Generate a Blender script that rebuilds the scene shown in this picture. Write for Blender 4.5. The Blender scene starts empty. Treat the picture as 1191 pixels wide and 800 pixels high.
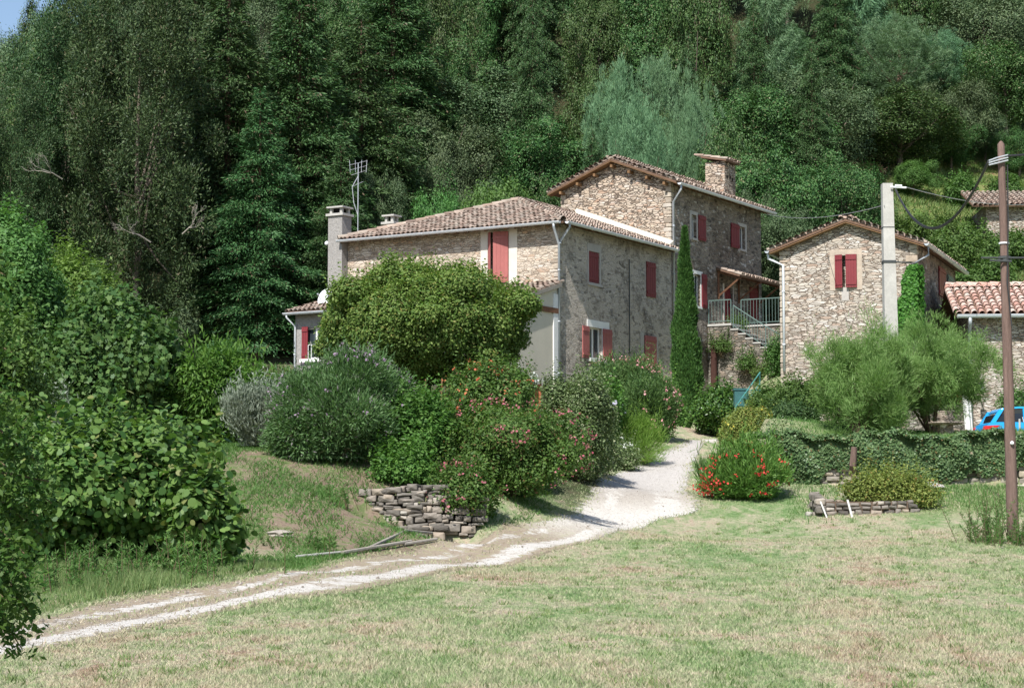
import bpy, math, random
import numpy as np
from mathutils import Vector, Matrix
random.seed(7); RNG = np.random.default_rng(7)
SC = bpy.context.scene
COL = SC.collection
R = math.radians

# ------------------------------------------------------------------ camera model (reference frame 1191 x 800)
F = 2394.0; TH = math.atan(205.0 / F); CT, ST = math.cos(TH), math.sin(TH)
EYE = Vector((0.0, 0.0, 1.6))
def ray(px, py):
    dx, dy = (px - 595.5) / F, (400 - py) / F
    return Vector((dx, CT - dy * ST, ST + dy * CT))
def at(px, py, d):
    r = ray(px, py); return EYE + r * (d / r.y)
def zat(py, d): return at(595.5, py, d).z
def xat(px, d): return (px - 595.5) / F * d / CT

# ------------------------------------------------------------------ materials
def newmat(name):
    m = bpy.data.materials.new(name); m.use_nodes = True
    nt = m.node_tree; nt.nodes.clear()
    out = nt.nodes.new('ShaderNodeOutputMaterial')
    return m, nt, out
def N(nt, t, **kw):
    n = nt.nodes.new(t)
    for k, v in kw.items():
        if k == 'inp':
            for kk, vv in v.items(): n.inputs[kk].default_value = vv
        else: setattr(n, k, v)
    return n
def L(nt, a, b): nt.links.new(a, b)
def c4(c): return (c[0], c[1], c[2], 1.0)
def ramp(nt, fac, stops, interp='LINEAR'):
    n = N(nt, 'ShaderNodeValToRGB'); cr = n.color_ramp; cr.interpolation = interp
    while len(cr.elements) < len(stops): cr.elements.new(0.5)
    for e, (p, c) in zip(cr.elements, stops): e.position = p; e.color = c4(c) if len(c) == 3 else c
    if fac is not None: L(nt, fac, n.inputs[0])
    return n.outputs[0]
def mixc(nt, fac, a, b, mode='MIX'):
    n = N(nt, 'ShaderNodeMix', data_type='RGBA', blend_type=mode)
    for i, v in ((0, fac), (6, a), (7, b)):
        if hasattr(v, 'is_output'): L(nt, v, n.inputs[i])
        else: n.inputs[i].default_value = (c4(v) if isinstance(v, tuple) else v)
    return n.outputs[2]
def mth(nt, op, a, b=None, c=None, clamp=False):
    n = N(nt, 'ShaderNodeMath', operation=op, use_clamp=clamp)
    for i, v in enumerate((a, b, c)):
        if v is None: continue
        if hasattr(v, 'is_output'): L(nt, v, n.inputs[i])
        else: n.inputs[i].default_value = v
    return n.outputs[0]
def sstep(nt, v, lo, hi):
    n = N(nt, 'ShaderNodeMapRange', interpolation_type='SMOOTHSTEP')
    L(nt, v, n.inputs[0]); n.inputs[1].default_value = lo; n.inputs[2].default_value = hi
    return n.outputs[0]
def noise(nt, vec, scale, detail=4, rough=.55, dist=0.0):
    n = N(nt, 'ShaderNodeTexNoise', inp={'Scale': scale, 'Detail': detail, 'Roughness': rough, 'Distortion': dist})
    if vec is not None: L(nt, vec, n.inputs['Vector'])
    return n
def objco(nt, scale=(1, 1, 1)):
    t = N(nt, 'ShaderNodeTexCoord'); m = N(nt, 'ShaderNodeMapping'); m.inputs['Scale'].default_value = scale
    L(nt, t.outputs['Object'], m.inputs[0]); return m.outputs[0]
def pbsdf(nt, out, col, rough=.8, spec=.3, metal=0.0, bump=None, bstr=.5, bdist=.02):
    p = N(nt, 'ShaderNodeBsdfPrincipled')
    if hasattr(col, 'is_output'): L(nt, col, p.inputs['Base Color'])
    else: p.inputs['Base Color'].default_value = c4(col)
    if hasattr(rough, 'is_output'): L(nt, rough, p.inputs['Roughness'])
    else: p.inputs['Roughness'].default_value = rough
    p.inputs['Specular IOR Level'].default_value = spec; p.inputs['Metallic'].default_value = metal
    if bump is not None:
        b = N(nt, 'ShaderNodeBump', inp={'Strength': bstr, 'Distance': bdist}); L(nt, bump, b.inputs['Height'])
        L(nt, b.outputs[0], p.inputs['Normal'])
    L(nt, p.outputs[0], out.inputs[0]); return p

def stone_mat(name, cell=(3.0, 3.0, 7.5), palette=None, mortar=(.34, .29, .23), mwidth=.05, cover=0.0, covercol=(.3, .26, .21), bd=.06, stain=.5):
    m, nt, out = newmat(name)
    co = objco(nt)
    nz = noise(nt, co, 2.2, 3)
    off = N(nt, 'ShaderNodeVectorMath', operation='MULTIPLY_ADD'); L(nt, nz.outputs['Color'], off.inputs[0])
    off.inputs[1].default_value = (.55, .55, .16); L(nt, co, off.inputs[2])
    nz2 = noise(nt, co, 9, 3, .7); off2 = N(nt, 'ShaderNodeVectorMath', operation='MULTIPLY_ADD'); L(nt, nz2.outputs['Color'], off2.inputs[0]); off2.inputs[1].default_value = (.15, .15, .05); L(nt, off.outputs[0], off2.inputs[2]); off = off2
    mp = N(nt, 'ShaderNodeMapping'); mp.inputs['Scale'].default_value = cell; L(nt, off.outputs[0], mp.inputs[0])
    v = N(nt, 'ShaderNodeTexVoronoi', feature='F1'); L(nt, mp.outputs[0], v.inputs['Vector']); v.inputs['Scale'].default_value = 1; v.inputs['Randomness'].default_value = .95
    e = N(nt, 'ShaderNodeTexVoronoi', feature='DISTANCE_TO_EDGE'); L(nt, mp.outputs[0], e.inputs['Vector']); e.inputs['Scale'].default_value = 1; e.inputs['Randomness'].default_value = .95
    sep = N(nt, 'ShaderNodeSeparateColor'); L(nt, v.outputs['Color'], sep.inputs[0])
    palette = palette or [(0, (.20, .17, .14)), (.18, (.30, .25, .19)), (.36, (.42, .33, .24)), (.52, (.36, .31, .26)), (.66, (.50, .42, .33)), (.8, (.33, .22, .15)), (.9, (.55, .49, .42)), (1, (.40, .27, .18))]
    col = ramp(nt, sep.outputs[0], palette)
    fine = noise(nt, co, 22, 4, .65)
    col = mixc(nt, .35, col, ramp(nt, fine.outputs[0], [(.3, (.28, .26, .24)), (.7, (1, .98, .94))]), 'MULTIPLY')
    mm = sstep(nt, e.outputs['Distance'], mwidth * .3, mwidth * 1.6)
    col = mixc(nt, mm, mortar, col)
    big = noise(nt, co, .55, 5, .6)
    st = sstep(nt, big.outputs[0], .42, .68)
    col = mixc(nt, mth(nt, 'MULTIPLY', st, stain), col, mixc(nt, 1.0, col, (.52, .47, .42), 'MULTIPLY'))
    if cover > 0:
        cn = noise(nt, co, 1.3, 6, .7)
        cf = sstep(nt, cn.outputs[0], .62 - cover * .35, .70 - cover * .25)
        keep = mth(nt, 'GREATER_THAN', sep.outputs[1], .22)
        cf = mth(nt, 'MULTIPLY', cf, mth(nt, 'MULTIPLY_ADD', keep, .75, .2))
        col = mixc(nt, cf, col, mixc(nt, .4, covercol, ramp(nt, fine.outputs[0], [(.35, (.5, .5, .5)), (.65, (1, 1, 1))]), 'MULTIPLY'))
    hs_ = N(nt, 'ShaderNodeHueSaturation', inp={'Saturation': .84}); L(nt, col, hs_.inputs['Color']); col = hs_.outputs[0]
    h = mth(nt, 'MULTIPLY_ADD', fine.outputs[0], .25, mth(nt, 'MULTIPLY', mm, mth(nt, 'MULTIPLY_ADD', sep.outputs[2], .8, .5)))
    if cover > 0: h = mth(nt, 'MULTIPLY', h, mth(nt, 'MULTIPLY_ADD', cf, -.6, 1.0))
    pbsdf(nt, out, col, .93, .12, bump=h, bstr=1.0, bdist=bd)
    return m

def plain(name, col, rough=.8, spec=.25, metal=0.0, var=.25, vscale=6, bd=.01, bstr=.4, grain=(1, 1, 1)):
    m, nt, out = newmat(name); co = objco(nt, grain)
    a = noise(nt, co, vscale, 5, .6); b = noise(nt, co, vscale * 9, 3, .6)
    f = mth(nt, 'MULTIPLY_ADD', b.outputs[0], .4, mth(nt, 'MULTIPLY', a.outputs[0], .6))
    c = ramp(nt, f, [(.3, tuple(x * (1 - var) for x in col)), (.7, tuple(min(1, x * (1 + var)) for x in col))])
    pbsdf(nt, out, c, rough, spec, metal, bump=f, bstr=bstr, bdist=bd); return m

def island_mat(name, stops, rough=.9, spec=.12, vscale=9, bd=.01, mul=.4):
    m, nt, out = newmat(name); co = objco(nt)
    g = N(nt, 'ShaderNodeNewGeometry'); c = ramp(nt, g.outputs['Random Per Island'], stops)
    a = noise(nt, co, vscale, 5, .65)
    c = mixc(nt, mul, c, ramp(nt, a.outputs[0], [(.35, (.35, .34, .3)), (.65, (1, 1, 1))]), 'MULTIPLY')
    pbsdf(nt, out, c, rough, spec, bump=a.outputs[0], bstr=.6, bdist=bd); return m

def leaf_mat(name, a, b, trans=.3, rough=.55, c=None, spec=.25, objvar=.3):
    """a, b: two leaf colours; each leaf picks its own between them (and rarely c)"""
    m, nt, out = newmat(name)
    g = N(nt, 'ShaderNodeNewGeometry'); oi = N(nt, 'ShaderNodeObjectInfo')
    stops = [(0, a), (.85, b)] + ([(.94, b), (.97, c)] if c else [])
    col = ramp(nt, g.outputs['Random Per Island'], stops)
    co = objco(nt)
    cl = noise(nt, co, 1.1, 2, .5)
    col = mixc(nt, .55, col, ramp(nt, cl.outputs[0], [(.35, (.62, .66, .6)), (.65, (1.0, 1.0, 1.0))]), 'MULTIPLY')
    if objvar:
        hv = N(nt, 'ShaderNodeHueSaturation'); L(nt, col, hv.inputs['Color'])
        L(nt, mth(nt, 'MULTIPLY_ADD', oi.outputs['Random'], .05, .475), hv.inputs['Hue'])
        L(nt, mth(nt, 'MULTIPLY_ADD', oi.outputs['Random'], objvar, 1 - objvar * .5), hv.inputs['Value'])
        col = hv.outputs[0]
    p = N(nt, 'ShaderNodeBsdfPrincipled'); L(nt, col, p.inputs['Base Color'])
    p.inputs['Roughness'].default_value = rough; p.inputs['Specular IOR Level'].default_value = spec
    t = N(nt, 'ShaderNodeBsdfTranslucent'); L(nt, mixc(nt, 1.0, col, (1.1, 1.25, .65), 'MULTIPLY'), t.inputs[0])
    mx = N(nt, 'ShaderNodeMixShader'); mx.inputs[0].default_value = trans
    L(nt, p.outputs[0], mx.inputs[1]); L(nt, t.outputs[0], mx.inputs[2]); L(nt, mx.outputs[0], out.inputs[0])
    return m

M = {}
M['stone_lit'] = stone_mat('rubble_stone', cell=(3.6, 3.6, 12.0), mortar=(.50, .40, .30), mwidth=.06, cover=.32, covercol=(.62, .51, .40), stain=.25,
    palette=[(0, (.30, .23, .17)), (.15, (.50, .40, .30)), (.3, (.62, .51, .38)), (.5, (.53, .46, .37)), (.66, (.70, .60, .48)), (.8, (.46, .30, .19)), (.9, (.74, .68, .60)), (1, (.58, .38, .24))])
M['stone_tower'] = stone_mat('tower_stone', cell=(4.3, 4.3, 13.5), mortar=(.16, .12, .09), mwidth=.07, bd=.08, stain=.15,
    palette=[(0, (.28, .21, .15)), (.15, (.48, .37, .27)), (.3, (.60, .47, .34)), (.5, (.50, .42, .33)), (.66, (.68, .56, .43)), (.8, (.44, .27, .17)), (.9, (.72, .64, .55)), (1, (.54, .33, .2))])
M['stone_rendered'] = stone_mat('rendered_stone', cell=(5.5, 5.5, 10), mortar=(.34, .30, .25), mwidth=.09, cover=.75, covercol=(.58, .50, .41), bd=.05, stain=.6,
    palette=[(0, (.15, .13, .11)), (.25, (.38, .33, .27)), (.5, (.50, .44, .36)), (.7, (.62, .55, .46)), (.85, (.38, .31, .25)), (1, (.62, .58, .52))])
M['stone_dark'] = stone_mat('dark_and_shaded_stone', cell=(4.0, 4.0, 8.5), mortar=(.34, .28, .22), mwidth=.08, cover=.25, covercol=(.42, .35, .28), bd=.07, stain=.7,
    palette=[(0, (.12, .10, .085)), (.25, (.22, .18, .145)), (.5, (.34, .28, .22)), (.7, (.42, .35, .27)), (.86, (.29, .21, .16)), (.93, (.52, .48, .43)), (1, (.6, .57, .52))])  # shade of the unlit walls put into the colour; table and pot share it
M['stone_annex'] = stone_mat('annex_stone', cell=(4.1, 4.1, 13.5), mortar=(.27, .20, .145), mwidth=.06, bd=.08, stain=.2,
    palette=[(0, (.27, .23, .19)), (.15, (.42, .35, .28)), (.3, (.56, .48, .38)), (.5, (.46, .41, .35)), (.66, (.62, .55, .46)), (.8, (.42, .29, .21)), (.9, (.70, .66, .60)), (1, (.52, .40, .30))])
M['stone_grey'] = stone_mat('stairway_stone', cell=(3.8, 3.8, 12), mortar=(.16, .14, .11), mwidth=.08, bd=.09, stain=.5,
    palette=[(0, (.14, .125, .10)), (.25, (.24, .215, .17)), (.5, (.34, .30, .25)), (.7, (.29, .25, .20)), (.86, (.33, .24, .17)), (.93, (.45, .42, .37)), (1, (.25, .23, .19))])
M['dry_stone'] = island_mat('dry_stone', [(0, (.14, .125, .11)), (.3, (.26, .235, .20)), (.6, (.34, .30, .25)), (.8, (.42, .36, .28)), (1, (.50, .47, .42))], bd=.02, vscale=7)
M['dry_dark'] = island_mat('dark_dry_stone', [(0, (.09, .08, .07)), (.3, (.17, .155, .135)), (.6, (.26, .23, .20)), (.8, (.34, .28, .22)), (1, (.42, .40, .36))], bd=.03, vscale=9)
M['quoin'] = island_mat('corner_stones', [(0, (.30, .25, .20)), (.3, (.42, .36, .29)), (.6, (.50, .44, .36)), (.8, (.38, .30, .23)), (1, (.56, .52, .46))], bd=.03, vscale=8)
M['tiles'] = island_mat('canal_tiles', [(0, (.20, .15, .125)), (.2, (.32, .235, .19)), (.4, (.40, .30, .245)), (.6, (.36, .31, .26)), (.8, (.47, .37, .305)), (1, (.28, .23, .195))], vscale=3.0, mul=.5)
M['tiles_pink'] = island_mat('pink_tiles', [(0, (.44, .25, .20)), (.3, (.53, .34, .28)), (.6, (.60, .43, .37)), (.85, (.54, .46, .40)), (1, (.44, .27, .22))], vscale=5, mul=.3)
M['underlay'] = plain('roof_underlay', (.16, .10, .07), .9, .1)
M['eave_wood'] = plain('eave_planks', (.19, .11, .055), .75, .2, var=.4, vscale=4)
M['old_wood'] = plain('weathered_wood', (.17, .085, .05), .8, .2, var=.4, vscale=5)
M['grey_wood'] = plain('grey_weathered_wood', (.30, .27, .23), .85, .15, var=.35, vscale=8)
M['pole_wood'] = plain('creosoted_pole', (.155, .105, .088), .85, .12, var=.5, vscale=5, grain=(3, 3, .25), bd=.02, bstr=.8)
M['red_paint'] = plain('red_shutter_paint', (.32, .08, .07), .6, .3, var=.15, vscale=2)
M['dark_red'] = plain('deep_red_paint', (.19, .028, .034), .5, .35, var=.15, vscale=3)
M['brick_red'] = plain('faded_red_paint', (.34, .115, .105), .65, .25, var=.14, vscale=2)
M['white_paint'] = plain('white_paint', (.78, .77, .74), .6, .3, var=.08)
M['lime'] = plain('lime_plaster', (.60, .55, .48), .9, .1, var=.12, vscale=3)
M['greylime'] = plain('grey_surround', (.42, .39, .36), .9, .1, var=.15, vscale=3)
M['cream'] = plain('cream_render', (.60, .55, .45), .9, .1, var=.08, vscale=2)
M['tanlime'] = plain('tan_surround', (.42, .35, .28), .9, .1, var=.3, vscale=3)
M['roughcast'] = plain('grey_roughcast', (.30, .285, .27), .95, .08, var=.3, vscale=14, bd=.03, bstr=1)
M['concrete'] = plain('concrete', (.42, .405, .375), .9, .12, var=.22, vscale=3, bd=.01)
M['zinc'] = plain('zinc', (.42, .45, .48), .45, .4, .35, var=.12, vscale=3)
M['zinc_white'] = plain('painted_gutter', (.62, .65, .68), .5, .35, var=.1, vscale=3)
M['dark'] = plain('dark_interior', (.012, .012, .012), .9, .05)
M['iron'] = plain('dark_iron', (.05, .055, .055), .6, .3)
M['rail_grey'] = plain('pale_green_rail', (.12, .18, .16), .5, .35)
M['rail_teal'] = plain('teal_paint', (.06, .22, .20), .5, .35)
M['rail_dark'] = plain('dark_teal_paint', (.035, .11, .11), .5, .35)
M['rubber'] = plain('black_rubber', (.02, .02, .02), .7, .2)
M['cable'] = plain('black_cable', (.03, .03, .032), .5, .3)
M['wire'] = plain('aluminium_wire', (.45, .46, .48), .4, .4, .5)
M['porcelain'] = plain('pale_fitting', (.75, .77, .8), .35, .4)
M['terracotta'] = plain('terracotta', (.42, .14, .07), .8, .2)
M['bark'] = plain('grey_bark', (.15, .125, .10), .95, .08, var=.4, vscale=6, bd=.03, bstr=.8)
M['dead'] = plain('dead_wood', (.42, .38, .33), .9, .1, var=.2)
M['redbark'] = plain('pine_bark', (.17, .11, .085), .95, .08, var=.4, vscale=5, bd=.03, bstr=.8)
M['stem'] = plain('shrub_stems', (.13, .10, .06), .9, .1, var=.3)
M['car_paint'] = plain('blue_car_paint', (.015, .33, .72), .22, .5, .1, var=.03)
M['silver'] = plain('wheel_silver', (.6, .6, .62), .35, .5, .6, var=.05)
M['red_lens'] = plain('red_lens', (.55, .01, .015), .2, .5)
M['rust'] = plain('rust_brown', (.06, .028, .022), .8, .2, var=.4)
def glass_mat(name, col=(.03, .04, .045)):
    m, nt, out = newmat(name); pbsdf(nt, out, col, .06, .6); return m
M['glass'] = glass_mat('window_glass'); M['tinted'] = glass_mat('car_glass', (.012, .016, .02))

# ------------------------------------------------------------------ mesh helpers
class MB:
    def __init__(s): s.v = []; s.f = []
    def quad(s, a, b, c, d):
        n = len(s.v); s.v += [tuple(a), tuple(b), tuple(c), tuple(d)]; s.f.append((n, n + 1, n + 2, n + 3)); return s
    def poly(s, pts):
        n = len(s.v); s.v += [tuple(p) for p in pts]; s.f.append(tuple(range(n, n + len(pts)))); return s
    def hexa(s, p):     # 8 points: bottom 4 ccw then top 4
        n = len(s.v); s.v += [tuple(q) for q in p]
        for f in ((3, 2, 1, 0), (4, 5, 6, 7), (0, 1, 5, 4), (1, 2, 6, 5), (2, 3, 7, 6), (3, 0, 4, 7)): s.f.append(tuple(n + i for i in f))
        return s
    def box(s, c, size, rot=0.0, tilt=None):
        hx, hy, hz = size[0] / 2, size[1] / 2, size[2] / 2; m = Matrix.Rotation(rot, 3, 'Z')
        if tilt: m = m @ Matrix.Rotation(tilt[0], 3, 'X') @ Matrix.Rotation(tilt[1], 3, 'Y')
        c = Vector(c)
        return s.hexa([c + m @ Vector(q) for q in ((-hx, -hy, -hz), (hx, -hy, -hz), (hx, hy, -hz), (-hx, hy, -hz), (-hx, -hy, hz), (hx, -hy, hz), (hx, hy, hz), (-hx, hy, hz))])
    def tube(s, pts, rad, seg=8, cap=True):
        pts = [Vector(p) for p in pts]; n0 = len(s.v); k = len(pts)
        if not hasattr(rad, '__len__'): rad = [rad] * k
        ref = Vector((.31, .17, .93))
        for i, p in enumerate(pts):
            t = (pts[min(i + 1, k - 1)] - pts[max(i - 1, 0)]).normalized()
            if abs(t.dot(ref)) > .95: ref = Vector((1, .2, 0)).normalized()
            a = t.cross(ref).normalized(); b = t.cross(a)
            for j in range(seg):
                w = 2 * math.pi * j / seg; s.v.append(tuple(p + (a * math.cos(w) + b * math.sin(w)) * rad[i]))
        for i in range(k - 1):
            for j in range(seg):
                j2 = (j + 1) % seg; s.f.append((n0 + i * seg + j, n0 + i * seg + j2, n0 + (i + 1) * seg + j2, n0 + (i + 1) * seg + j))
        if cap:
            s.f.append(tuple(n0 + j for j in range(seg))[::-1]); s.f.append(tuple(n0 + (k - 1) * seg + j for j in range(seg)))
        return s
    def lathe(s, c, prof, seg=16):
        c = Vector(c); n0 = len(s.v)
        for r, z in prof:
            for j in range(seg):
                w = 2 * math.pi * j / seg; s.v.append((c.x + r * math.cos(w), c.y + r * math.sin(w), c.z + z))
        for i in range(len(prof) - 1):
            for j in range(seg):
                j2 = (j + 1) % seg; s.f.append((n0 + i * seg + j, n0 + i * seg + j2, n0 + (i + 1) * seg + j2, n0 + (i + 1) * seg + j))
        s.f.append(tuple(n0 + j for j in range(seg))[::-1]); s.f.append(tuple(n0 + (len(prof) - 1) * seg + j for j in range(seg)))
        return s
    def build(s, name, mat, parent=None, smooth=False, **props):
        me = bpy.data.meshes.new(name); off = Vector((0, 0, 0)); p = parent
        while p is not None: off += p.location; p = p.parent
        me.from_pydata([(v[0] - off.x, v[1] - off.y, v[2] - off.z) for v in s.v], [], s.f)
        if isinstance(mat, str): mat = M[mat]
        me.materials.append(mat); me.validate(); me.update()
        if smooth: me.polygons.foreach_set('use_smooth', [True] * len(me.polygons))
        return link(name, me, parent, **props)
def link(name, me, parent=None, **props):
    o = bpy.data.objects.new(name, me); COL.objects.link(o)
    if parent is not None: o.parent = parent
    for k, v in props.items():
        if v is not None: o[k] = v
    return o
def thing(name, loc, label, cat, group=None):
    o = bpy.data.objects.new(name, None); COL.objects.link(o); o.location = loc; o.empty_display_size = .3
    o['label'] = label; o['category'] = cat
    if group: o['group'] = group
    return o
def quads_mesh(name, V, k, mat):
    """V: (n, k, 3) array, one k-gon per row"""
    n = V.shape[0]; me = bpy.data.meshes.new(name)
    me.vertices.add(n * k); me.vertices.foreach_set('co', V.reshape(-1).astype(np.float32))
    me.loops.add(n * k); me.loops.foreach_set('vertex_index', np.arange(n * k, dtype=np.int32))
    me.polygons.add(n); me.polygons.foreach_set('loop_start', np.arange(0, n * k, k, dtype=np.int32))
    me.materials.append(M[mat] if isinstance(mat, str) else mat); me.update(calc_edges=True); return me

# ------------------------------------------------------------------ terrain
STEP = 1.1
CP = []
def cp(px, d, z): CP.append((xat(px, d), d, z))
for px in (-400, 0, 300, 600, 900, 1191, 1600):
    cp(px, 8, .23); cp(px, 15, .43); cp(px, 22, .63)
for px in (600, 900, 1191, 1600): cp(px, 30, .86)
for a in [(1172, 38, 1.2), (900, 38, 1.2), (760, 38, 1.22), (1500, 38, 1.25), (700, 43, 1.6), (650, 39, 1.32), (560, 34, 1.0), (1000, 44, 1.69), (820, 44, 1.6), (1500, 44, 1.8),
          (900, 49, 2.42), (1000, 49, 2.42), (1100, 49, 2.42), (1191, 49, 2.4), (1500, 49, 2.4),
          (1000, 52, 2.55), (1170, 52, 2.72), (1170, 64, 2.5), (1300, 60, 2.6), (1500, 60, 2.8), (950, 60, 3.1), (990, 69, 3.7), (1060, 66, 2.9), (1300, 68, 3.2),
          (870, 54, 3.25), (860, 62, 3.8), (300, 29, .93), (330, 38, 2.45), (485, 37.4, 1.5), (485, 40, 2.5), (400, 36, 1.9), (400, 31, 1.0), (485, 34, 1.1), (545, 37, 1.4), (590, 40, 1.95),
          (150, 27, 1.0), (0, 26, .8), (0, 32, 1.3), (150, 35, 1.9), (200, 45, 3.2), (330, 50, 3.6), (330, 60, 4.8), (330, 70, 5.8), (500, 52, 4.2), (500, 64, 5.2), (600, 48, 3.2), (600, 60, 4.8), (650, 71, 6.1),
          (760, 50, 2.33), (720, 54, 2.95), (690, 62, 4.5), (770, 68, 4.5), (790, 56, 3.12), (820, 64, 4.0), (795, 76, 4.84), (780, 79, 5.4), (830, 79, 5.3), (900, 78, 5.8), (900, 70, 4.2 ),
          (-300, 30, 1.2), (-300, 50, 3.2), (-200, 70, 5.5), (0, 60, 4.6), (100, 72, 6.2), (270, 85, 8.9), (100, 85, 8.2), (-200, 88, 8), (400, 85, 8.3), (600, 90, 9.5), (800, 95, 10.5), (1000, 84, 9.4), (1115, 82, 9.6), (1300, 82, 9.4),
          (-300, 100, 10), (0, 100, 13), (200, 100, 15.5), (600, 102, 16.5), (900, 102, 16.5), (1191, 97, 15), (1400, 98, 15.5), (1191, 112, 20.4), (300, 130, 33), (600, 130, 35), (900, 130, 35), (1191, 130, 30), (-300, 130, 15), (0, 130, 20), (1500, 130, 30),
          (0, 170, 16), (250, 170, 42), (-300, 170, 12), (600, 170, 58), (1191, 170, 54)]: cp(*a)
for x in (-170, 170): CP += [(x, -60, -.5), (x, 0, .3), (x, 50, 5), (x, 100, 17 if x > 0 else 10), (x, 170, 50 if x > 0 else 12), (x, 260, 88 if x > 0 else 18)]
CP += [(0, -60, -.6), (0, 260, 96), (0, -10, -.1)]
CPa = np.array(CP); K = len(CPa)
def _U(r2): return np.where(r2 < 1e-9, 0, .5 * r2 * np.log(np.maximum(r2, 1e-9)))
_S = 30.0
_X = CPa[:, :2] / _S
_A = _U(((_X[:, None] - _X[None]) ** 2).sum(-1)) + np.eye(K) * 2e-5
_P = np.hstack([np.ones((K, 1)), _X]); _Z = np.zeros((3, 3))
_W = np.linalg.solve(np.block([[_A, _P], [_P.T, _Z]]), np.concatenate([CPa[:, 2], np.zeros(3)]))
def _ss(x, a, b):
    t = np.clip((x - a) / (b - a), 0, 1); return t * t * (3 - 2 * t)
def H(x, y):
    x = np.asarray(x, float); y = np.asarray(y, float); sh = np.broadcast(x, y).shape
    q = np.stack([np.broadcast_to(x, sh).ravel(), np.broadcast_to(y, sh).ravel()], -1)
    out = np.empty(len(q))
    for i in range(0, len(q), 20000):
        s = q[i:i + 20000] / _S
        out[i:i + 20000] = _U(((s[:, None] - _X[None]) ** 2).sum(-1)) @ _W[:K] + _W[K] + s @ _W[K + 1:]
    X, Y = q[:, 0], q[:, 1]
    m = _ss(X / np.maximum(Y, 1), .112, .125) * _ss(Y, 49.3, 49.75) * (1 - _ss(Y, 76, 90))
    out += STEP * m
    xw = (X / np.maximum(Y, 1)) * F / CT + 595.5
    out -= .42 * _ss(xw, 380, 425) * (1 - _ss(xw, 548, 566)) * _ss(Y, 35.2, 36.8) * (1 - _ss(Y, 37.95, 38.2))
    out += .03 * np.sin(X * 1.3 + .7 * np.sin(Y * .9)) * np.sin(Y * .8 + 1.1 * np.sin(X * .6)) * _ss(Y, 5, 30)
    hill = _ss(Y, 84, 100); out += hill * (.5 * np.sin(X * .37 + 2 * np.sin(Y * .13)) + .4 * np.sin(Y * .6 + X * .2))
    return out.reshape(sh)
def h1(x, y): return float(H(x, y))
def ground_hit(px, py):
    r = ray(px, py); r = r / r.y; d = np.linspace(10, 130, 1200)
    z = 1.6 + r.z * d; g = H(r.x * d, d); k = np.argmax(g > z); d0 = d[k]
    return Vector((r.x * d0, d0, h1(r.x * d0, d0)))

# ------------------------------------------------------------------ ground sheet, path
def grid_lines(a, b, fine, lo, hi, g=1.12, cmax=8):
    v = list(np.arange(lo, hi, fine)); st = fine; x = hi
    while x < b: v.append(x); st = min(st * g, cmax); x += st
    v.append(b); st = fine; x = lo - fine; w = []
    while x > a: w.append(x); st = min(st * g, cmax); x -= st
    w.append(a); return np.array(w[::-1] + v)
gx = grid_lines(-260, 260, .33, -26, 30); gy = grid_lines(-120, 270, .30, 12, 92)
GX, GY = np.meshgrid(gx, gy); GZ = H(GX, GY)
nx, ny = len(gx), len(gy)
me = bpy.data.meshes.new('ground'); me.vertices.add(nx * ny)
me.vertices.foreach_set('co', np.stack([GX, GY, GZ], -1).reshape(-1).astype(np.float32))
ii = np.arange(nx * ny).reshape(ny, nx)
q = np.stack([ii[:-1, :-1], ii[:-1, 1:], ii[1:, 1:], ii[1:, :-1]], -1).reshape(-1)
me.loops.add(len(q)); me.loops.foreach_set('vertex_index', q.astype(np.int32))
me.polygons.add(len(q) // 4); me.polygons.foreach_set('loop_start', np.arange(0, len(q), 4, dtype=np.int32))
me.update(calc_edges=True); me.polygons.foreach_set('use_smooth', [True] * len(me.polygons))
# zone attribute: 0 lawn, 1 bare bank, 2 woodland floor
xr = GX / np.maximum(GY, 1)
bank = _ss(GY, 30.5, 33) * (1 - _ss(GY, 40, 43)) * (1 - _ss(xr, -.045, -.02))
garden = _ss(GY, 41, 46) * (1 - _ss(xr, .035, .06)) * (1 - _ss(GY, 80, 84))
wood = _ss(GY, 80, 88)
za = me.color_attributes.new('zone', 'FLOAT_COLOR', 'POINT')
rightslope = _ss(xr, .18, .2) * (1 - _ss(GY, 114, 122)) * _ss(GY, 84, 88)
lush = _ss(xr, .17, .2) * _ss(GY, 42.5, 45) * (1 - _ss(GY, 49, 49.5))
lush = np.maximum(lush, _ss(GY, 49.5, 52) * _ss(xr, .1, .13) * (1 - _ss(GY, 78, 82)) * .6)
lush = np.maximum(lush, (1 - _ss(xr, -.06, -.035)) * _ss(GY, 21.5 , 23) * (1 - _ss(GY, 30, 32)))
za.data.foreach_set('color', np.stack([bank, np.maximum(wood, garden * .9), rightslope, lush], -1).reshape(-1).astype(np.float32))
m, nt, out = newmat('meadow_ground')
co = objco(nt); at_ = N(nt, 'ShaderNodeVertexColor', layer_name='zone'); sep = N(nt, 'ShaderNodeSeparateColor'); L(nt, at_.outputs[0], sep.inputs[0])
def lawn_color(nt, co, dark=1.0):
    mp = N(nt, 'ShaderNodeMapping'); mp.inputs['Scale'].default_value = (1, .42, 1); L(nt, co, mp.inputs[0]); cs_ = mp.outputs[0]
    n1 = noise(nt, cs_, .42, 6, .68); n2 = noise(nt, cs_, 2.1, 5, .7, .8); n3 = noise(nt, co, 9, 4, .7)
    f = mth(nt, 'ADD', mth(nt, 'MULTIPLY', n1.outputs[0], .45), mth(nt, 'ADD', mth(nt, 'MULTIPLY', n2.outputs[0], .33), mth(nt, 'MULTIPLY', n3.outputs[0], .22)))
    s = [(.39, (.14, .26, .09)), (.45, (.26, .36, .16)), (.50, (.42, .43, .27)), (.545, (.58, .49, .37)), (.59, (.42, .28, .21))]
    return ramp(nt, f, [(p, tuple(x * dark for x in c)) for p, c in s]), f
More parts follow.
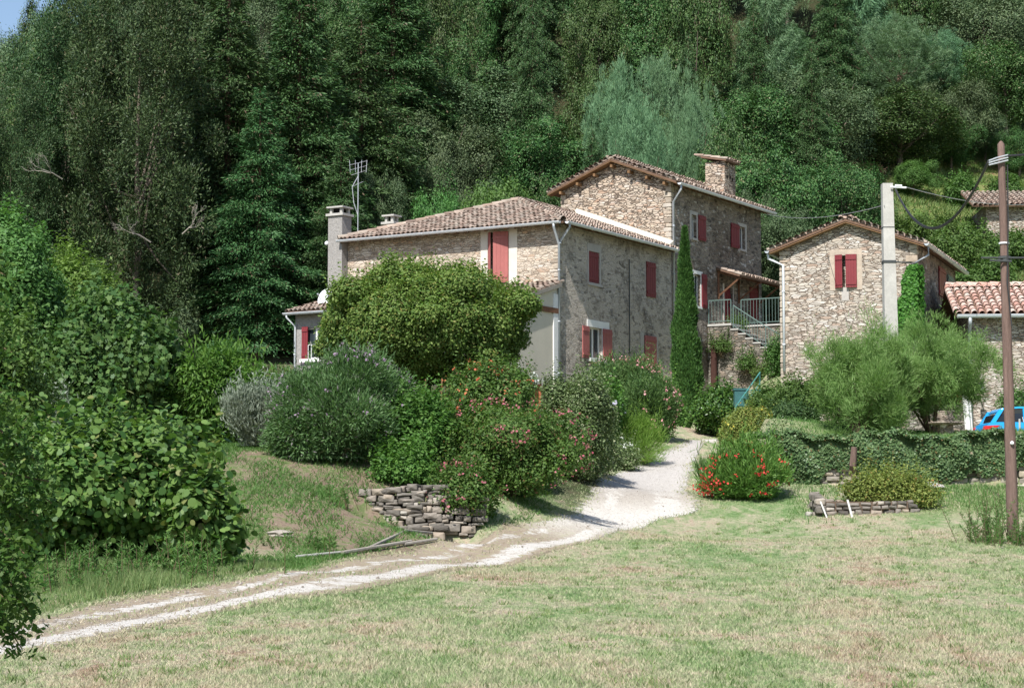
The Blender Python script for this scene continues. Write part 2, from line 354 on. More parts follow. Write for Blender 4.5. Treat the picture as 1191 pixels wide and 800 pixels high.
lc, lf = lawn_color(nt, co)
sm = noise(nt, co, 3.2, 6, .75); sg = noise(nt, co, .9, 5, .7)
bk2 = noise(nt, co, 12, 5, .8)
bankc = ramp(nt, mth(nt, 'ADD', mth(nt, 'MULTIPLY', sm.outputs[0], .4), mth(nt, 'ADD', mth(nt, 'MULTIPLY', bk2.outputs[0], .2), mth(nt, 'MULTIPLY', sg.outputs[0], .4))), [(.38, (.11, .20, .06)), (.47, (.23, .25, .12)), (.50, (.35, .27, .20)), (.56, (.26, .19, .14)), (.66, (.50, .40, .33))])
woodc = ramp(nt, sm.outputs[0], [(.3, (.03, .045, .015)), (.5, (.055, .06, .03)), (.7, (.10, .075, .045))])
slopec = ramp(nt, mth(nt, 'ADD', mth(nt, 'MULTIPLY', sm.outputs[0], .5), mth(nt, 'MULTIPLY', sg.outputs[0], .5)), [(.38, (.07, .15, .03)), (.48, (.14, .22, .06)), (.56, (.24, .24, .10)), (.64, (.30, .19, .11))])
lushc = ramp(nt, mth(nt, 'ADD', mth(nt, 'MULTIPLY', sm.outputs[0], .5), mth(nt, 'MULTIPLY', lf, .5)), [(.36, (.09, .18, .05)), (.48, (.19, .28, .10)), (.6, (.36, .36, .20))])
c = mixc(nt, at_.outputs['Alpha'], lc, lushc)
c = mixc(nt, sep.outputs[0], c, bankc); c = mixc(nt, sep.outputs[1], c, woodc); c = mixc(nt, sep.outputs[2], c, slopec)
g1 = noise(nt, co, 30, 4, .8)
c = mixc(nt, .5, c, ramp(nt, g1.outputs[0], [(.35, (.55, .55, .5)), (.65, (1, 1, 1))]), 'MULTIPLY')
hh = mth(nt, 'ADD', g1.outputs[0], mth(nt, 'MULTIPLY', sm.outputs[0], 1.5))
pbsdf(nt, out, c, .95, .05, bump=hh, bstr=.9, bdist=.06)
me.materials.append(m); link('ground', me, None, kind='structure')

PE = [((-160, 780), (-160, 838)), ((-80, 752), (-80, 800)), ((0, 733), (0, 768)), ((100, 707), (100, 746)), ((200, 688), (200, 724)), ((300, 670), (302, 702)), ((400, 653), (425, 685)), ((500, 634), (540, 661)),
      ((590, 614), (660, 636)), ((650, 602), (752, 611)), ((676, 588), (810, 593)), ((692, 570), (798, 571)), ((722, 549), (803, 546)), ((760, 529), (812, 527)), ((796, 517), (836, 514)), ((815, 511), (852, 509))]
pl = [ground_hit(*a) for a, b in PE]; pr = [ground_hit(*b) for a, b in PE]
def catmull(P, n):
    P = np.array([tuple(p)[:2] for p in P]); P = np.vstack([2 * P[0] - P[1], P, 2 * P[-1] - P[-2]]); o = []
    for i in range(1, len(P) - 2):
        for t in np.linspace(0, 1, n, endpoint=False):
            a, b, c_, d = P[i - 1], P[i], P[i + 1], P[i + 2]
            o.append(.5 * ((2 * b) + (-a + c_) * t + (2 * a - 5 * b + 4 * c_ - d) * t * t + (-a + 3 * b - 3 * c_ + d) * t ** 3))
    o.append(P[-2]); return np.array(o)
NA = 64; LP, RP = catmull(pl, 22), catmull(pr, 22); nl = len(LP)
u = np.linspace(-.22, 1.22, NA + 1)
PXY = LP[:, None] * (1 - u)[None, :, None] + RP[:, None] * u[None, :, None]
seg = np.r_[0, np.cumsum(np.linalg.norm(np.diff((LP + RP) / 2, axis=0), axis=1))]
def HB(x, y):
    i = np.clip(np.searchsorted(gx, x) - 1, 0, nx - 2); j = np.clip(np.searchsorted(gy, y) - 1, 0, ny - 2); a = (x - gx[i]) / (gx[i + 1] - gx[i]); b = (y - gy[j]) / (gy[j + 1] - gy[j])
    z00, z10, z11, z01 = GZ[j, i], GZ[j, i + 1], GZ[j + 1, i + 1], GZ[j + 1, i]
    return np.where(a > b, z00 + a * (z10 - z00) + b * (z11 - z10), z00 + b * (z01 - z00) + a * (z11 - z01)), (z00 * (1 - a) + z10 * a) * (1 - b) + (z01 * (1 - a) + z11 * a) * b
_h = HB(PXY[..., 0], PXY[..., 1]); PZ = np.maximum(_h[0], _h[1]) + .005
me = bpy.data.meshes.new('path'); me.vertices.add(nl * (NA + 1)); me.vertices.foreach_set('co', np.concatenate([PXY, PZ[..., None]], -1).reshape(-1).astype(np.float32))
ii = np.arange(nl * (NA + 1)).reshape(nl, NA + 1); q = np.stack([ii[:-1, :-1], ii[:-1, 1:], ii[1:, 1:], ii[1:, :-1]], -1).reshape(-1)
me.loops.add(len(q)); me.loops.foreach_set('vertex_index', q.astype(np.int32)); me.polygons.add(len(q) // 4); me.polygons.foreach_set('loop_start', np.arange(0, len(q), 4, dtype=np.int32)); me.update(calc_edges=True)
uv = me.uv_layers.new(name='UVMap'); UVv = np.stack([np.broadcast_to(u[None], (nl, NA + 1)), np.broadcast_to((seg / seg[-1])[:, None], (nl, NA + 1))], -1).reshape(-1, 2)
uv.data.foreach_set('uv', UVv[q].reshape(-1).astype(np.float32)); me.polygons.foreach_set('use_smooth', [True] * len(me.polygons))
turn = float(seg[np.argmin(np.abs(np.array([(p + r_)[1] / 2 for p, r_ in zip(LP, RP)]) - 41.0))] / seg[-1])
m, nt, out = newmat('gravel_track')
uvn = N(nt, 'ShaderNodeUVMap'); su = N(nt, 'ShaderNodeSeparateXYZ'); L(nt, uvn.outputs[0], su.inputs[0]); co = objco(nt)
wn = noise(nt, co, .8, 6, .7); wn2 = noise(nt, co, 5, 5, .7); fn = noise(nt, co, 22, 5, .8); wn3 = noise(nt, co, 1.1, 6, .75)
un = mth(nt, 'ADD', su.outputs[0], mth(nt, 'MULTIPLY_ADD', wn.outputs[0], .26, -.13)); un = mth(nt, 'ADD', un, mth(nt, 'MULTIPLY_ADD', wn2.outputs[0], .34, -.17))
def band(cn, w): return mth(nt, 'SUBTRACT', 1.0, sstep(nt, mth(nt, 'ABSOLUTE', mth(nt, 'SUBTRACT', un, cn)), w * .7, w * 1.25))
v = su.outputs[1]
tr = mth(nt, 'MAXIMUM', mth(nt, 'MULTIPLY', band(.26, .07), sstep(nt, wn3.outputs[0], .42, .52)), mth(nt, 'MULTIPLY', band(.74, .13), sstep(nt, wn3.outputs[0], .34, .44)))
patchy = sstep(nt, mth(nt, 'ADD', wn.outputs[0], mth(nt, 'MULTIPLY', wn2.outputs[0], .5)), .60, .70)
full = mth(nt, 'MULTIPLY', sstep(nt, v, turn - .07, turn + .01), mth(nt, 'SUBTRACT', 1.0, sstep(nt, v, turn + .05, turn + .11)))
full = mth(nt, 'MULTIPLY', full, sstep(nt, mth(nt, 'ADD', wn2.outputs[0], mth(nt, 'MULTIPLY', wn.outputs[0], .5)), .55, .68))
early = mth(nt, 'SUBTRACT', 1.0, sstep(nt, v, turn + .08, turn + .17))
white = mth(nt, 'MAXIMUM', mth(nt, 'MULTIPLY', mth(nt, 'MULTIPLY', tr, mth(nt, 'MULTIPLY_ADD', patchy, .7, .3)), early), full)
tip = sstep(nt, v, .90, .94); white = mth(nt, 'MAXIMUM', white, mth(nt, 'MULTIPLY', tip, .8))
white = mth(nt, 'MULTIPLY', white, mth(nt, 'MULTIPLY_ADD', fn.outputs[0], .6, .68), clamp=True)
base = ramp(nt, fn.outputs[0], [(.3, (.22, .175, .125)), (.5, (.32, .26, .195)), (.68, (.45, .38, .30))])
grav = ramp(nt, fn.outputs[0], [(.3, (.34, .31, .285)), (.5, (.46, .43, .40)), (.7, (.60, .57, .535))])
base = mixc(nt, sstep(nt, v, turn + .03, turn + .15), base, grav)
grassy = mth(nt, 'MULTIPLY', sstep(nt, wn2.outputs[0], .5, .62), mth(nt, 'SUBTRACT', 1.0, sstep(nt, v, turn + .02, turn + .1)))
base = mixc(nt, mth(nt, 'MULTIPLY', grassy, .6), base, (.34, .33, .18))
col = mixc(nt, white, base, ramp(nt, fn.outputs[0], [(.3, (.42, .39, .35)), (.6, (.64, .61, .565))]))
p = N(nt, 'ShaderNodeBsdfPrincipled'); L(nt, col, p.inputs['Base Color']); p.inputs['Roughness'].default_value = .95; p.inputs['Specular IOR Level'].default_value = .05
b = N(nt, 'ShaderNodeBump', inp={'Strength': .8, 'Distance': .04}); L(nt, mth(nt, 'ADD', fn.outputs[0], wn2.outputs[0]), b.inputs['Height']); L(nt, b.outputs[0], p.inputs['Normal'])
ed = mth(nt, 'ADD', mth(nt, 'SUBTRACT', .5, mth(nt, 'ABSOLUTE', mth(nt, 'SUBTRACT', su.outputs[0], .5))), mth(nt, 'MULTIPLY_ADD', wn2.outputs[0], .36, -.16))
ed = mth(nt, 'ADD', ed, mth(nt, 'MULTIPLY_ADD', fn.outputs[0], .12, -.06)); al = sstep(nt, ed, -.02, .05)
tp = N(nt, 'ShaderNodeBsdfTransparent'); mx = N(nt, 'ShaderNodeMixShader'); L(nt, al, mx.inputs[0]); L(nt, tp.outputs[0], mx.inputs[1]); L(nt, p.outputs[0], mx.inputs[2]); L(nt, mx.outputs[0], out.inputs[0])
me.materials.append(m); link('path', me, None, kind='structure')

# ------------------------------------------------------------------ buildings
class Fr:
    def __init__(s, O, u): s.O = Vector(O); s.u = Vector((u[0], u[1], 0)).normalized(); s.v = Vector((-s.u.y, s.u.x, 0)); s.ang = math.atan2(s.u.y, s.u.x)
    def P(s, a, t, z): return Vector((s.O.x + s.u.x * a + s.v.x * t, s.O.y + s.u.y * a + s.v.y * t, z))
    def D(s, a, t, z=0): return Vector((s.u.x * a + s.v.x * t, s.u.y * a + s.v.y * t, z))
    def hs(s, px, py, a=0.0):       # on the plane s = a -> (t, z)
        r = ray(px, py); O = s.P(a, 0, 0); k = (O - EYE).to_2d().dot(s.u.to_2d()) / r.to_2d().dot(s.u.to_2d()); q = EYE + r * k
        return (q - s.O).to_2d().dot(s.v.to_2d()), q.z
    def ht(s, px, py, t=0.0):       # on the plane t -> (s, z)
        r = ray(px, py); O = s.P(0, t, 0); k = (O - EYE).to_2d().dot(s.v.to_2d()) / r.to_2d().dot(s.v.to_2d()); q = EYE + r * k
        return (q - s.O).to_2d().dot(s.u.to_2d()), q.z
def fbox(mb, fr, s0, s1, t0, t1, z0, z1):
    return mb.hexa([fr.P(s0, t0, z0), fr.P(s1, t0, z0), fr.P(s1, t1, z0), fr.P(s0, t1, z0), fr.P(s0, t0, z1), fr.P(s1, t0, z1), fr.P(s1, t1, z1), fr.P(s0, t1, z1)])
def wall(fr, axis, k, a0, a1, z0, top, holes=(), depth=.28, brk=(), mb=None):
    """wall on plane axis=k between a0 and a1; top is a function of a; holes (a0,a1,z0,z1) get reveals going inwards"""
    mb = mb or MB()
    P = (lambda a, o, z: fr.P(k + o, a, z)) if axis == 's' else (lambda a, o, z: fr.P(a, k + o, z))
    xs = sorted(set([a0, a1] + [x for h in holes for x in h[:2]] + list(brk)))
    for i in range(len(xs) - 1):
        xa, xb = xs[i], xs[i + 1]; hs = sorted([h for h in holes if h[0] <= xa + 1e-6 and h[1] >= xb - 1e-6], key=lambda h: h[2]); z = z0
        for h in hs: mb.quad(P(xa, 0, z), P(xb, 0, z), P(xb, 0, h[2]), P(xa, 0, h[2])); z = h[3]
        mb.quad(P(xa, 0, z), P(xb, 0, z), P(xb, 0, top(xb)), P(xa, 0, top(xa)))
    for h in holes:
        a, b, c, d = h
        for (p, q_) in (((a, c), (a, d)), ((a, d), (b, d)), ((b, d), (b, c)), ((b, c), (a, c))):
            mb.quad(P(p[0], 0, p[1]), P(q_[0], 0, q_[1]), P(q_[0], depth, q_[1]), P(p[0], depth, p[1]))
        mb.quad(P(a, depth, c), P(b, depth, c), P(b, depth, d), P(a, depth, d))
    return mb
def inpoly(a, b, poly):
    r_ = False; n = len(poly)
    for i in range(n):
        x1, y1 = poly[i]; x2, y2 = poly[(i + 1) % n]
        if (y1 > b) != (y2 > b) and a < (x2 - x1) * (b - y1) / (y2 - y1) + x1: r_ = not r_
    return r_
def tile_slope(Pt, poly, W=.20, EX=.34, rad=.085, name='roof', mat='tiles', parent=None, seed=1, under='underlay'):
    """Pt(a, b) -> 3D point on the roof plane (a along the eave, b up the slope, both in metres)"""
    rr = random.Random(seed); mb = MB(); O = Pt(0, 0); e = (Pt(1, 0) - O).normalized(); w = (Pt(0, 1) - O).normalized(); n = e.cross(w)
    if n.z < 0: n = -n
    A = [p[0] for p in poly]; B = [p[1] for p in poly]
    a = min(A) + W / 2
    while a < max(A):
        b = min(B) - .05; r_i = 0
        while b < max(B):
            if inpoly(a, min(max(b + EX * .5, min(B) + .01), max(B) - .01), poly):
                ja, jb = rr.uniform(-.012, .012), rr.uniform(-.03, .03); lift = .012 + rr.uniform(0, .012); c0, c1 = [], []
                for kk in range(6):
                    w_ = math.pi * kk / 5; x, y = math.cos(w_), math.sin(w_)
                    c0.append(O + e * (a + ja + x * rad) + w * (b + jb) + n * (y * rad + lift + .022)); c1.append(O + e * (a + ja + x * rad * .85) + w * (b + jb + EX * 1.12) + n * (y * rad * .85 + lift - .004))
                n0 = len(mb.v); mb.v += [tuple(p) for p in c0] + [tuple(p) for p in c1]
                for kk in range(5): mb.f.append((n0 + kk, n0 + kk + 1, n0 + 6 + kk + 1, n0 + 6 + kk))
            b += EX
        a += W
    o = mb.build(name, mat, parent, smooth=False)
    u_ = MB(); lo = [O + e * p[0] + w * p[1] + n * .004 for p in poly]; hi = [q_ - n * .07 for q_ in lo]
    u_.poly(lo); u_.poly(hi[::-1])
    for i in range(len(poly)): j = (i + 1) % len(poly); u_.quad(lo[i], lo[j], hi[j], hi[i])
    u_.build('roof_deck', under, o if parent is None else parent)
    return o
def ridge_tiles(pts, parent, mat='tiles', rad=.11, step=.38, seed=3):
    rr = random.Random(seed); mb = MB()
    for P0, P1 in zip(pts[:-1], pts[1:]):
        d = P1 - P0; l = d.length; d.normalize(); side = d.cross(Vector((0, 0, 1))).normalized(); up = side.cross(d)
        k = 0.0
        while k < l:
            c0, c1 = [], []
            for kk in range(7):
                w_ = -.2 + (math.pi + .4) * kk / 6; x, y = math.cos(w_), math.sin(w_); j = rr.uniform(-.008, .008)
                c0.append(P0 + d * k + side * x * rad + up * (y * rad + .03 + j)); c1.append(P0 + d * min(k + step * 1.1, l) + side * x * rad * .88 + up * (y * rad * .88 + .015 + j))
            n0 = len(mb.v); mb.v += [tuple(p) for p in c0] + [tuple(p) for p in c1]
            for kk in range(6): mb.f.append((n0 + kk, n0 + kk + 1, n0 + 8 + kk, n0 + 7 + kk))
            k += step
    return mb.build('ridge_cap', mat, parent)
def gutter(P0, P1, parent, rad=.075, mat='zinc'):
    mb = MB(); d = (P1 - P0).normalized(); side = d.cross(Vector((0, 0, 1))).normalized()
    prof = [(math.cos(w), math.sin(w)) for w in np.linspace(math.pi, 2 * math.pi, 8)]
    for r0, dz in ((rad, 0), (rad * .9, 0.003)):
        for (x0, y0), (x1, y1) in zip(prof[:-1], prof[1:]):
            mb.quad(P0 + side * x0 * r0 + Vector((0, 0, y0 * r0 + dz)), P1 + side * x0 * r0 + Vector((0, 0, y0 * r0 + dz)), P1 + side * x1 * r0 + Vector((0, 0, y1 * r0 + dz)), P0 + side * x1 * r0 + Vector((0, 0, y1 * r0 + dz)))
    for P_ in (P0, P1): mb.poly([P_ + side * x * rad + Vector((0, 0, y * rad)) for x, y in prof])
    mb.tube([P0 + side * rad, P1 + side * rad], .012, 5); mb.tube([P0 - side * rad, P1 - side * rad], .012, 5)
    n = int((P1 - P0).length / 2.0)
    for i in range(1, n + 1):
        q_ = P0.lerp(P1, i / (n + 1)); mb.tube([q_ + side * x * (rad + .006) + Vector((0, 0, y * (rad + .006))) for x, y in prof], .01, 4)
    return mb.build('gutter', mat, parent)
def downpipe(pts, parent, rad=.045, mat='zinc'):
    mb = MB(); mb.tube(pts, rad, 10); a, b = Vector(pts[-2]), Vector(pts[-1])
    n = max(1, int((a - b).length / 1.6))
    for i in range(n):
        q_ = a.lerp(b, (i + .5) / n); mb.tube([q_ + Vector((0, 0, .025)), q_ - Vector((0, 0, .025))], rad * 1.25, 10)
    return mb.build('downpipe', mat, parent, smooth=True)
def shutter(fr, axis, k, a0, a1, z0, z1, mat, parent, boards=4, hinge=None, ang=0.0, off=.03, label=None, th=.035, battens=((.12, .88)), cap=False):
    """boarded shutter on plane axis=k (outwards is negative); optionally swung by ang about the hinge side"""
    mb = MB(); w = (a1 - a0) / boards
    h0 = a0 if hinge in (None, 'a') else a1
    def Q(a, o, z):
        da = a - h0; aa, oo = h0 + da * math.cos(ang) , -(abs(da) * math.sin(ang)) - o
        if ang: oo = -(abs(da) * math.sin(ang)) - o * math.cos(ang); aa = h0 + da * math.cos(ang) + (math.copysign(1, da) if da else 1) * (-o * math.sin(ang)) * (-1)
        return fr.P(k + oo, aa, z) if axis == 's' else fr.P(aa, k + oo, z)
    def bx(xa, xb, oa, ob, za, zb): mb.hexa([Q(xa, oa, za), Q(xb, oa, za), Q(xb, ob, za), Q(xa, ob, za), Q(xa, oa, zb), Q(xb, oa, zb), Q(xb, ob, zb), Q(xa, ob, zb)])
    for i in range(boards): bx(a0 + i * w + .006, a0 + (i + 1) * w - .006, off, off + th, z0, z1)
    bx(a0 + .01, a1 - .01, off + .008, off + th - .008, z0 + .01, z1 - .01)
    H_ = z1 - z0
    for f in battens: bx(a0 + .015, a1 - .015, off + th - .004, off + th + .022, z0 + H_ * f - .045, z0 + H_ * f + .045)
    return mb.build('shutter', mat, parent, label=label)
def casement(fr, axis, k, a0, a1, z0, z1, parent, mat='white_paint', depth=.14, fw=.05, bars=1):
    """window frame mesh with a pane and (set back in its hole)"""
    mb = MB()
    def bx(m_, xa, xb, oa, ob, za, zb):
        if axis == 's': fbox(m_, fr, k + oa, k + ob, xa, xb, za, zb)
        else: fbox(m_, fr, xa, xb, k + oa, k + ob, za, zb)
    bx(mb, a0, a1, depth - .03, depth + .04, z1 - fw, z1 - .002); bx(mb, a0, a1, depth - .03, depth + .04, z0 + .002, z0 + fw)
    bx(mb, a0 + .002, a0 + fw, depth - .03, depth + .04, z0 + fw, z1 - fw); bx(mb, a1 - fw, a1 - .002, depth - .03, depth + .04, z0 + fw, z1 - fw)
    mid = (a0 + a1) / 2; bx(mb, mid - fw * .7, mid + fw * .7, depth - .035, depth + .04, z0 + fw, z1 - fw)
    w = mb.build('window', mat, parent)
    for i in range(2):
        g = MB(); xa, xb = ((a0 + fw, mid - fw * .7), (mid + fw * .7, a1 - fw))[i]; bx(g, xa, xb, depth + .005, depth + .015, z0 + fw, z1 - fw); g.build('pane', 'glass', w)
    return w
def slab(fr, axis, k, a0, a1, z0, z1, name, mat, parent, out=.02, inn=.0, label=None):
    mb = MB()
    if axis == 's': fbox(mb, fr, k - out, k + inn, a0, a1, z0, z1)
    else: fbox(mb, fr, a0, a1, k - out, k + inn, z0, z1)
    return mb.build(name, mat, parent, label=label)

def scallops(P0, P1, axis_v, parent, step=.23, rad=.095, ln=.36, mat='tiles', seed=5):
    rr = random.Random(seed); mb = MB(); d = (P1 - P0); l = d.length; d.normalize(); n = d.cross(axis_v).normalized()
    if n.z < 0: n = -n
    for i in range(int(l / step)):
        c = P0 + d * (i + .5) * step; j = rr.uniform(-.02, .02); c0 = [c + d * math.cos(math.pi * k / 6) * rad + n * math.sin(math.pi * k / 6) * rad + axis_v * j for k in range(7)]
        n0 = len(mb.v); mb.v += [tuple(p) for p in c0] + [tuple(p + axis_v * ln + n * .02) for p in c0]
        for k in range(6): mb.f.append((n0 + k, n0 + k + 1, n0 + 8 + k, n0 + 7 + k))
    return mb.build('verge_cap', mat, parent)
def quoins(fr, s0, t0, z0, z1, parent, seed, ds=1, dt=1, proud=.014):
    rr = random.Random(seed); mb = MB(); z = z0; k = 0
    while z < z1 - .12:
        h = rr.uniform(.10, .24); a, b = (rr.uniform(.24, .38), rr.uniform(.14, .24)) if k % 2 else (rr.uniform(.14, .24), rr.uniform(.24, .38)); p = proud + rr.uniform(0, .012)
        sa, sb = sorted((s0 - ds * p, s0 + ds * a)); ta, tb = sorted((t0 - dt * p, t0 + dt * b)); fbox(mb, fr, sa, sb, ta, tb, z, min(z + h - .025, z1)); z += h; k += 1
    o = mb.build('quoins', 'quoin', parent); o.modifiers.new('worn', 'BEVEL').width = .018; return o
# ---- main farmhouse: lower hip-roofed range, front lean-to and tall tower range share one shell
UA = (.5135, .858); A = Fr((xat(650, 72), 72, 0), UA)
TW = 9.1; SE = 8.9; SB = 17.5; ZE = 12.02; RUN = .36
hA = thing('farmhouse', A.P(0, 0, h1(*A.P(0, 0, 0).to_2d())), 'large stone farmhouse with red shutters, hipped tile roof and a taller gabled range', 'house')
zb = 3.0
def holeA(px0, py0, px1, py1, axis='t', k=0.0):
    f = A.ht if axis == 't' else A.hs
    ym0, ym1 = (py0, py1); a, z1 = f(px0, ym0, k); a2, z0 = f(px1, ym1, k); zc = f(px0, py1, k)[1]; zt = f(px1, py0, k)[1]
    return (min(a, a2), max(a, a2), (z0 + zc) / 2, (z1 + zt) / 2)
# openings of the shaded side wall
w1 = holeA(684.5, 293, 697, 329); w2 = holeA(751.5, 306, 761.5, 345); w3 = holeA(684.5, 381, 700, 417); w4 = holeA(749, 391, 762.5, 429)
ztop = ZE + .1
mb = wall(A, 't', 0, 0, SE, zb, lambda a: ztop, [w1, w2, w3, w4])
mb.build('side_wall', 'stone_rendered', hA)
f1 = holeA(567.5, 270, 592, 329, 's')
wall(A, 's', 0, 0, TW, zb, lambda a: ztop, [f1]).build('front_wall', 'stone_lit', hA)
wall(A, 't', TW, 0, SB - 6, zb, lambda a: ztop).build('rear_wall', 'stone_dark', hA)
# tower range
TWW = 4.94; ZT = 14.78; PK = 15.72
t1 = holeA(804.5, 250, 810.5, 277); t2 = holeA(860.5, 264, 867, 290); t3 = holeA(807.5, 319, 815.5, 356); td = holeA(842.5, 334, 853, 383); t5 = holeA(872, 335, 881.5, 372)
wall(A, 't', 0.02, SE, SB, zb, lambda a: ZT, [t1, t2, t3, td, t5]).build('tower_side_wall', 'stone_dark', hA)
gab = lambda t: ZT + (PK - ZT) * (1 - abs(t - TWW / 2) / (TWW / 2))
wall(A, 's', SE, 0.02, TWW, 10, gab, brk=[TWW / 2]).build('tower_gable', 'stone_tower', hA)
wall(A, 's', SB, 0.02, TWW, zb, gab, brk=[TWW / 2]).build('tower_rear_wall', 'stone_dark', hA)
wall(A, 't', TWW, SE, SB, zb, lambda a: ZT).build('tower_far_wall', 'stone_dark', hA)
wall(A, 's', SB - 6, TWW, TW, zb, lambda a: ztop).build('rear_wall', 'stone_dark', hA)
# lower hip roof
ov = .45; E0, E1, T0, T1 = -ov, SE - .03, -ov, TW + .12; AS, AT = 4.4, 4.2
zr = 13.75
def planeP(fr, s0, t0, z0, ds, dt, slope_s, slope_t, sl):
    cosv = math.cos(math.atan(sl))
    return lambda a, b: fr.P(s0 + ds * a + slope_s * b * cosv, t0 + dt * a + slope_t * b * cosv, z0 + b * math.sin(math.atan(sl)))
sl1 = (zr - ZE) / (AS - E0); sl2 = (zr - ZE) / (AT - T0); sl3 = (zr - ZE) / (T1 - AT)
k1 = math.hypot(AS - E0, zr - ZE); k2 = math.hypot(AT - T0, zr - ZE); k3 = math.hypot(T1 - AT, zr - ZE)
tile_slope(planeP(A, E0, T0, ZE, 0, 1, 1, 0, sl1), [(0, 0), (T1 - T0, 0), (AT - T0, k1)], parent=hA, seed=1)
tile_slope(planeP(A, E0, T0, ZE, 1, 0, 0, 1, sl2), [(0, 0), (E1 - E0, 0), (E1 - E0, k2), (AS - E0, k2)], parent=hA, seed=2)
tile_slope(planeP(A, E0, T1, ZE, 1, 0, 0, -1, sl3), [(0, 0), (SB - 6 - E0, 0), (SB - 6 - E0, k3), (AS - E0, k3)], parent=hA, seed=4)
ridge_tiles([A.P(E0, T0, ZE + .05), A.P(AS, AT, zr + .05)], hA); ridge_tiles([A.P(E0, T1, ZE + .05), A.P(AS, AT, zr + .05)], hA); ridge_tiles([A.P(AS, AT, zr + .05), A.P(E1, AT, zr + .05)], hA)
# flashing band of pale mortar where that roof meets the tower gable
mb = MB(); n = 12
for i in range(n):
    ta, tb = -.1 + (AT + .1) * i / n, -.1 + (AT + .1) * (i + 1) / n
    za_, zb_ = ZE + sl2 * (ta - T0), ZE + sl2 * (tb - T0)
    mb.hexa([A.P(SE - .34, ta, za_ + .10), A.P(SE - .01, ta, za_ + .10), A.P(SE - .01, tb, zb_ + .10), A.P(SE - .34, tb, zb_ + .10), A.P(SE - .34, ta, za_ + .13), A.P(SE - .01, ta, za_ + .30), A.P(SE - .01, tb, zb_ + .30), A.P(SE - .34, tb, zb_ + .13)])
mb.build('flashing', 'cream', hA)
# tower roof
ovg, ove = .38, .42; TS0, TS1 = SE - ovg, SB + .35; slt = (PK - ZT) / (TWW / 2)
ze_t = ZT + .02 - ove * slt; zr_t = PK + .06
kk_ = math.hypot(TWW / 2 + ove, zr_t - ze_t); sT = (zr_t - ze_t) / (TWW / 2 + ove)
tile_slope(planeP(A, TS0, -ove, ze_t + .08, 1, 0, 0, 1, sT), [(0, 0), (TS1 - TS0, 0), (TS1 - TS0, kk_), (0, kk_)], parent=hA, seed=5)
tile_slope(planeP(A, TS0, TWW + ove, ze_t + .08, 1, 0, 0, -1, sT), [(0, 0), (TS1 - TS0, 0), (TS1 - TS0, kk_), (0, kk_)], parent=hA, seed=6)
ridge_tiles([A.P(TS0, TWW / 2, zr_t + .1), A.P(TS1, TWW / 2, zr_t + .1)], hA)
for sgn in (0, 1):   # verge tiles laid along the gable edge
    a_, b_ = (A.P(TS0 + .06, -ove, ze_t + .14), A.P(TS0 + .06, TWW / 2, zr_t + .14)) if sgn == 0 else (A.P(TS0 + .06, TWW + ove, ze_t + .14), A.P(TS0 + .06, TWW / 2, zr_t + .14))
    scallops(a_ - A.D(.12, 0), b_ - A.D(.12, 0), A.D(1, 0), hA, seed=8 + sgn)
for i in range(2):   # planked verge soffit under the gable overhang
    mb = MB(); ts = (-ove, TWW / 2) if i == 0 else (TWW + ove, TWW / 2)
    for j in range(3):
        s0 = TS0 + .01 + j * .125
        mb.hexa([A.P(s0, ts[0], ze_t - .02), A.P(s0 + .115, ts[0], ze_t - .02), A.P(s0 + .115, ts[1], zr_t - .03), A.P(s0, ts[1], zr_t - .03), A.P(s0, ts[0], ze_t + .01), A.P(s0 + .115, ts[0], ze_t + .01), A.P(s0 + .115, ts[1], zr_t), A.P(s0, ts[1], zr_t)])
    mb.build('verge_board', 'eave_wood', hA)
for t_ in np.linspace(.15, TWW - .15, 7):
    mb = MB(); zc = gab(t_) - .14; fbox(mb, A, TS0 + .04, SE, t_ - .05, t_ + .05, zc - .06, zc + .05); mb.build('purlin', 'eave_wood', hA)
for s_ in np.arange(SE + .3, SB, .55):
    mb = MB(); mb.hexa([A.P(s_, -ove + .03, ze_t - .10), A.P(s_ + .08, -ove + .03, ze_t - .10), A.P(s_ + .08, 0.02, ZT - .10), A.P(s_, 0.02, ZT - .10), A.P(s_, -ove + .03, ze_t), A.P(s_ + .08, -ove + .03, ze_t), A.P(s_ + .08, 0.02, ZT), A.P(s_, .02, ZT)]); mb.build('rafter', 'eave_wood', hA)
for t_ in np.arange(.25, TW, .42):
    mb = MB(); mb.hexa([A.P(E0 + .05, t_, ZE - .12), A.P(E0 + .05, t_ + .08, ZE - .12), A.P(0, t_ + .08, ZE + .02), A.P(0, t_, ZE + .02), A.P(E0 + .05, t_, ZE - .03), A.P(E0 + .05, t_ + .08, ZE - .03), A.P(0, t_ + .08, ZE + .11), A.P(0, t_, ZE + .11)]); mb.build('rafter', 'eave_wood', hA)
for s_ in np.arange(.3, SE - .2, .5):
    mb = MB(); mb.hexa([A.P(s_, T0 + .05, ZE - .12), A.P(s_ + .08, T0 + .05, ZE - .12), A.P(s_ + .08, 0, ZE + .02), A.P(s_, 0, ZE + .02), A.P(s_, T0 + .05, ZE - .03), A.P(s_ + .08, T0 + .05, ZE - .03), A.P(s_ + .08, 0, ZE + .11), A.P(s_, 0, ZE + .11)]); mb.build('rafter', 'eave_wood', hA)
gutter(A.P(E0 - .08, T0 + .1, ZE - .0), A.P(E0 - .08, T1, ZE - .02), hA, mat='zinc_white'); gutter(A.P(E0 + .1, T0 - .08, ZE), A.P(SE + .25, T0 - .08, ZE - .02), hA, mat='zinc_white')
gutter(A.P(TS0 + .1, -ove - .08, ze_t + .02), A.P(TS1, -ove - .08, ze_t), hA, mat='zinc_white')
zg = h1(*A.P(0, 0, 0).to_2d()) - .3
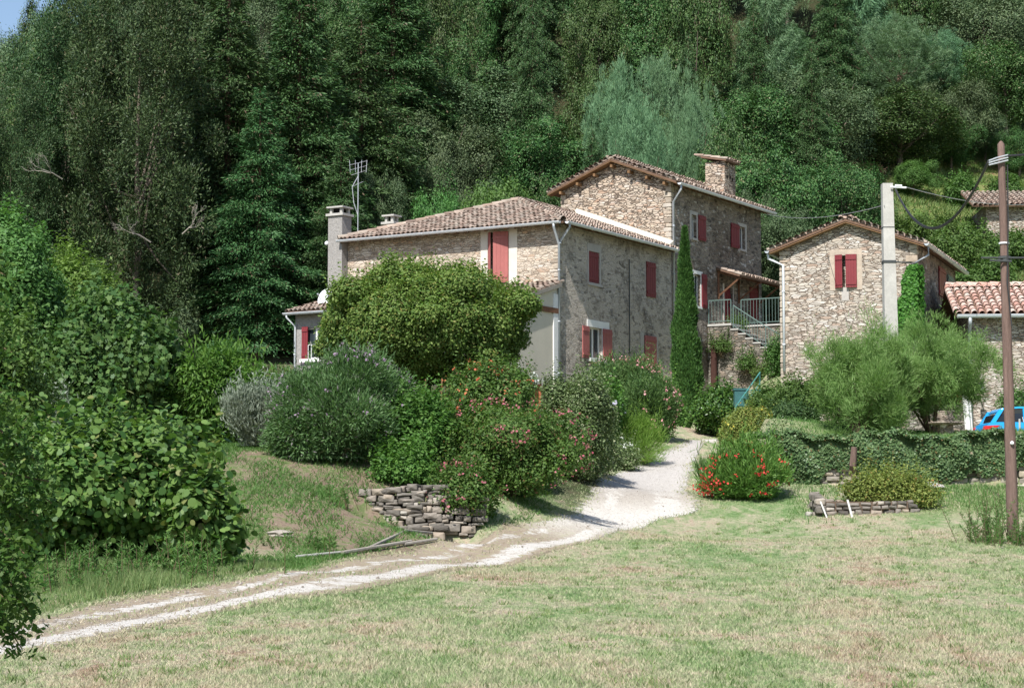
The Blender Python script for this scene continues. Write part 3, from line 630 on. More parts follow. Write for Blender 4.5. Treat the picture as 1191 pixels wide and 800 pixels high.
downpipe([A.P(E0 - .08, T0 + .35, ZE - .06), A.P(E0 - .08, T0 + .35, ZE - .18), A.P(-.07, -.05, ZE - .75), A.P(-.07, -.05, zg)], hA)
downpipe([A.P(E0 + .3, T0 - .08, ZE - .06), A.P(E0 + .3, T0 - .08, ZE - .18), A.P(.0, -.08, ZE - .6), A.P(-.05, -.05, ZE - .80)], hA)
downpipe([A.P(TS0 + .25, -ove - .08, ze_t - .04), A.P(TS0 + .25, -ove - .08, ze_t - .2), A.P(SE + .05, -.08, ze_t - .65), A.P(SE + .05, -.08, 4.5)], hA)
# side wall windows
slab(A, 't', 0, w1[0] - .10, w1[1] + .12, w1[3], w1[3] + .28, 'lintel', 'greylime', hA)
slab(A, 't', 0, w1[1], w1[1] + .11, w1[2] - .02, w1[3], 'surround', 'greylime', hA, out=.017); slab(A, 't', 0, w1[0] - .1, w1[0], w1[2] - .02, w1[3], 'surround', 'greylime', hA, out=.017)
slab(A, 't', 0, w1[0] - .1, w1[1] + .12, w1[2] - .12, w1[2] - .02, 'sill', 'greylime', hA, out=.06)
shutter(A, 't', 0, w1[0] + .01, w1[1] - .01, w1[2] + .01, w1[3] - .01, 'dark_red', hA, off=-.05, boards=5)
shutter(A, 't', 0, w2[0] - .02, w2[1] + .03, w2[2] - .02, w2[3] + .02, 'dark_red', hA, off=.012, boards=5)
slab(A, 't', 0, w3[0] - .12, w3[1] + .55, w3[3], w3[3] + .26, 'lintel', 'white_paint', hA)
slab(A, 't', 0, w3[0] - .04, w3[1] + .2, w3[2] - .13, w3[2], 'sill', 'white_paint', hA, out=.10)
casement(A, 't', 0, *w3[:2], *w3[2:], hA); slab(A, 't', 0, w3[1], w3[1] + .1, w3[2], w3[3], 'surround', 'white_paint', hA, out=.012)
wd = A.ht(676.5, 400)[0]
shutter(A, 't', 0, wd, w3[0] - .02, w3[2] - .02, w3[3], 'brick_red', hA, off=.02, boards=3, battens=(.12, .88))
shutter(A, 't', 0, w3[1] + .02, A.ht(710.5, 400)[0], w3[2] - .02, w3[3], 'brick_red', hA, off=.028, boards=3)
shutter(A, 't', 0, w4[0], w4[1], w4[2], w4[3], 'brick_red', hA, off=.02, boards=5)
slab(A, 't', 0, w4[0] - .3, w4[0] - .02, w4[2] - .1, w4[3] + .1, 'surround', 'greylime', hA, out=.014); slab(A, 't', 0, w4[1] + .02, w4[1] + .22, w4[2] - .5, w4[3] + .05, 'surround', 'greylime', hA, out=.014)
pa = A.ht(731, 345)[0]; mb = MB(); mb.tube([A.P(pa, -.04, A.ht(731, 302)[1]), A.P(pa, -.04, A.ht(731, 440)[1])], .02, 6); mb.build('wall_pipe', 'iron', hA)
# front window with one shutter ajar
slab(A, 's', 0, f1[0] - .35, f1[0], f1[2] - .35, f1[3] + .2, 'surround', 'lime', hA, out=.018); slab(A, 's', 0, f1[1], f1[1] + .3, f1[2] - .35, f1[3] + .2, 'surround', 'lime', hA, out=.018)
slab(A, 's', 0, f1[0], f1[1], f1[3], f1[3] + .2, 'surround', 'lime', hA, out=.018)
fm = A.hs(576.5, 300)[0]
shutter(A, 's', 0, f1[0] + .0, fm, f1[2] - .0, f1[3], 'brick_red', hA, hinge='a', ang=R(16), boards=4, off=.02)
shutter(A, 's', 0, fm + .06, f1[1], f1[2] - .0, f1[3], 'brick_red', hA, hinge='b', ang=R(40), boards=3, off=.02)
# tower openings
for (w_, side) in ((t1, 1), (t2, -1), (t3, 1)):
    casement(A, 't', .02, *w_, hA, depth=.16, fw=.035)
    mt_ = 'white_paint' if w_ is t3 else 'greylime'
    slab(A, 't', .02, w_[0] - .16, w_[0], w_[2] - .1, w_[3] + .14, 'surround', mt_, hA, out=.02); slab(A, 't', .02, w_[1], w_[1] + .16, w_[2] - .1, w_[3] + .14, 'surround', mt_, hA, out=.02)
    slab(A, 't', .02, w_[0], w_[1], w_[3], w_[3] + .14, 'lintel', mt_, hA, out=.02); slab(A, 't', .02, w_[0] - .02, w_[1] + .02, w_[2] - .09, w_[2], 'sill', mt_, hA, out=.06)
s_a = [A.ht(px, 300)[0] for px in (812, 820.5)]; shutter(A, 't', .02, s_a[0], s_a[1], t1[2] - .03, t1[3] + .05, 'dark_red', hA, off=.03, boards=5)
s_a = [A.ht(px, 300)[0] for px in (850, 859.5)]; shutter(A, 't', .02, s_a[0], s_a[1], t2[2] - .03, t2[3] + .03, 'dark_red', hA, off=.03, boards=5)
s_a = [A.ht(px, 300)[0] for px in (816, 820.5)]; shutter(A, 't', .02, t3[1] + .03, s_a[1] + .05, t3[2] - .03, t3[3] + .05, 'dark_red', hA, off=.03, boards=4)
shutter(A, 't', .02, t5[0], t5[1], t5[2], t5[3], 'dark_red', hA, off=.012, boards=6)
mb = MB(); fbox(mb, A, td[0] + .1, td[1] - .02, .12, .17, td[2], td[3] - .05); 
for i in range(3): fbox(mb, A, td[0] + .16 + i * .27, td[0] + .36 + i * .27, .105, .12, td[2] + .15, td[3] - .25)
dr = mb.build('door', 'dark_red', hA); mb = MB(); fbox(mb, A, td[1] - .2, td[1] - .17, .04, .105, td[2] + .95, td[2] + 1.08); mb.build('handle', 'iron', dr)
slab(A, 't', .02, td[0] - .12, td[0], td[2], td[3] + .1, 'door_frame', 'lime', hA, out=.02); slab(A, 't', .02, td[1], td[1] + .08, td[2], td[3] + .1, 'door_frame', 'greylime', hA, out=.02)
# tiled awning over the door
za1 = A.ht(834, 312)[1]; a0_ = A.ht(833, 312)[0]; a1_ = A.ht(883, 325)[0]; AW = 1.05; slw = .33
aw = MB(); 
tile_slope(planeP(A, a0_, -AW, za1 - AW * slw, 1, 0, 0, 1, slw), [(0, 0), (a1_ - a0_, 0), (a1_ - a0_, math.hypot(AW, AW * slw)), (0, math.hypot(AW, AW * slw))], parent=hA, seed=11, name='awning')
for s_ in (a0_ + .15, (a0_ + a1_) / 2, a1_ - .2):
    mb = MB(); mb.tube([A.P(s_, 0, za1 - 1.15), A.P(s_, -AW + .12, za1 - AW * slw - .12)], .05, 4); mb.tube([A.P(s_, 0, za1 - .12), A.P(s_, -AW + .02, za1 - AW * slw - .12)], .05, 4); mb.tube([A.P(s_, -.03, za1 - .1), A.P(s_, -.03, za1 - 1.25)], .05, 4); mb.build('bracket', 'old_wood', hA)
# front lean-to
LD = 2.75; ZL0, ZL1 = 9.12, 9.92; TL = TW + .35
slc = (ZL1 - ZL0) / (LD + .3); kc = math.hypot(LD + .3, ZL1 - ZL0)
tile_slope(planeP(A, -LD - .3, -.12, ZL0, 0, 1, 1, 0, slc), [(0, 0), (TL + .3, 0), (TL + .3, kc), (0, kc)], parent=hA, seed=12)
lw = holeA(352.5, 381, 381, 417, 's', -LD)
lzt = lambda t: ZL0 + .02
wall(A, 's', -LD, 0, TL, zb, lzt, [lw], depth=.2).build('lean_to_front_wall', 'roughcast', hA)
wall(A, 't', 0, -LD, 0, zb, lambda s: ZL0 - .03 + slc * (s + LD + .3), brk=[-1]).build('lean_to_side_wall', 'cream', hA)
wall(A, 't', TL, -LD, 0, zb, lambda s: ZL0 - .03 + slc * (s + LD + .3)).build('lean_to_side_wall', 'roughcast', hA)
mb = MB(); fbox(mb, A, -LD - .1, -.02, -.06, .0, A.ht(620, 357)[1] - .09, A.ht(620, 357)[1] + .09); mb.build('beam', 'old_wood', hA)
mb = MB(); mb.hexa([A.P(-LD - .3, -.14, ZL0 - .14), A.P(0, -.14, ZL1 - .14), A.P(0, -.10, ZL1 - .14), A.P(-LD - .3, -.10, ZL0 - .14), A.P(-LD - .3, -.14, ZL0 + .0), A.P(0, -.14, ZL1 + .0), A.P(0, -.10, ZL1 + .0), A.P(-LD - .3, -.10, ZL0 + .0)]); mb.build('barge_board', 'grey_wood', hA)
mb = MB(); fbox(mb, A, -.42, -.12, -.04, .0, zb, ZL1 - .42); mb.build('sunlit_strip', 'white_paint', hA)  # white strip painting the sunlit wedge onto the cream lean-to wall
gutter(A.P(-LD - .38, .1, ZL0 - .03), A.P(-LD - .38, TL + .25, ZL0 - .05), hA, mat='zinc_white')
downpipe([A.P(-LD - .38, TL + .12, ZL0 - .08), A.P(-LD - .38, TL + .12, ZL0 - .2), A.P(-LD - .06, TL - .03, ZL0 - .5), A.P(-LD - .06, TL - .03, 4.5)], hA, rad=.035, mat='zinc_white')
casement(A, 's', -LD, *lw, hA, depth=.12); slab(A, 's', -LD, lw[0] - .08, lw[1] + .08, lw[2] - .12, lw[2], 'sill', 'white_paint', hA, out=.1)
ls = A.hs(359, 400, -LD)[0]; shutter(A, 's', -LD, ls, lw[1] + .02, lw[2], lw[3] + .05, 'dark_red', hA, off=.03, boards=3)
mb = MB()
for i in range(6): q_ = lw[0] + .12 + i * .14; mb.tube([A.P(-LD - .06, q_, lw[2] + .02), A.P(-LD - .06, q_, lw[2] + .5)], .012, 5)
mb.tube([A.P(-LD - .06, lw[0] + .05, lw[2] + .5), A.P(-LD - .06, lw[1] - .3, lw[2] + .5)], .015, 5); mb.build('window_bars', 'white_paint', hA)
# chimneys (fixed to the house: parts)
def rchim(ca, ta, tb, z0, z1, name='chimney', mat='roughcast', cap='concrete', sd=.6):
    mb = MB(); fbox(mb, A, ca, ca + sd, ta, tb, z0, z1); c_ = mb.build(name, mat, hA)
    mb = MB(); fbox(mb, A, ca - .07, ca + sd + .07, ta - .07, tb + .07, z1, z1 + .09)
    for aa in (ca + .04, ca + sd - .14):
        for bb in (ta + .04, tb - .14): fbox(mb, A, aa, aa + .1, bb, bb + .1, z1 + .09, z1 + .30)
    fbox(mb, A, ca - .05, ca + sd + .05, ta - .05, tb + .05, z1 + .30, z1 + .36); mb.build('chimney_cap', cap, c_)
    mb = MB(); fbox(mb, A, ca + .15, ca + sd - .15, ta + .15, tb - .15, z1 + .09, z1 + .28); mb.build('flue', 'dark', c_)
    return c_
cz = A.hs(394, 249, -.1)[1]; rchim(-.35, TW + .02, TW + .66, 9.3, cz - .1)
c2 = A.P(1.6, 8.45, 0); zc2 = zat(262, c2.y); rchim(1.4, 8.0, 8.45, ZE + .2, zc2, mat='lime', sd=.45)
s3, _ = A.ht(838, 210, 1.6); t3_ = 1.6; ztc = zat(197, A.P(s3, t3_, 0).y)
mb = MB(); fbox(mb, A, s3 - .55, s3 + .55, t3_ - .45, t3_ + .45, 14.6, ztc); ck = mb.build('chimney', 'stone_tower', hA)
mb = MB()
for aa in np.linspace(s3 - .55, s3 + .33, 4):
    fbox(mb, A, aa, aa + .2, t3_ - .45, t3_ + .45, ztc + .001, ztc + .24)
mb.build('chimney_cap', 'stone_tower', ck); mb = MB(); fbox(mb, A, s3 - .5, s3 + .5, t3_ - .3, t3_ + .3, ztc + .005, ztc + .22); mb.build('flue', 'dark', ck)
tile_slope(lambda a, b: A.P(s3 - .7 + a, t3_ - .6 + b * .97, ztc + .27 + b * .2), [(0, 0), (1.4, 0), (1.4, 1.2), (0, 1.2)], parent=hA, seed=21, name='chimney_roof', EX=.4)
mb = MB()
for (ds, zz) in ((-.3, .35), (0, .32), (.27, .38)): fbox(mb, A, s3 + ds - .06, s3 + ds + .06, t3_ - .456, t3_ - .44, ztc - zz - .14, ztc - zz)
mb.build('vent_hole', 'dark', ck)
# satellite dish and aerial
dq = A.P(-1.9, TL - .75, 0); dz = zat(347, dq.y); dish = thing('satellite_dish', (dq.x, dq.y, dz - .35), 'small white satellite dish mounted on the lean-to roof by the tall grey chimney', 'satellite dish')
mb = MB(); nrm = Vector((-.55, -.8, .25)).normalized(); sx_ = nrm.cross(Vector((0, 0, 1))).normalized(); sy_ = sx_.cross(nrm); cc = Vector((dq.x, dq.y, dz))
rings = [(r_, .06 - .6 * r_ * r_) for r_ in (0.02, .12, .22, .31, .37)]
for (r0, o0), (r1, o1) in zip(rings[:-1], rings[1:]):
    for j in range(20):
        a, b = 2 * math.pi * j / 20, 2 * math.pi * (j + 1) / 20
        f = lambda r_, o_, w_: cc + (sx_ * math.cos(w_) + sy_ * math.sin(w_)) * r_ * (1 if True else 1) - nrm * o_
        mb.quad(f(r0, o0, a), f(r1, o1, a), f(r1, o1, b), f(r0, o0, b))
mb.build('reflector', 'porcelain', dish, smooth=True); mb = MB(); mb.tube([cc - sy_ * .35, cc + nrm * .42 - sy_ * .05], .015, 5); mb.tube([cc + nrm * .42 - sy_ * .05, cc + nrm * .5 - sy_ * .0], .035, 8); mb.build('feed_arm', 'zinc', dish)
mb = MB(); mb.tube([cc - nrm * .06, (dq.x + .05, dq.y + .1, dz - .1), (dq.x + .05, dq.y + .1, dz - .62)], .025, 6); mb.build('mast', 'zinc', dish)
aq = A.P(.5, TW - .1, 0); za0, za9 = zat(292, aq.y), zat(190, aq.y); ant = thing('rooftop_aerial', (aq.x, aq.y, za0), 'thin metal television aerial rising beside the tall grey chimney', 'aerial')
mb = MB(); mb.tube([(aq.x, aq.y, za0 - .3), (aq.x, aq.y, za9)], .018, 6); mb.build('mast', 'zinc', ant)
mb = MB()
for k_, (dz_, ln) in enumerate(((.0, .55), (.12, .5), (.24, .42), (.5, .3))): mb.tube([(aq.x - ln * .6, aq.y - .15, za9 - dz_ * 1.6 - .1), (aq.x + ln * .6, aq.y + .15, za9 - dz_ * 1.6 + .12)], .008, 4)
for x_ in (-.3, -.1, .12, .3): mb.tube([(aq.x + x_, aq.y, za9 - .35), (aq.x + x_ * 1.1, aq.y, za9 + .12)], .01, 4)
mb.build('dipoles', 'wire', ant); mb = MB(); mb.tube([(aq.x, aq.y, za9 - .5), (aq.x - .22, aq.y, za9 - .9), (aq.x - .16, aq.y, za9 - 1.5), (aq.x, aq.y, za9 - 2)], .015, 5); mb.build('cable', 'wire', ant)
lp = A.P(-.3, TW + .75, 0); zl_ = zat(283, lp.y); lm = thing('wall_lamp', (lp.x, lp.y, zl_), 'small white globe lamp on a bracket at the top of the tall grey chimney wall', 'lamp')
mb = MB(); mb.lathe((lp.x, lp.y, zl_ - .09), [(.02, -.0), (.08, .04), (.09, .09), (.06, .15), (.02, .17)], 10); mb.build('globe', 'porcelain', lm, smooth=True)
mb = MB(); mb.tube([(lp.x, lp.y, zl_ + .08), A.P(-.2, TW + .6, zl_ + .15)], .02, 5); mb.build('bracket', 'iron', lm)

quoins(A, 0, 0, ZL1 + .1, ZE, hA, 1); quoins(A, SE, 0.02, ZE + .35, ZT, hA, 2); quoins(A, SE, TWW, 13.6, ZT, hA, 3, 1, -1)
# ---- stone stair and terrace with railings in front of the door
zt_ = td[2] - .05; SD = 1.35
st = thing('stone_stair', A.P(12, -1.5, 5), 'stone landing and stair with steps running down below the tiled door awning', 'staircase')
L0, L1 = td[0] - 1.6, td[1] + .15
mb = MB(); wall(A, 's', L0, -1.0, 0.0, zb, lambda t: zt_, mb=mb); wall(A, 't', -1.0, L0, L1 + .01, zb, lambda t: zt_, mb=mb)
mb.build('landing_wall', 'stone_grey', st); slab(A, 's', L0 + 1.5, -1.04, 0, zt_ + .002, zt_ + .09, 'landing_slab', 'concrete', st, out=1.54, inn=1.2)
nst = 9; run = 2.9 / nst; tB = -1.0 - 2.9; drop = 1.75 / nst
mb = MB(); 
for i in range(nst):
    t0 = -1.0 - i * run; zt2 = zt_ - (i + 1) * drop
    mb.quad(A.P(L0, t0, zb), A.P(L0, t0 - run, zb), A.P(L0, t0 - run, zt2), A.P(L0, t0, zt2))
mb.quad(A.P(L0, tB, zb), A.P(L0, tB - .6, zb), A.P(L0, tB - .6, zt_ - 1.8), A.P(L0, tB, zt_ - 1.8)); mb.quad(A.P(L0, tB - .6, zb), A.P(L0 + 1.2, tB - .6, zb), A.P(L0 + 1.2, tB - .6, zt_ - 1.8), A.P(L0, tB - .6, zt_ - 1.8))
mb.build('stair_wall', 'stone_grey', st)
for i in range(nst):
    t0 = -1.0 - i * run; zt2 = zt_ - (i + 1) * drop; mb = MB(); fbox(mb, A, L0 - .03, L0 + 1.2, t0 - run - .03, t0, zt2, zt2 + .06); mb.build('step', 'concrete', st)
L2 = L0 + 1.2
tw = thing('terrace_wall', A.P(L2, -2.5, 5), 'mossy stone retaining wall behind the steps between the tower and the gabled annex', 'wall')
mb = MB(); wall(A, 's', L2, -5.2, 0, zb, lambda t: zt_ + .02, mb=mb); mb.quad(A.P(L2, -5.2, zt_ + .02), A.P(SB + 1, -5.2, zt_ + .02), A.P(SB + 1, 0, zt_ + .02), A.P(L2, 0, zt_ + .02)); wall(A, 't', -5.2, L2, SB + 1, zb, lambda t: zt_ + .02, mb=mb); mb.build('masonry', 'stone_grey', tw)
mb = MB(); fbox(mb, A, L2 - .05, L2 + .35, -5.2, -.2, zt_ + .025, zt_ + .09); mb.build('coping', 'concrete', tw)
def railing(pts, h, label, mat='rail_grey', gap=.13, post=.02):
    g = thing('railing', pts[0], label, 'railing'); pts = [Vector(p) for p in pts]; up = Vector((0, 0, h))
    mb = MB(); mb.tube([p + up for p in pts], .022, 6); mb.tube([p + Vector((0, 0, .1)) for p in pts], .015, 6); mb.build('handrail', mat, g)
    for p in pts: q = MB(); q.tube([p, p + up], post, 6); q.build('post', mat, g)
    mb = MB()
    for a, b in zip(pts[:-1], pts[1:]):
        n = max(1, int((b - a).length / gap))
        for i in range(1, n): c_ = a.lerp(b, i / n); mb.tube([c_ + Vector((0, 0, .1)), c_ + up], .009, 4, cap=False)
    mb.build('bars', mat, g); return g
railing([A.P(L2 + .05, -.9, zt_ + .09), A.P(L2 + .05, -2.0, zt_ + .09), A.P(L2 + .05, -3.6, zt_ + .09)], 1.05, 'pale green metal railing along the top of the terrace wall by the annex')
railing([A.P(L0 + .05, -.02, zt_ + .09), A.P(L0 + .05, -1.0, zt_ + .09)], .95, 'pale green metal railing across the landing below the tiled awning')
railing([A.P(L0 + .05, -1.1, zt_ - .1), A.P(L0 + .05, -2.5, zt_ - .1 - 1.5 * drop / run), A.P(L0 + .05, -3.9, zt_ - .1 - 2.85 * drop / run)], .9, 'thin sloping metal railing following the stone steps down')

# ---- gabled annex
D = Fr((xat(1068, 68), 68, 0), (.3616, .932)); DW = 4.65; DL = 8.0; DE = 10.75; DP = 11.58
hD = thing('stone_annex', D.P(0, 0, 4), 'small gabled stone house with one pair of red shutters behind the concrete pole', 'house')
def holeD(px0, py0, px1, py1, axis='s'):
    f = D.ht if axis == 't' else D.hs
    a, z1 = f(px0, py0); a2, z0 = f(px1, py1); zc = f(px0, py1)[1]; zt = f(px1, py0)[1]
    return (min(a, a2), max(a, a2), (z0 + zc) / 2, (z1 + zt) / 2)
d1 = holeD(979, 297, 986.5, 334); d2 = holeD(1091, 312, 1099, 345, 't')
gD = lambda t: DE + (DP - DE) * (1 - abs(t - DW / 2) / (DW / 2))
wall(D, 's', 0, 0, DW, 2.5, gD, [d1], brk=[DW / 2]).build('gable_wall', 'stone_annex', hD)
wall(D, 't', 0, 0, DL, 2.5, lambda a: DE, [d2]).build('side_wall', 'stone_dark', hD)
wall(D, 't', DW, 0, DL, 2.5, lambda a: DE).build('far_wall', 'stone_dark', hD); wall(D, 's', DL, 0, DW, 2.5, gD, brk=[DW / 2]).build('rear_wall', 'stone_dark', hD)
quoins(D, 0, 0, 3.5, DE, hD, 4); quoins(D, 0, DW, 3.5, DE, hD, 5, 1, -1)
slD = (DP - DE) / (DW / 2); oe, og = .3, .3; zeD = DE - oe * slD + .1; zrD = DP + .1; kD = math.hypot(DW / 2 + oe, zrD - zeD)
tile_slope(planeP(D, -og, -oe, zeD, 1, 0, 0, 1, slD), [(0, 0), (DL + .6, 0), (DL + .6, kD), (0, kD)], parent=hD, seed=31)
tile_slope(planeP(D, -og, DW + oe, zeD, 1, 0, 0, -1, slD), [(0, 0), (DL + .6, 0), (DL + .6, kD), (0, kD)], parent=hD, seed=32)
ridge_tiles([D.P(-og, DW / 2, zrD + .05), D.P(DL + .3, DW / 2, zrD + .05)], hD)
for (ta, tb) in ((-oe, DW / 2), (DW + oe, DW / 2)):
    scallops(D.P(-og - .07, ta, zeD + .05), D.P(-og - .07, tb, zrD + .05), D.D(1, 0), hD, seed=int(ta * 10) + 50)
    mb = MB(); mb.hexa([D.P(-og + .02, ta, zeD - .12), D.P(0, ta, zeD - .12), D.P(0, tb, zrD - .12), D.P(-og + .02, tb, zrD - .12), D.P(-og + .02, ta, zeD - .08), D.P(0, ta, zeD - .08), D.P(0, tb, zrD - .08), D.P(-og + .02, tb, zrD - .08)]); mb.build('verge_board', 'eave_wood', hD)
gutter(D.P(-og, -oe - .08, zeD - .02), D.P(DL + .3, -oe - .08, zeD - .04), hD); gutter(D.P(-og, DW + oe + .08, zeD - .02), D.P(DL + .3, DW + oe + .08, zeD - .04), hD)
downpipe([D.P(-.1, DW + oe + .08, zeD - .08), D.P(-.1, DW + oe + .08, zeD - .25), D.P(-.06, DW - .12, zeD - .5), D.P(-.06, DW - .12, D.hs(907, 432)[1])], hD, mat='zinc_white')
downpipe([D.P(.05, -oe - .08, zeD - .08), D.P(.05, -oe - .08, zeD - .35), D.P(-.06, .1, zeD - .65), D.P(-.06, .1, 5)], hD)
x1, x2 = D.hs(997, 300)[0], D.hs(970.5, 300)[0]
slab(D, 's', 0, d1[0] - .02, d1[1] + .02, d1[2] - .45, d1[2] - .004, 'sill', 'greylime', hD, out=.012)
slab(D, 's', 0, x1 - .16, x2 + .16, d1[3] + .0, d1[3] + .2, 'surround', 'tanlime', hD, out=.015)
slab(D, 's', 0, x1 - .16, d1[0], d1[2] - .1, d1[3], 'surround', 'tanlime', hD, out=.012); slab(D, 's', 0, d1[1], x2 + .16, d1[2] - .1, d1[3], 'surround', 'tanlime', hD, out=.012)
shutter(D, 's', 0, x1, (d1[0] + d1[1]) / 2 - .05, d1[2] - .02, d1[3] + .02, 'dark_red', hD, boards=4, hinge='a', ang=R(10)); shutter(D, 's', 0, (d1[0] + d1[1]) / 2 + .07, x2, d1[2] - .02, d1[3] + .02, 'dark_red', hD, boards=4, hinge='b', ang=R(14))
shutter(D, 't', 0, d2[0], d2[1], d2[2], d2[3], 'dark_red', hD, off=.015, boards=4)
s_a = [D.ht(px, 330)[0] for px in (1101.5, 1107)]; shutter(D, 't', 0, s_a[0], s_a[1], d2[2] - .1, d2[3] - .1, 'rail_grey', hD, off=.02, boards=3, label='grey-green shutter hooked open beside the red one')

# ---- pink-tiled outbuilding at the frame's edge
E = Fr((xat(1126, 68), 68, 0), (0.10, .995)); EL = 12.0
hE = thing('outbuilding', E.P(0, -3, 4), 'low stone outbuilding with a pink tiled roof behind the parked blue car', 'outbuilding')
eze, ezr = zat(366, 67.6), zat(335, 70.5)
slE = (ezr - eze) / 3.0; kE = math.hypot(3.0, ezr - eze)
tile_slope(planeP(E, -.45, .45, eze, 0, -1, 1, 0, slE), [(0, 0), (EL, 0), (EL, kE), (0, kE)], parent=hE, W=.25, EX=.38, rad=.108, mat='tiles_pink', seed=41)
tile_slope(planeP(E, 5.55, .45, eze, 0, -1, -1, 0, slE), [(0, 0), (EL, 0), (EL, kE), (0, kE)], parent=hE, W=.25, EX=.38, rad=.108, mat='tiles_pink', seed=42)
ridge_tiles([E.P(2.55, .45, ezr + .06), E.P(2.55, -EL + .45, ezr + .06)], hE, mat='tiles_pink', rad=.13)
ridge_tiles([E.P(-.45, .40, eze + .06), E.P(2.55, .40, ezr + .06)], hE, mat='tiles_pink', rad=.12)
gE = lambda s: eze - .05 + min(s + .45, 5.55 - s) * slE
wall(E, 's', 0, -EL + .6, 0, 2.0, lambda t: eze + .08).build('front_wall', 'stone_annex', hE)
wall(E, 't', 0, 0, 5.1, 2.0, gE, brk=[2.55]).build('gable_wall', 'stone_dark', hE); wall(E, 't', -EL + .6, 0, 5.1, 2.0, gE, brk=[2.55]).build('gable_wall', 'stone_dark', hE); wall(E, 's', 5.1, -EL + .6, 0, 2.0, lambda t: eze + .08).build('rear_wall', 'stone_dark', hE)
gutter(E.P(-.55, .4, eze - .02), E.P(-.55, -EL + .5, eze - .04), hE, rad=.10, mat='zinc_white')
downpipe([E.P(-.55, -.02, eze - .1), E.P(-.55, -.02, eze - .3), E.P(-.07, -.05, eze - .5), E.P(-.07, -.05, 3.5)], hE, rad=.06)
# ---- far ruin up the slope
G = Fr((xat(1150, 95), 95, 0), (0.05, .999)); gz = h1(xat(1170, 95), 95)
hG = thing('hillside_barn', G.P(0, -3, gz), 'old stone barn with low tiled roof high on the grassy slope', 'barn')
ge, gr = zat(239, 94.5), zat(226, 98)
wall(G, 's', 0, -12, 0, gz - 3, lambda t: ge + .1).build('front_wall', 'stone_annex', hG); wall(G, 't', 0, 0, 5, gz - 3, lambda s: ge + .1).build('side_wall', 'stone_dark', hG)
slG = (gr - ge) / 3.2
tile_slope(planeP(G, -.5, .7, ge, 0, -1, 1, 0, slG), [(0, 0), (12.5, 0), (12.5, 3.4), (0, 3.4)], parent=hG, seed=51, W=.24, EX=.4, rad=.1)

# ------------------------------------------------------------------ vegetation
def unit(v): return v / np.maximum(np.linalg.norm(v, axis=-1, keepdims=True), 1e-9)
def rdir(n, r): return unit(r.normal(size=(n, 3)))
def leaf_quads(P, Nn, L_, W_, r, bias=1.0, along=None, lift=0.0):
    """diamond leaves; Nn outward hint for the face normal; along: preferred direction of the leaf axis"""
    n = len(P); nr = unit(Nn * bias + rdir(n, r)); a = rdir(n, r) if along is None else unit(along + rdir(n, r) * .55)
    if along is None: d = unit(np.cross(nr, a))
    else: d = a
    s = unit(np.cross(d, nr)); l = (L_ * r.uniform(.65, 1.25, n))[:, None]; w = (W_ * r.uniform(.7, 1.2, n))[:, None]
    m = P + d * l * .45 + np.array([0, 0, lift])
    return np.stack([P, m + s * w * .5, P + d * l, m - s * w * .5], 1)
def round_leaves(P, Nn, L_, r, bias=1.0, along=None, wr=.9, lobed=False):
    n = len(P); nr = unit(Nn * bias + rdir(n, r)); a = rdir(n, r) if along is None else unit(along + rdir(n, r) * .5)
    d = unit(a - nr * (a * nr).sum(-1, keepdims=True)); s = np.cross(d, nr); l = (L_ * r.uniform(.6, 1.25, n))[:, None]
    if lobed: k = [(0, 0), (.18, .42), (.42, .30), (.62, .50), (.68, .22), (1.0, 0), (.68, -.22), (.62, -.50), (.42, -.30), (.18, -.42)]
    else: k = [(0, 0), (.16, .34), (.5, .46), (.82, .30), (1.0, 0), (.82, -.30), (.5, -.46), (.16, -.34)]
    return np.stack([P + d * l * x + s * l * y * wr + nr * l * (.18 * abs(y)) for x, y in k], 1)
def lumps(center, rad, n, r, size=(.38, .6), spread=.62, flat=0.0, core=.64):
    """smaller ellipsoids packed inside a big one -> list of (c, radii)"""
    out = []; c = np.array(center, float); R_ = np.array(rad, float)
    g = (1 + 5 ** .5) / 2
    for i in range(n):
        th = 2 * math.pi * i / g; z = 1 - 2 * (i + .5) / n; q = math.sqrt(max(0, 1 - z * z)); d = np.array([q * math.cos(th), q * math.sin(th), z]) + r.normal(size=3) * .22
        s = r.uniform(*size); k = spread * r.uniform(.75, 1.12) * (1 - .25 * (s - size[0]) / (size[1] - size[0] + 1e-6))
        out.append((c + d * R_ * k, R_ * s * np.array([1, 1, 1 - flat])))
    out.append((c, R_ * core)); return out
def sample_lumps(lm, n, r, up=.15, inner=.82, depth=.18):
    C = np.array([l[0] for l in lm]); Q = np.array([l[1] for l in lm]); ar = (Q[:, 0] * Q[:, 2]); ar = ar / ar.sum()
    P, Nn = [], []; tot = 0
    while tot < n:
        k = r.choice(len(lm), size=n, p=ar); d = rdir(n, r); d[:, 2] += up; d = unit(d); rr = 1 - depth * r.random(n)[:, None] ** 2
        p = C[k] + d * Q[k] * rr; ok = np.ones(n, bool)
        for c, q in zip(C, Q): ok &= (((p - c) / q) ** 2).sum(-1) > inner ** 2 * .9
        ok |= r.random(n) < .04
        P.append(p[ok]); Nn.append(unit(d / Q[k])[ok]); tot += ok.sum()
        if tot == 0: break
    return np.concatenate(P)[:n], np.concatenate(Nn)[:n]
def wob(P, r, f0, octs=3):
    o = np.zeros(len(P)); a = 1.0; tot = 0
    for k in range(octs):
        for j in range(3):
            d = rdir(1, r)[0]; o += a * np.sin(P @ d * f0 * 1.9 ** k * r.uniform(.7, 1.3) + r.uniform(0, 6.28)) ; tot += a * a * .5
        a *= .75
    return o / math.sqrt(tot)
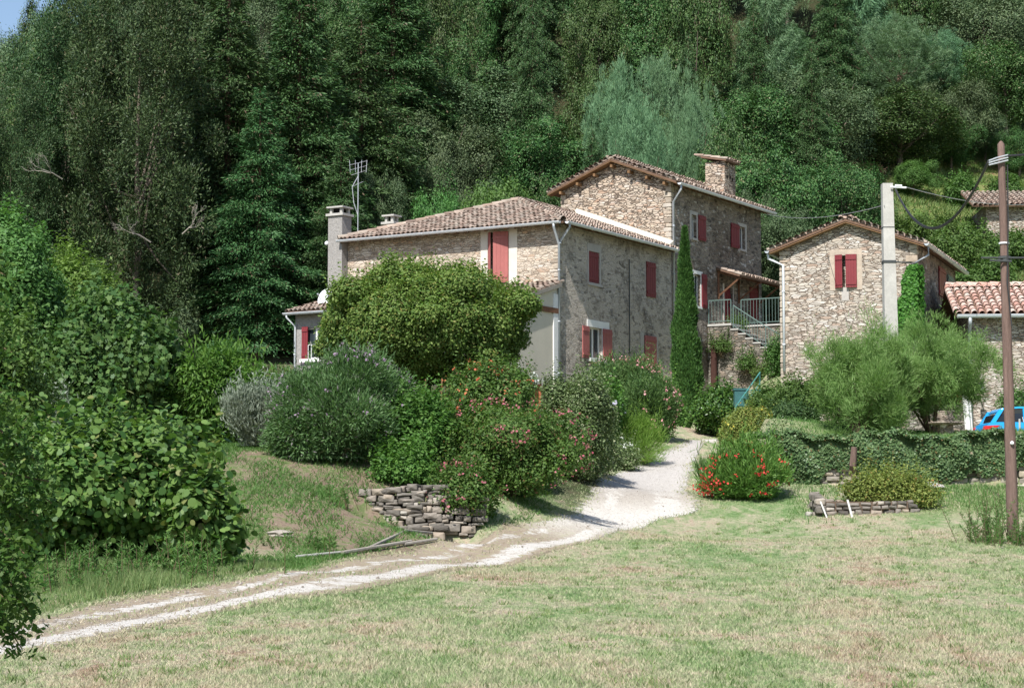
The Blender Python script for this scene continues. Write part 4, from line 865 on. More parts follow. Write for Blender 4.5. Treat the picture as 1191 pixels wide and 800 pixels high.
def rough(P, Nn, r, R_, amp=.10, cull=.9, f=None):
    """uneven crown: pushes foliage in and out in lumps of leaf-mass size and opens gaps"""
    w = wob(P, r, f or 5.5 / R_); P = P + Nn * (w * amp * R_)[:, None]
    w2 = wob(P, r, 9.0 / R_, 2); keep = (w2 > -cull) | (r.random(len(P)) < .15); return P[keep], Nn[keep]
def clump(P, Nn, per, s, r, flat=.6):
    k = np.repeat(np.arange(len(P)), per); o = r.normal(size=(len(k), 3)) * s; nn = Nn[k]
    o = o - nn * ((o * nn).sum(-1, keepdims=True)) * flat
    return P[k] + o, unit(nn + o / s * .35)
def stems_mb(base, lm, r, r0=.12, n=8, zf=.25):
    mb = MB(); base = Vector(base); idx = list(range(len(lm))); r.shuffle(idx)
    for i in idx[:n]:
        c = Vector(lm[i][0]); m1 = base.lerp(c, .35) + Vector(r.normal(size=3) * .12 * r0 * 6); m1.z = base.z + (c.z - base.z) * (.35 + zf * .4)
        m2 = base.lerp(c, .7) + Vector(r.normal(size=3) * r0 * .8); m2.z = base.z + (c.z - base.z) * .75
        rb = r0 * (.45 + .3 * r.random()); mb.tube([base - Vector((0, 0, .15)), m1, m2, c], [rb, rb * .7, rb * .45, rb * .15], 6)
    return mb

def tree_meshes(kind, seed, H_, Rx, Rz, nleaf, L_, W_, mat, trunk_h=None, n_l=12, per=26, cs=.28, bias=.9, up=.2, barkm='bark', flat=.15, tr=.2, droop=0.0, along_out=0.0, along_up=0.0, size=(.18, .36), spread=.80, ramp_=.13, cull=.35):
    """unit tree standing on the origin: crown mesh and trunk mesh"""
    r = np.random.default_rng(seed); tz = H_ - Rz
    lm = lumps((0, 0, tz), (Rx, Rx, Rz), n_l, r, flat=flat, size=size, spread=spread)
    P, Nn = sample_lumps(lm, int(nleaf / per * 1.2), r, up=up, depth=.3); P, Nn = rough(P, Nn, r, Rx, ramp_, cull); P, Nn = clump(P, Nn, per, cs, r)
    IP, IN = sample_lumps([(c, q * .72) for c, q in lm], int(nleaf * .14), r, inner=.5, depth=.5); P = np.vstack([P, IP]); Nn = np.vstack([Nn, IN])
    al = None
    if along_out or along_up or droop: al = Nn * along_out + np.array([0, 0, along_up - droop])
    Q = leaf_quads(P, Nn + np.array([0, 0, .7]), L_, W_, r, bias * 1.4, al)
    cm = quads_mesh('crown', Q, 4, mat)
    mb = MB(); top = Vector((r.normal() * .15, r.normal() * .15, tz * .9)); mb.tube([(0, 0, -.8), (0, 0, .2), top * .5, top, Vector((0, 0, tz + Rz * .4))], [tr * 1.3, tr, tr * .8, tr * .6, tr * .2], 9)
    for i in range(9):
        c = Vector(lm[int(r.integers(len(lm)))][0]); b = Vector((0, 0, tz * r.uniform(.35, .8))); mb.tube([b, b.lerp(c, .5) + Vector((0, 0, -.15)), c], [tr * .4, tr * .28, tr * .08], 6)
    return cm, mb
def conifer_meshes(seed, H_, R_, mat, nleaf, L_=.34, W_=.085, droop=.35, z0=.06, pw=.8, tr=.25, jag=.25):
    r = np.random.default_rng(seed); nb = int(H_ * 12); z = H_ * (z0 + (1 - z0) * (np.linspace(0, 1, nb) ** .95)); th = np.arange(nb) * 2.39996 + r.normal(size=nb) * .3
    frac = (z / H_ - z0) / (1 - z0); ln = R_ * np.clip((1 - frac), 0.02, 1) ** pw * r.uniform(1 - jag, 1 + jag, nb); ln = np.maximum(ln, .25)
    wt = ln ** 1.4; k = r.choice(nb, size=nleaf, p=wt / wt.sum()); t = r.random(nleaf) ** .6
    w = (.10 + .20 * (1 - t)) * ln[k]; lat = r.normal(size=nleaf) * w
    rad = ln[k] * t; dz = -droop * ln[k] * t ** 1.5 + .12 * ln[k] * t + r.normal(size=nleaf) * .12 - np.abs(lat) * .25
    cx, sx = np.cos(th[k]), np.sin(th[k]); P = np.stack([cx * rad - sx * lat, sx * rad + cx * lat, z[k] + dz], -1)
    out_ = np.stack([cx, sx, np.zeros(nleaf)], -1); sd = np.stack([-sx, cx, np.zeros(nleaf)], -1) * np.sign(lat)[:, None]
    al = unit(out_ + sd * .7 + np.array([0, 0, -.45]) + r.normal(size=(nleaf, 3)) * .2)
    Q = leaf_quads(P, np.tile([0, 0, 1.0], (nleaf, 1)) + out_ * .4, L_, W_, r, 1.0, al)
    cm = quads_mesh('crown', Q, 4, mat); mb = MB(); mb.tube([(0, 0, -1), (0, 0, H_ * .5), (0, 0, H_ * .97)], [tr, tr * .65, tr * .1], 9)
    for i in range(0, nb, 5):
        mb.tube([(0, 0, z[i]), (math.cos(th[i]) * ln[i] * .85, math.sin(th[i]) * ln[i] * .85, z[i] - droop * ln[i] * .7)], [.05, .015], 4, cap=False)
    return cm, mb

M['oak'] = leaf_mat('oak_leaves', (.024, .068, .018), (.095, .170, .048), .12, objvar=.35, c=(.16, .15, .08))
M['oakgrey'] = leaf_mat('grey_oak_leaves', (.036, .080, .032), (.130, .190, .088), .12, objvar=.3)
M['spruce'] = leaf_mat('spruce_needles', (.022, .066, .020), (.088, .165, .056), .12, objvar=.3, c=(.12, .09, .055))
M['cypressdark'] = leaf_mat('dark_cypress_leaves', (.020, .055, .020), (.080, .140, .050), .12, objvar=.2, c=(.14, .13, .07))
M['bluepine'] = leaf_mat('blue_pine_needles', (.08, .18, .09), (.20, .34, .18), .2, objvar=.2)
M['fresh'] = leaf_mat('fresh_leaves', (.065, .15, .035), (.14, .25, .07), .35, objvar=.2)
M['olive_yellow'] = leaf_mat('yellow_green_leaves', (.09, .17, .03), (.19, .28, .07), .35, objvar=.1)

def save(kind, cm, tb, barkm):
    tm = tb.build('trunk', barkm); me_ = tm.data; bpy.data.objects.remove(tm); return (cm, me_)
KIND = {}
KIND['oak1'] = save('oak', *tree_meshes('oak', 11, 8.5, 4.2, 3.6, 46000, .17, .10, 'oak', n_l=22, cs=.30), 'bark')
KIND['oak2'] = save('oak', *tree_meshes('oak', 12, 9.0, 3.8, 4.2, 46000, .16, .09, 'oak', n_l=26, cs=.26), 'bark')
KIND['grey1'] = save('oak', *tree_meshes('oak', 13, 8.0, 4.2, 3.6, 46000, .15, .08, 'oakgrey', n_l=24, cs=.28), 'bark')
KIND['grey2'] = save('oak', *tree_meshes('oak', 14, 9.5, 3.9, 4.4, 46000, .15, .08, 'oakgrey', n_l=20, cs=.32), 'bark')
KIND['fir1'] = save('fir', *conifer_meshes(21, 20, 4.3, 'spruce', 95000, .27, .075), 'redbark')
KIND['fir2'] = save('fir', *conifer_meshes(22, 17, 4.0, 'spruce', 80000, .26, .075, pw=.65, jag=.4), 'redbark')
KIND['macro'] = save('macro', *tree_meshes('m', 23, 21, 4.6, 9.8, 95000, .20, .07, 'cypressdark', n_l=90, cs=.30, per=40, along_out=.6, along_up=.15, flat=.25, size=(.10, .22), spread=.88, ramp_=.14, cull=.55), 'bark')
KIND['pine1'] = save('pine', *tree_meshes('p', 31, 8.5, 2.9, 3.9, 80000, .20, .03, 'bluepine', n_l=60, cs=.11, per=30, along_out=.9, along_up=.6, flat=-.8, size=(.13, .24), spread=.9, ramp_=.12), 'redbark')
KIND['pine2'] = save('pine', *conifer_meshes(32, 9, 2.4, 'bluepine', 42000, .36, .034, droop=-.5, pw=.7, jag=.3), 'redbark')
KIND['fresh1'] = save('fresh', *tree_meshes('f', 41, 6.5, 3.2, 3.0, 36000, .17, .09, 'fresh', n_l=20, cs=.26), 'bark')
NAMES = {'oak1': 'oak_tree', 'oak2': 'oak_tree', 'grey1': 'oak_tree', 'grey2': 'oak_tree', 'fir1': 'fir_tree', 'fir2': 'fir_tree', 'macro': 'cypress_tree', 'pine1': 'pine_tree', 'pine2': 'pine_tree', 'fresh1': 'broadleaf_tree'}
CATS = {'oak_tree': 'oak tree', 'fir_tree': 'fir tree', 'cypress_tree': 'cypress tree', 'pine_tree': 'pine tree', 'broadleaf_tree': 'tree'}
TOPH = {'oak1': 8.5, 'oak2': 9, 'grey1': 8, 'grey2': 9.5, 'fir1': 20, 'fir2': 17, 'macro': 21, 'pine1': 8.5, 'pine2': 9, 'fresh1': 6.5}
HALF = {'oak1': 4.6, 'oak2': 4.2, 'grey1': 4.6, 'grey2': 4.3, 'fir1': 3.9, 'fir2': 3.8, 'macro': 4.9, 'pine1': 3.1, 'pine2': 2.3, 'fresh1': 3.5}
def plant_tree(kind, px, top, half, d, label, group=None, rot=None, rr=random):
    x = xat(px, d); z0 = h1(x, d); hz = zat(top, d) - z0; k = max(.35, hz / TOPH[kind]); kx = half * d / F / HALF[kind]
    o = thing(NAMES[kind], (x, d, z0 - .1), label, CATS[NAMES[kind]], group); o.rotation_euler = (0, 0, rr.uniform(0, 6.28) if rot is None else rot); o.scale = (kx, kx, k)
    cm, tm = KIND[kind]; link('crown', cm, o); link('trunk', tm, o); return o
T = [  # kind, px, top py, half width px, depth, label
 ('macro', 75, -60, 88, 84, 'huge dark olive conifer nearest the corner of the valley'),
 ('macro', 158, -95, 100, 81, 'huge dark olive conifer with dead branches low on its trunk'),
 ('macro', 8, 75, 62, 80, 'dark olive conifer behind the pale feathery tree top'),
 ('fir1', 262, -70, 92, 86, 'tall dark green fir beside the huge olive conifer, branches almost to the ground'),
 ('fir1', 345, -60, 95, 88, 'tall dark green fir directly above the satellite dish'),
 ('fir2', 418, 10, 85, 92, 'dark green fir behind the television aerial'),
 ('fir2', 300, 100, 75, 83, 'shorter dark fir in front of the tall firs, above the bare bank'),
 ('fir1', 455, -120, 85, 100, 'dark fir rising behind the aerial to the top of the wood'),
 ('fir2', 395, 165, 60, 84, 'low dark fir just behind the tall grey chimney'),
 ('fir1', 222, -100, 70, 96, 'dark fir showing between the olive conifer and the fir beside it'),
 ('grey1', 500, 120, 85, 98, 'broad grey-green oak above the hipped roof'),
 ('grey2', 570, 70, 100, 104, 'largest grey-green oak high above the hipped roof'),
 ('oak1', 445, 150, 60, 93, 'mid green oak between the small chimney and the firs'),
 ('oak2', 630, 130, 70, 100, 'dark oak just up the slope from the tower gable'),
 ('fresh1', 590, 192, 66, 88, 'bright green low tree right behind the hipped roof ridge'),
 ('fresh1', 520, 205, 48, 87, 'low mid green tree peeping over the farmhouse ridge'),
 ('oak2', 655, 190, 40, 88, 'small dark tree tucked behind the tower eave'),
 ('pine1', 722, 88, 46, 97, 'pale blue-green pine above the peak of the tower gable'),
 ('pine1', 775, 84, 50, 99, 'pale blue-green pine with upright shoots above the tower roof'),
 ('pine1', 745, 130, 48, 94, 'blue-green pine with crown just touching the tower ridge'),
 ('pine1', 805, 125, 34, 96, 'narrow pale pine left of the tower chimney'),
 ('pine2', 870, 60, 42, 112, 'pale pine standing above the oaks behind the tower chimney'),
 ('pine2', 925, 28, 40, 118, 'feathery pale pine halfway along the pine row above the annex oaks'),
 ('pine2', 975, 45, 44, 115, 'feathery pale pine in the row over the annex'),
 ('pine1', 1050, 24, 56, 118, 'broad pale pine at the end of the row above the concrete pole'),
 ('pine1', 1005, -30, 44, 126, 'blue-green pine at the crest over the annex'),
 ('pine1', 1105, 40, 40, 120, 'pale pine above the wooden pole, partly behind darker oaks'),
 ('oak1', 880, 95, 85, 102, 'broad oak crown right behind the tower chimney'),
 ('grey1', 960, 72, 85, 105, 'broad rounded oak above the annex roof ridge'),
 ('oak2', 1050, 95, 85, 109, 'large oak with dark underside above the concrete pole'),
 ('oak1', 905, 165, 75, 93, 'dark leafy oak filling the gap between tower and annex'),
 ('oak2', 985, 165, 60, 97, 'dark shaded oak close behind the annex ridge'),
 ('grey1', 1120, 90, 62, 115, 'grey-green oak at the top of the grassy slope'),
 ('oak1', 1175, 40, 70, 118, 'dark oak above the old hillside barn'),
 ('grey2', 1150, -30, 85, 122, 'high grey oak above the wooden pole'),
 ('oak2', 1090, 130, 48, 112, 'small dark oak beside the grassy slope edge'),
 ('oak1', 850, 130, 50, 95, 'oak crown touching the tower chimney cap'),
 ('fir2', 715, -10, 45, 118, 'dark pine with bare trunk at the top of the slope above the tower'),
 ('oak2', 600, 0, 75, 120, 'dark oak below the crest over the farmhouse'),
 ('fresh1', 40, 30, 60, 88, 'pale feathery tree top catching the light in the sky gap'),
]
T += [('oak1', 40, -8, 46, 138, 'small oak at the skyline in the corner of the sky'), ('grey1', 4, 26, 34, 138, 'grey oak cut by the picture edge under the strip of sky'), ('grey2', 78, -15, 46, 145, 'distant oak just below the strip of sky'),
 ('fresh1', 1065, 205, 34, 106, 'low bushy tree at the dark wood edge above the concrete pole'), ('oak1', 1110, 168, 40, 113, 'low oak along the top edge of the grassy slope'), ('grey1', 1150, 160, 36, 116, 'low grey oak where the grassy slope meets the wood'), ('oak1', 1190, 150, 36, 114, 'low oak at the picture edge above the grassy slope'), ('oak1', 1035, 140, 44, 113, 'dark low oak hanging over the rusty dead bush')]
for i, t in enumerate(T): plant_tree(*t[:5], t[5], 'large trees on the wooded hillside')
rr = random.Random(5); kinds = ['oak1', 'grey1', 'oak2', 'grey2', 'fir2', 'oak1', 'grey1', 'pine2']
FIL = {'oak_tree': 'one of many oak crowns packed into the dense wood up the hillside', 'fir_tree': 'one of several dark firs scattered through the dense hillside wood', 'pine_tree': 'one of several small pines scattered through the dense hillside wood'}
for d, step, hgt in ((92, 70, 7), (101, 74, 9), (112, 74, 10), (124, 72, 11), (138, 68, 12), (153, 62, 12.5)):
    px = -60 + rr.uniform(0, 30)
    while px < 1265:
        skip = (d < 100 and (px > 960 or px < 230)) or (d < 113 and px > 1015) or (d < 120 and px > 1140) or (px < 30)
        if not skip:
            kd = rr.choice(kinds)
            if d < 105 and kd == 'pine2': kd = 'oak1'
            dd = d + rr.uniform(-3, 3); x = xat(px, dd); top_z = h1(x, dd) + hgt * rr.uniform(.75, 1.15) * (1.25 if kd == 'fir2' else 1)
            py = 605 - (top_z - 1.6) / dd * F; half = (step * .66 if 'fir' not in kd and 'pine' not in kd else step * .5) * rr.uniform(.85, 1.2)
            if not (px < 40 and py < 10): plant_tree(kd, px, py, half, dd, FIL[NAMES[kd]], 'trees packed in the hillside wood', rr=rr)
        px += step * rr.uniform(.7, 1.15)

# ---- shrubs and garden plants, each its own crown
def shrub(name, label, cat, px, top, half, d, mat, L_=.09, W_=.045, n=14000, base=None, ry=1.0, n_l=14, per=14, cs=.13, bias=.9, flat=.1, seed=1, along_out=0, along_up=0, rounds=None, fl=None, group=None, upb=.15, stem='stem', crown='foliage', size=(.26, .52), lift=0.0, spread=.74, shoots=None, inner=.82, ramp_=.14, cull=.6, core=.64):
    if shoots is None: shoots = n // 45
    r = np.random.default_rng(seed); x = xat(px, d); z0 = h1(x, d) + lift; zt = zat(top, d); hw = half * d / F; hz = max(.3, (zt - z0) * .95)
    zb_ = z0 + (0.0 if base is None else base * hz); rz = (zt - zb_) / 2
    lm = lumps((x, d, zb_ + rz), (hw * .95, hw * ry * .95, rz * .95), n_l, r, flat=flat, size=size, spread=spread, core=core)
    P, Nn = sample_lumps(lm, max(20, int(n / per * 1.15)), r, up=upb, inner=inner, depth=.25); P, Nn = rough(P, Nn, r, min(hw, hz * .6), ramp_, cull); P, Nn = clump(P, Nn, per, cs, r)
    IP, IN = sample_lumps([(c, q * .74) for c, q in lm], int(n * .12), r, inner=.5, depth=.5); P = np.vstack([P, IP]); Nn = np.vstack([Nn, IN]); nsurf = len(P) - len(IP)
    P[:, 2] = np.maximum(P[:, 2], z0 + .03)
    PS, NS = P[:nsurf].copy(), Nn[:nsurf].copy()
    al = (Nn * along_out + np.array([0, 0, along_up])) if (along_out or along_up) else None
    if shoots:
        k = r.choice(len(P), shoots, p=None); top_k = k[(Nn[k, 2] > .35)]; S = []; SN = []
        for q in top_k:
            m_ = int(r.integers(8, 20)); ln = r.uniform(.25, .6); dr = unit(Nn[q] * .35 + np.array([0, 0, 1.0]) + r.normal(size=3) * .12)
            tt = np.linspace(0, ln, m_)[:, None]; S.append(P[q] + dr * tt + r.normal(size=(m_, 3)) * .02); SN.append(np.tile(dr, (m_, 1)) + r.normal(size=(m_, 3)) * .6)
        if S: P = np.vstack([P] + S); Nn = np.vstack([Nn] + [unit(s_) for s_ in SN]); al = None if al is None else np.vstack([al, np.vstack(SN)])
    o = thing(name, (x, d, z0), label, cat, group); off = np.array([x, d, z0])
    if rounds: Q = round_leaves(P - off, Nn + np.array([0, 0, .4]), L_, r, bias, al, lobed=(rounds == 'lobed')); k_ = Q.shape[1]
    else: Q = leaf_quads(P - off, Nn + np.array([0, 0, .6]), L_, W_, r, bias * 1.2, al); k_ = 4
    link(crown, quads_mesh(crown, Q, k_, mat), o)
    stems_mb((x, d, z0), lm, r, r0=min(.12, .03 + hw * .03), n=9).build('stems', stem, o)
    if fl:
        for fi, (fm_, nf, fs, zlo, sidebias) in enumerate(fl):
            kk = r.choice(len(PS), min(len(PS), nf * 6), replace=False); FP, FN = PS[kk], NS[kk]; dv = (FP - np.array([x, d, zb_ + rz])) / np.array([hw, hw * ry, rz]); o_ = np.argsort(-(dv ** 2).sum(-1))[:int(nf * 2.2)]; FP, FN = FP[o_], FN[o_]; sel = (FP[:, 2] - zb_) / (2 * rz) > zlo; FP, FN = FP[sel], FN[sel]
            if sidebias: s2 = r.random(len(FP)) < np.clip(.5 + sidebias * (FP[:, 0] - x) / hw, .03, 1); FP, FN = FP[s2], FN[s2]
            FP, FN = FP[:max(4, nf // 4)], FN[:max(4, nf // 4)]; pm = r.permutation(len(FP)); FP, FN = clump(FP[pm] + FN[pm] * .05 - np.array([0, .03, 0]), FN[pm], 4, fs * .6, r, .3)
            link('blossom', quads_mesh('blossom', round_leaves(FP - off, FN, fs, r, 1.3), 8, fm_), o, kind='stuff')
    return o
def fmat(name, a, b): M[name] = leaf_mat(name, a, b, .25, .6, objvar=0)
fmat('mauve', (.22, .14, .24), (.36, .26, .36)); fmat('rose', (.40, .09, .13), (.55, .22, .25)); fmat('orange_red', (.42, .07, .03), (.6, .2, .1)); fmat('pink', (.62, .22, .26), (.75, .42, .42)); fmat('scarlet', (.55, .03, .035), (.72, .08, .07)); fmat('yellow_bloom', (.6, .45, .05), (.7, .6, .12)); fmat('white_bloom', (.7, .72, .66), (.82, .82, .78)); fmat('hydrangea', (.45, .42, .58), (.62, .58, .72))
M['roundtree'] = leaf_mat('clipped_tree_leaves', (.08, .165, .03), (.21, .285, .075), .35, objvar=0, c=(.26, .24, .07))
M['buddleia'] = leaf_mat('buddleia_leaves', (.065, .145, .045), (.15, .25, .10), .3, objvar=0, c=(.22, .2, .2))
M['bright'] = leaf_mat('bright_leaves', (.06, .16, .03), (.13, .25, .055), .38, objvar=0)
M['rosegreen'] = leaf_mat('rose_leaves', (.055, .125, .025), (.13, .21, .05), .35, objvar=0, c=(.2, .12, .06))
M['variegated'] = leaf_mat('variegated_leaves', (.08, .13, .04), (.20, .26, .12), .3, objvar=0, c=(.42, .42, .28))
M['oleander'] = leaf_mat('oleander_leaves', (.055, .12, .035), (.12, .20, .06), .3, objvar=0)
M['oleander_light'] = leaf_mat('light_oleander_leaves', (.08, .19, .035), (.17, .30, .07), .35, objvar=0)
M['silver_leaf'] = leaf_mat('silvery_leaves', (.16, .20, .15), (.30, .34, .27), .2, objvar=0)
M['feather'] = leaf_mat('fennel_fronds', (.12, .24, .03), (.22, .34, .07), .4, objvar=0)
M['peach'] = leaf_mat('peach_leaves', (.06, .15, .025), (.13, .24, .045), .38, objvar=0)
M['fig'] = leaf_mat('fig_leaves', (.05, .125, .035), (.12, .20, .06), .32, objvar=0, rough=.5)
M['kiwi'] = leaf_mat('kiwi_leaves', (.05, .125, .03), (.16, .26, .065), .35, objvar=0, rough=.5, spec=.3, c=(.22, .24, .08))
M['laurel'] = leaf_mat('laurel_leaves', (.035, .10, .02), (.10, .19, .035), .25, objvar=0, rough=.35, spec=.5)
M['goldbush'] = leaf_mat('golden_bush_leaves', (.15, .21, .045), (.29, .33, .09), .35, objvar=0, c=(.35, .25, .08))
M['darkbush'] = leaf_mat('dark_bush_leaves', (.03, .075, .025), (.075, .13, .04), .25, objvar=0)
M['ivy'] = leaf_mat('ivy_leaves', (.065, .13, .05), (.17, .25, .11), .25, objvar=0, rough=.4, c=(.16, .12, .05))
M['creeper'] = leaf_mat('creeper_leaves', (.05, .17, .025), (.11, .27, .05), .35, objvar=0)
M['tamarisk'] = leaf_mat('soft_pine_needles', (.12, .24, .055), (.25, .37, .13), .35, objvar=0)
M['column'] = leaf_mat('column_cypress_leaves', (.03, .09, .02), (.075, .16, .035), .15, objvar=0)
M['hillshrub'] = leaf_mat('hill_shrub_leaves', (.06, .13, .03), (.13, .22, .06), .35, objvar=.3)
M['fore'] = leaf_mat('near_branch_leaves', (.03, .09, .015), (.09, .16, .03), .35, objvar=0)

# round clipped tree in front of the farmhouse
cx, cd = 493, 63.5
o = shrub('clipped_tree', 'dense round clipped tree with bright leafy top in front of the farmhouse lean-to', 'tree', cx, 306, 133, cd, 'roundtree', .115, .065, n=120000, base=.10, ry=.95, n_l=70, per=18, cs=.12, seed=3, flat=0, crown='crown', size=(.17, .27), spread=.80, shoots=3200, inner=.90, ramp_=.02, cull=3, core=.93)
zg_ = h1(xat(cx, cd), cd); mb = MB(); mb.tube([(xat(cx, cd), cd, zg_ - .2), (xat(cx, cd) + .05, cd, zg_ + .9), (xat(cx, cd), cd, zg_ + 2.2)], [.24, .19, .15], 10); mb.build('trunk', 'bark', o)
# columnar cypress
r = np.random.default_rng(9); d = 74.5; zc0 = h1(xat(795, d), d); zc1 = zat(266, d); n = 60000; t = r.random(n) ** .85; z = zc0 + (zc1 - zc0) * t; prof = .47 * np.clip(np.minimum(1, (t + .05) * 5), 0, 1) * np.clip((1 - t) * 1.55, 0, 1) ** .85 + .015; th = r.uniform(0, 2 * np.pi, n)
rad = prof * (1 + .13 * np.sin(th * 3 + z * 2.1) + .10 * np.sin(z * 5 + th) + .10 * np.sin(th * 8 + z * 1.3)) * (1 - .30 * r.random(n) ** 2); zl = (z - zc0) / (zc1 - zc0)
P = np.stack([xat(798, d) - .02 + .18 * (zl - .5) * 0 + np.cos(th) * rad + .0, d + np.sin(th) * rad, z], -1); Nn = np.stack([np.cos(th), np.sin(th), .2 * np.ones(n)], -1)
o = thing('cypress_tree', (xat(795, d), d, zc0), 'slender columnar cypress against the corner of the tower range', 'cypress tree'); off = np.array([xat(795, d), d, zc0])
link('crown', quads_mesh('crown', leaf_quads(P - off, Nn, .13, .045, r, 1.0, Nn * .3 + np.array([0, 0, 1.0])), 4, 'column'), o); mb = MB(); mb.tube([(xat(797, d), d, zc0 - .3), (xat(797, d), d, zc0 + 1.5), (xat(797, d), d, zc1 - 1)], [.15, .12, .03], 8); mb.build('trunk', 'bark', o)
S = shrub
S('broadleaf_tree', 'tall light green tree at the picture edge above the fig', 'tree', 0, 262, 82, 44, 'fresh', .11, .06, 60000, seed=61, n_l=26, per=18, cs=.16, crown='crown', shoots=500)
S('broadleaf_tree', 'young yellow-green tree with pointed shoots behind the fig tree', 'tree', 84, 285, 52, 49, 'olive_yellow', .11, .055, 34000, seed=62, n_l=16, per=16, cs=.18, crown='crown', shoots=900)
S('fig_tree', 'large fig tree with lobed leaves above the kiwi vine', 'fig tree', 122, 352, 86, 43, 'fig', .135, .1, 34000, seed=63, n_l=30, per=5, cs=.20, rounds='lobed', crown='crown', inner=.85)
S('shrub', 'blurred green shrub below the edge tree, left of the fig', 'shrub', 0, 355, 60, 36, 'fresh', .10, .06, 16000, seed=64)
S('peach_tree', 'bright green peach tree with long drooping leaves beside the fig', 'peach tree', 258, 415, 66, 43.5, 'peach', .17, .045, 22000, seed=65, n_l=18, per=12, cs=.15, along_out=.6, along_up=-.4, crown='crown')
S('silvery_shrub', 'silvery grey shrub between the peach tree and the buddleia', 'shrub', 304, 456, 40, 41.5, 'silver_leaf', .10, .022, 20000, seed=66, along_up=1, along_out=.6, per=16, cs=.12)
S('silvery_shrub', 'small grey sage plant peeping over the kiwi vine', 'shrub', 72, 468, 22, 38, 'silver_leaf', .09, .03, 3500, seed=67, along_up=1)
S('shrub', 'grey-green bush at the foot of the dark firs', 'shrub', 205, 358, 24, 60, 'oakgrey', .1, .05, 7000, seed=68)
S('shrub', 'leafy green bush below the bare bank and left of the lean-to', 'shrub', 325, 440, 24, 64, 'bright', .1, .05, 6000, seed=69)
S('buddleia', 'large grey-green buddleia with faded mauve spikes', 'buddleia', 402, 420, 74, 40.3, 'buddleia', .11, .027, 46000, seed=70, n_l=22, per=16, cs=.15, along_out=.8, along_up=.5, fl=[('mauve', 700, .04, .4, 0)], shoots=300)
S('buddleia', 'lower drooping part of grey buddleia scrub by the silvery shrub', 'buddleia', 350, 482, 36, 39.8, 'buddleia', .11, .03, 14000, seed=701, n_l=12, per=14, cs=.13, along_out=.8, fl=[('mauve', 160, .05, .4, 0)])
S('shrub', 'bright green leafy shrub between the buddleia and the roses', 'shrub', 478, 455, 50, 40.6, 'bright', .10, .045, 24000, seed=71, n_l=16, per=14, cs=.13, shoots=400)
S('shrub', 'low bright green shrub above the dry stone wall', 'shrub', 470, 532, 34, 39.4, 'bright', .09, .05, 8000, seed=72)
S('rose_bush', 'tall rose bush with orange-red tips under the clipped tree', 'rose bush', 566, 432, 62, 44, 'rosegreen', .08, .045, 38000, seed=73, n_l=20, per=14, cs=.13, fl=[('orange_red', 150, .05, .5, 0)], shoots=500)
S('rose_bush', 'sprawling pink rose bush overhanging the dry stone wall', 'rose bush', 594, 480, 74, 41.0, 'rosegreen', .075, .042, 50000, seed=74, n_l=24, per=14, cs=.13, fl=[('rose', 420, .05, .15, 0)], shoots=300)
S('rose_bush', 'small pink rose bush spilling down at the end of the dry stone wall', 'rose bush', 542, 548, 38, 38.4, 'rosegreen', .07, .04, 13000, seed=75, n_l=14, fl=[('rose', 120, .05, .2, 0)])
S('shrub', 'variegated shrub with pale cream leaves beside the drive', 'shrub', 668, 442, 47, 46.5, 'variegated', .07, .042, 46000, seed=76, n_l=20, per=14, cs=.11)
S('shrub', 'variegated shrub tucked against the drive verge, lower and darker', 'shrub', 692, 480, 30, 49.5, 'variegated', .07, .042, 14000, seed=77)
S('oleander', 'long pink-flowered oleander hedge under the farmhouse side windows', 'oleander', 720, 428, 50, 62, 'oleander', .13, .028, 26000, seed=78, n_l=16, along_out=.7, along_up=.7, fl=[('pink', 420, .06, .55, 0)])
S('hydrangea', 'hydrangea with pale lilac heads among the bushes', 'hydrangea', 706, 445, 20, 55, 'bright', .11, .075, 5000, seed=79, fl=[('hydrangea', 28, .16, .4, 0)])
S('oleander', 'rounded oleander with coral pink flowers at the drive edge', 'oleander', 752, 442, 34, 60, 'oleander', .12, .03, 18000, seed=80, along_out=.7, along_up=.6, fl=[('pink', 330, .065, .1, .8)])
S('shrub', 'light green leafy bush between the oleander and the columnar cypress', 'shrub', 768, 438, 22, 64, 'oleander_light', .11, .06, 9000, seed=81)
S('fennel', 'bright feathery green fennel clump at the drive edge', 'fennel', 733, 484, 34, 55.5, 'feather', .15, .011, 20000, seed=82, along_out=.9, along_up=1.0, per=14, cs=.10, base=-.2, n_l=22, size=(.14, .3), spread=.85, ramp_=.22, cull=.2)
S('shrub', 'low pale flowering plants along the drive verge below the fennel', 'shrub', 722, 520, 26, 53.5, 'variegated', .06, .035, 5000, seed=83, fl=[('white_bloom', 80, .045, .3, 0)])
S('laurel', 'glossy rounded laurel beside the foot of the columnar cypress', 'laurel', 836, 450, 31, 70, 'laurel', .13, .06, 17000, seed=84, n_l=16, per=10, cs=.14)
S('shrub', 'golden green clipped bush with yellow tips', 'shrub', 869, 472, 32, 55.5, 'goldbush', .07, .035, 26000, seed=85, n_l=14, cs=.10, core=.86, ramp_=.05, cull=3, shoots=100, size=(.2, .35), fl=[('yellow_bloom', 60, .05, .4, 0)])
S('shrub', 'dark green round bush between the golden bush and the soft pine', 'shrub', 918, 474, 24, 57, 'darkbush', .08, .045, 18000, seed=86, n_l=12, core=.84, ramp_=.05, cull=3, shoots=60)
S('shrub', 'light green bush behind the dark round bush', 'shrub', 930, 442, 38, 64, 'hillshrub', .10, .05, 16000, seed=87, shoots=200)
S('shrub', 'leafy green bush below the stone steps', 'shrub', 893, 452, 28, 66, 'hillshrub', .10, .05, 11000, seed=88)
S('oleander', 'red-flowered oleander on the lawn beside the drive', 'oleander', 866, 526, 42, 47, 'oleander_light', .16, .026, 24000, seed=89, n_l=16, along_out=.8, along_up=.7, base=-.05, fl=[('scarlet', 800, .055, .15, -.3)])
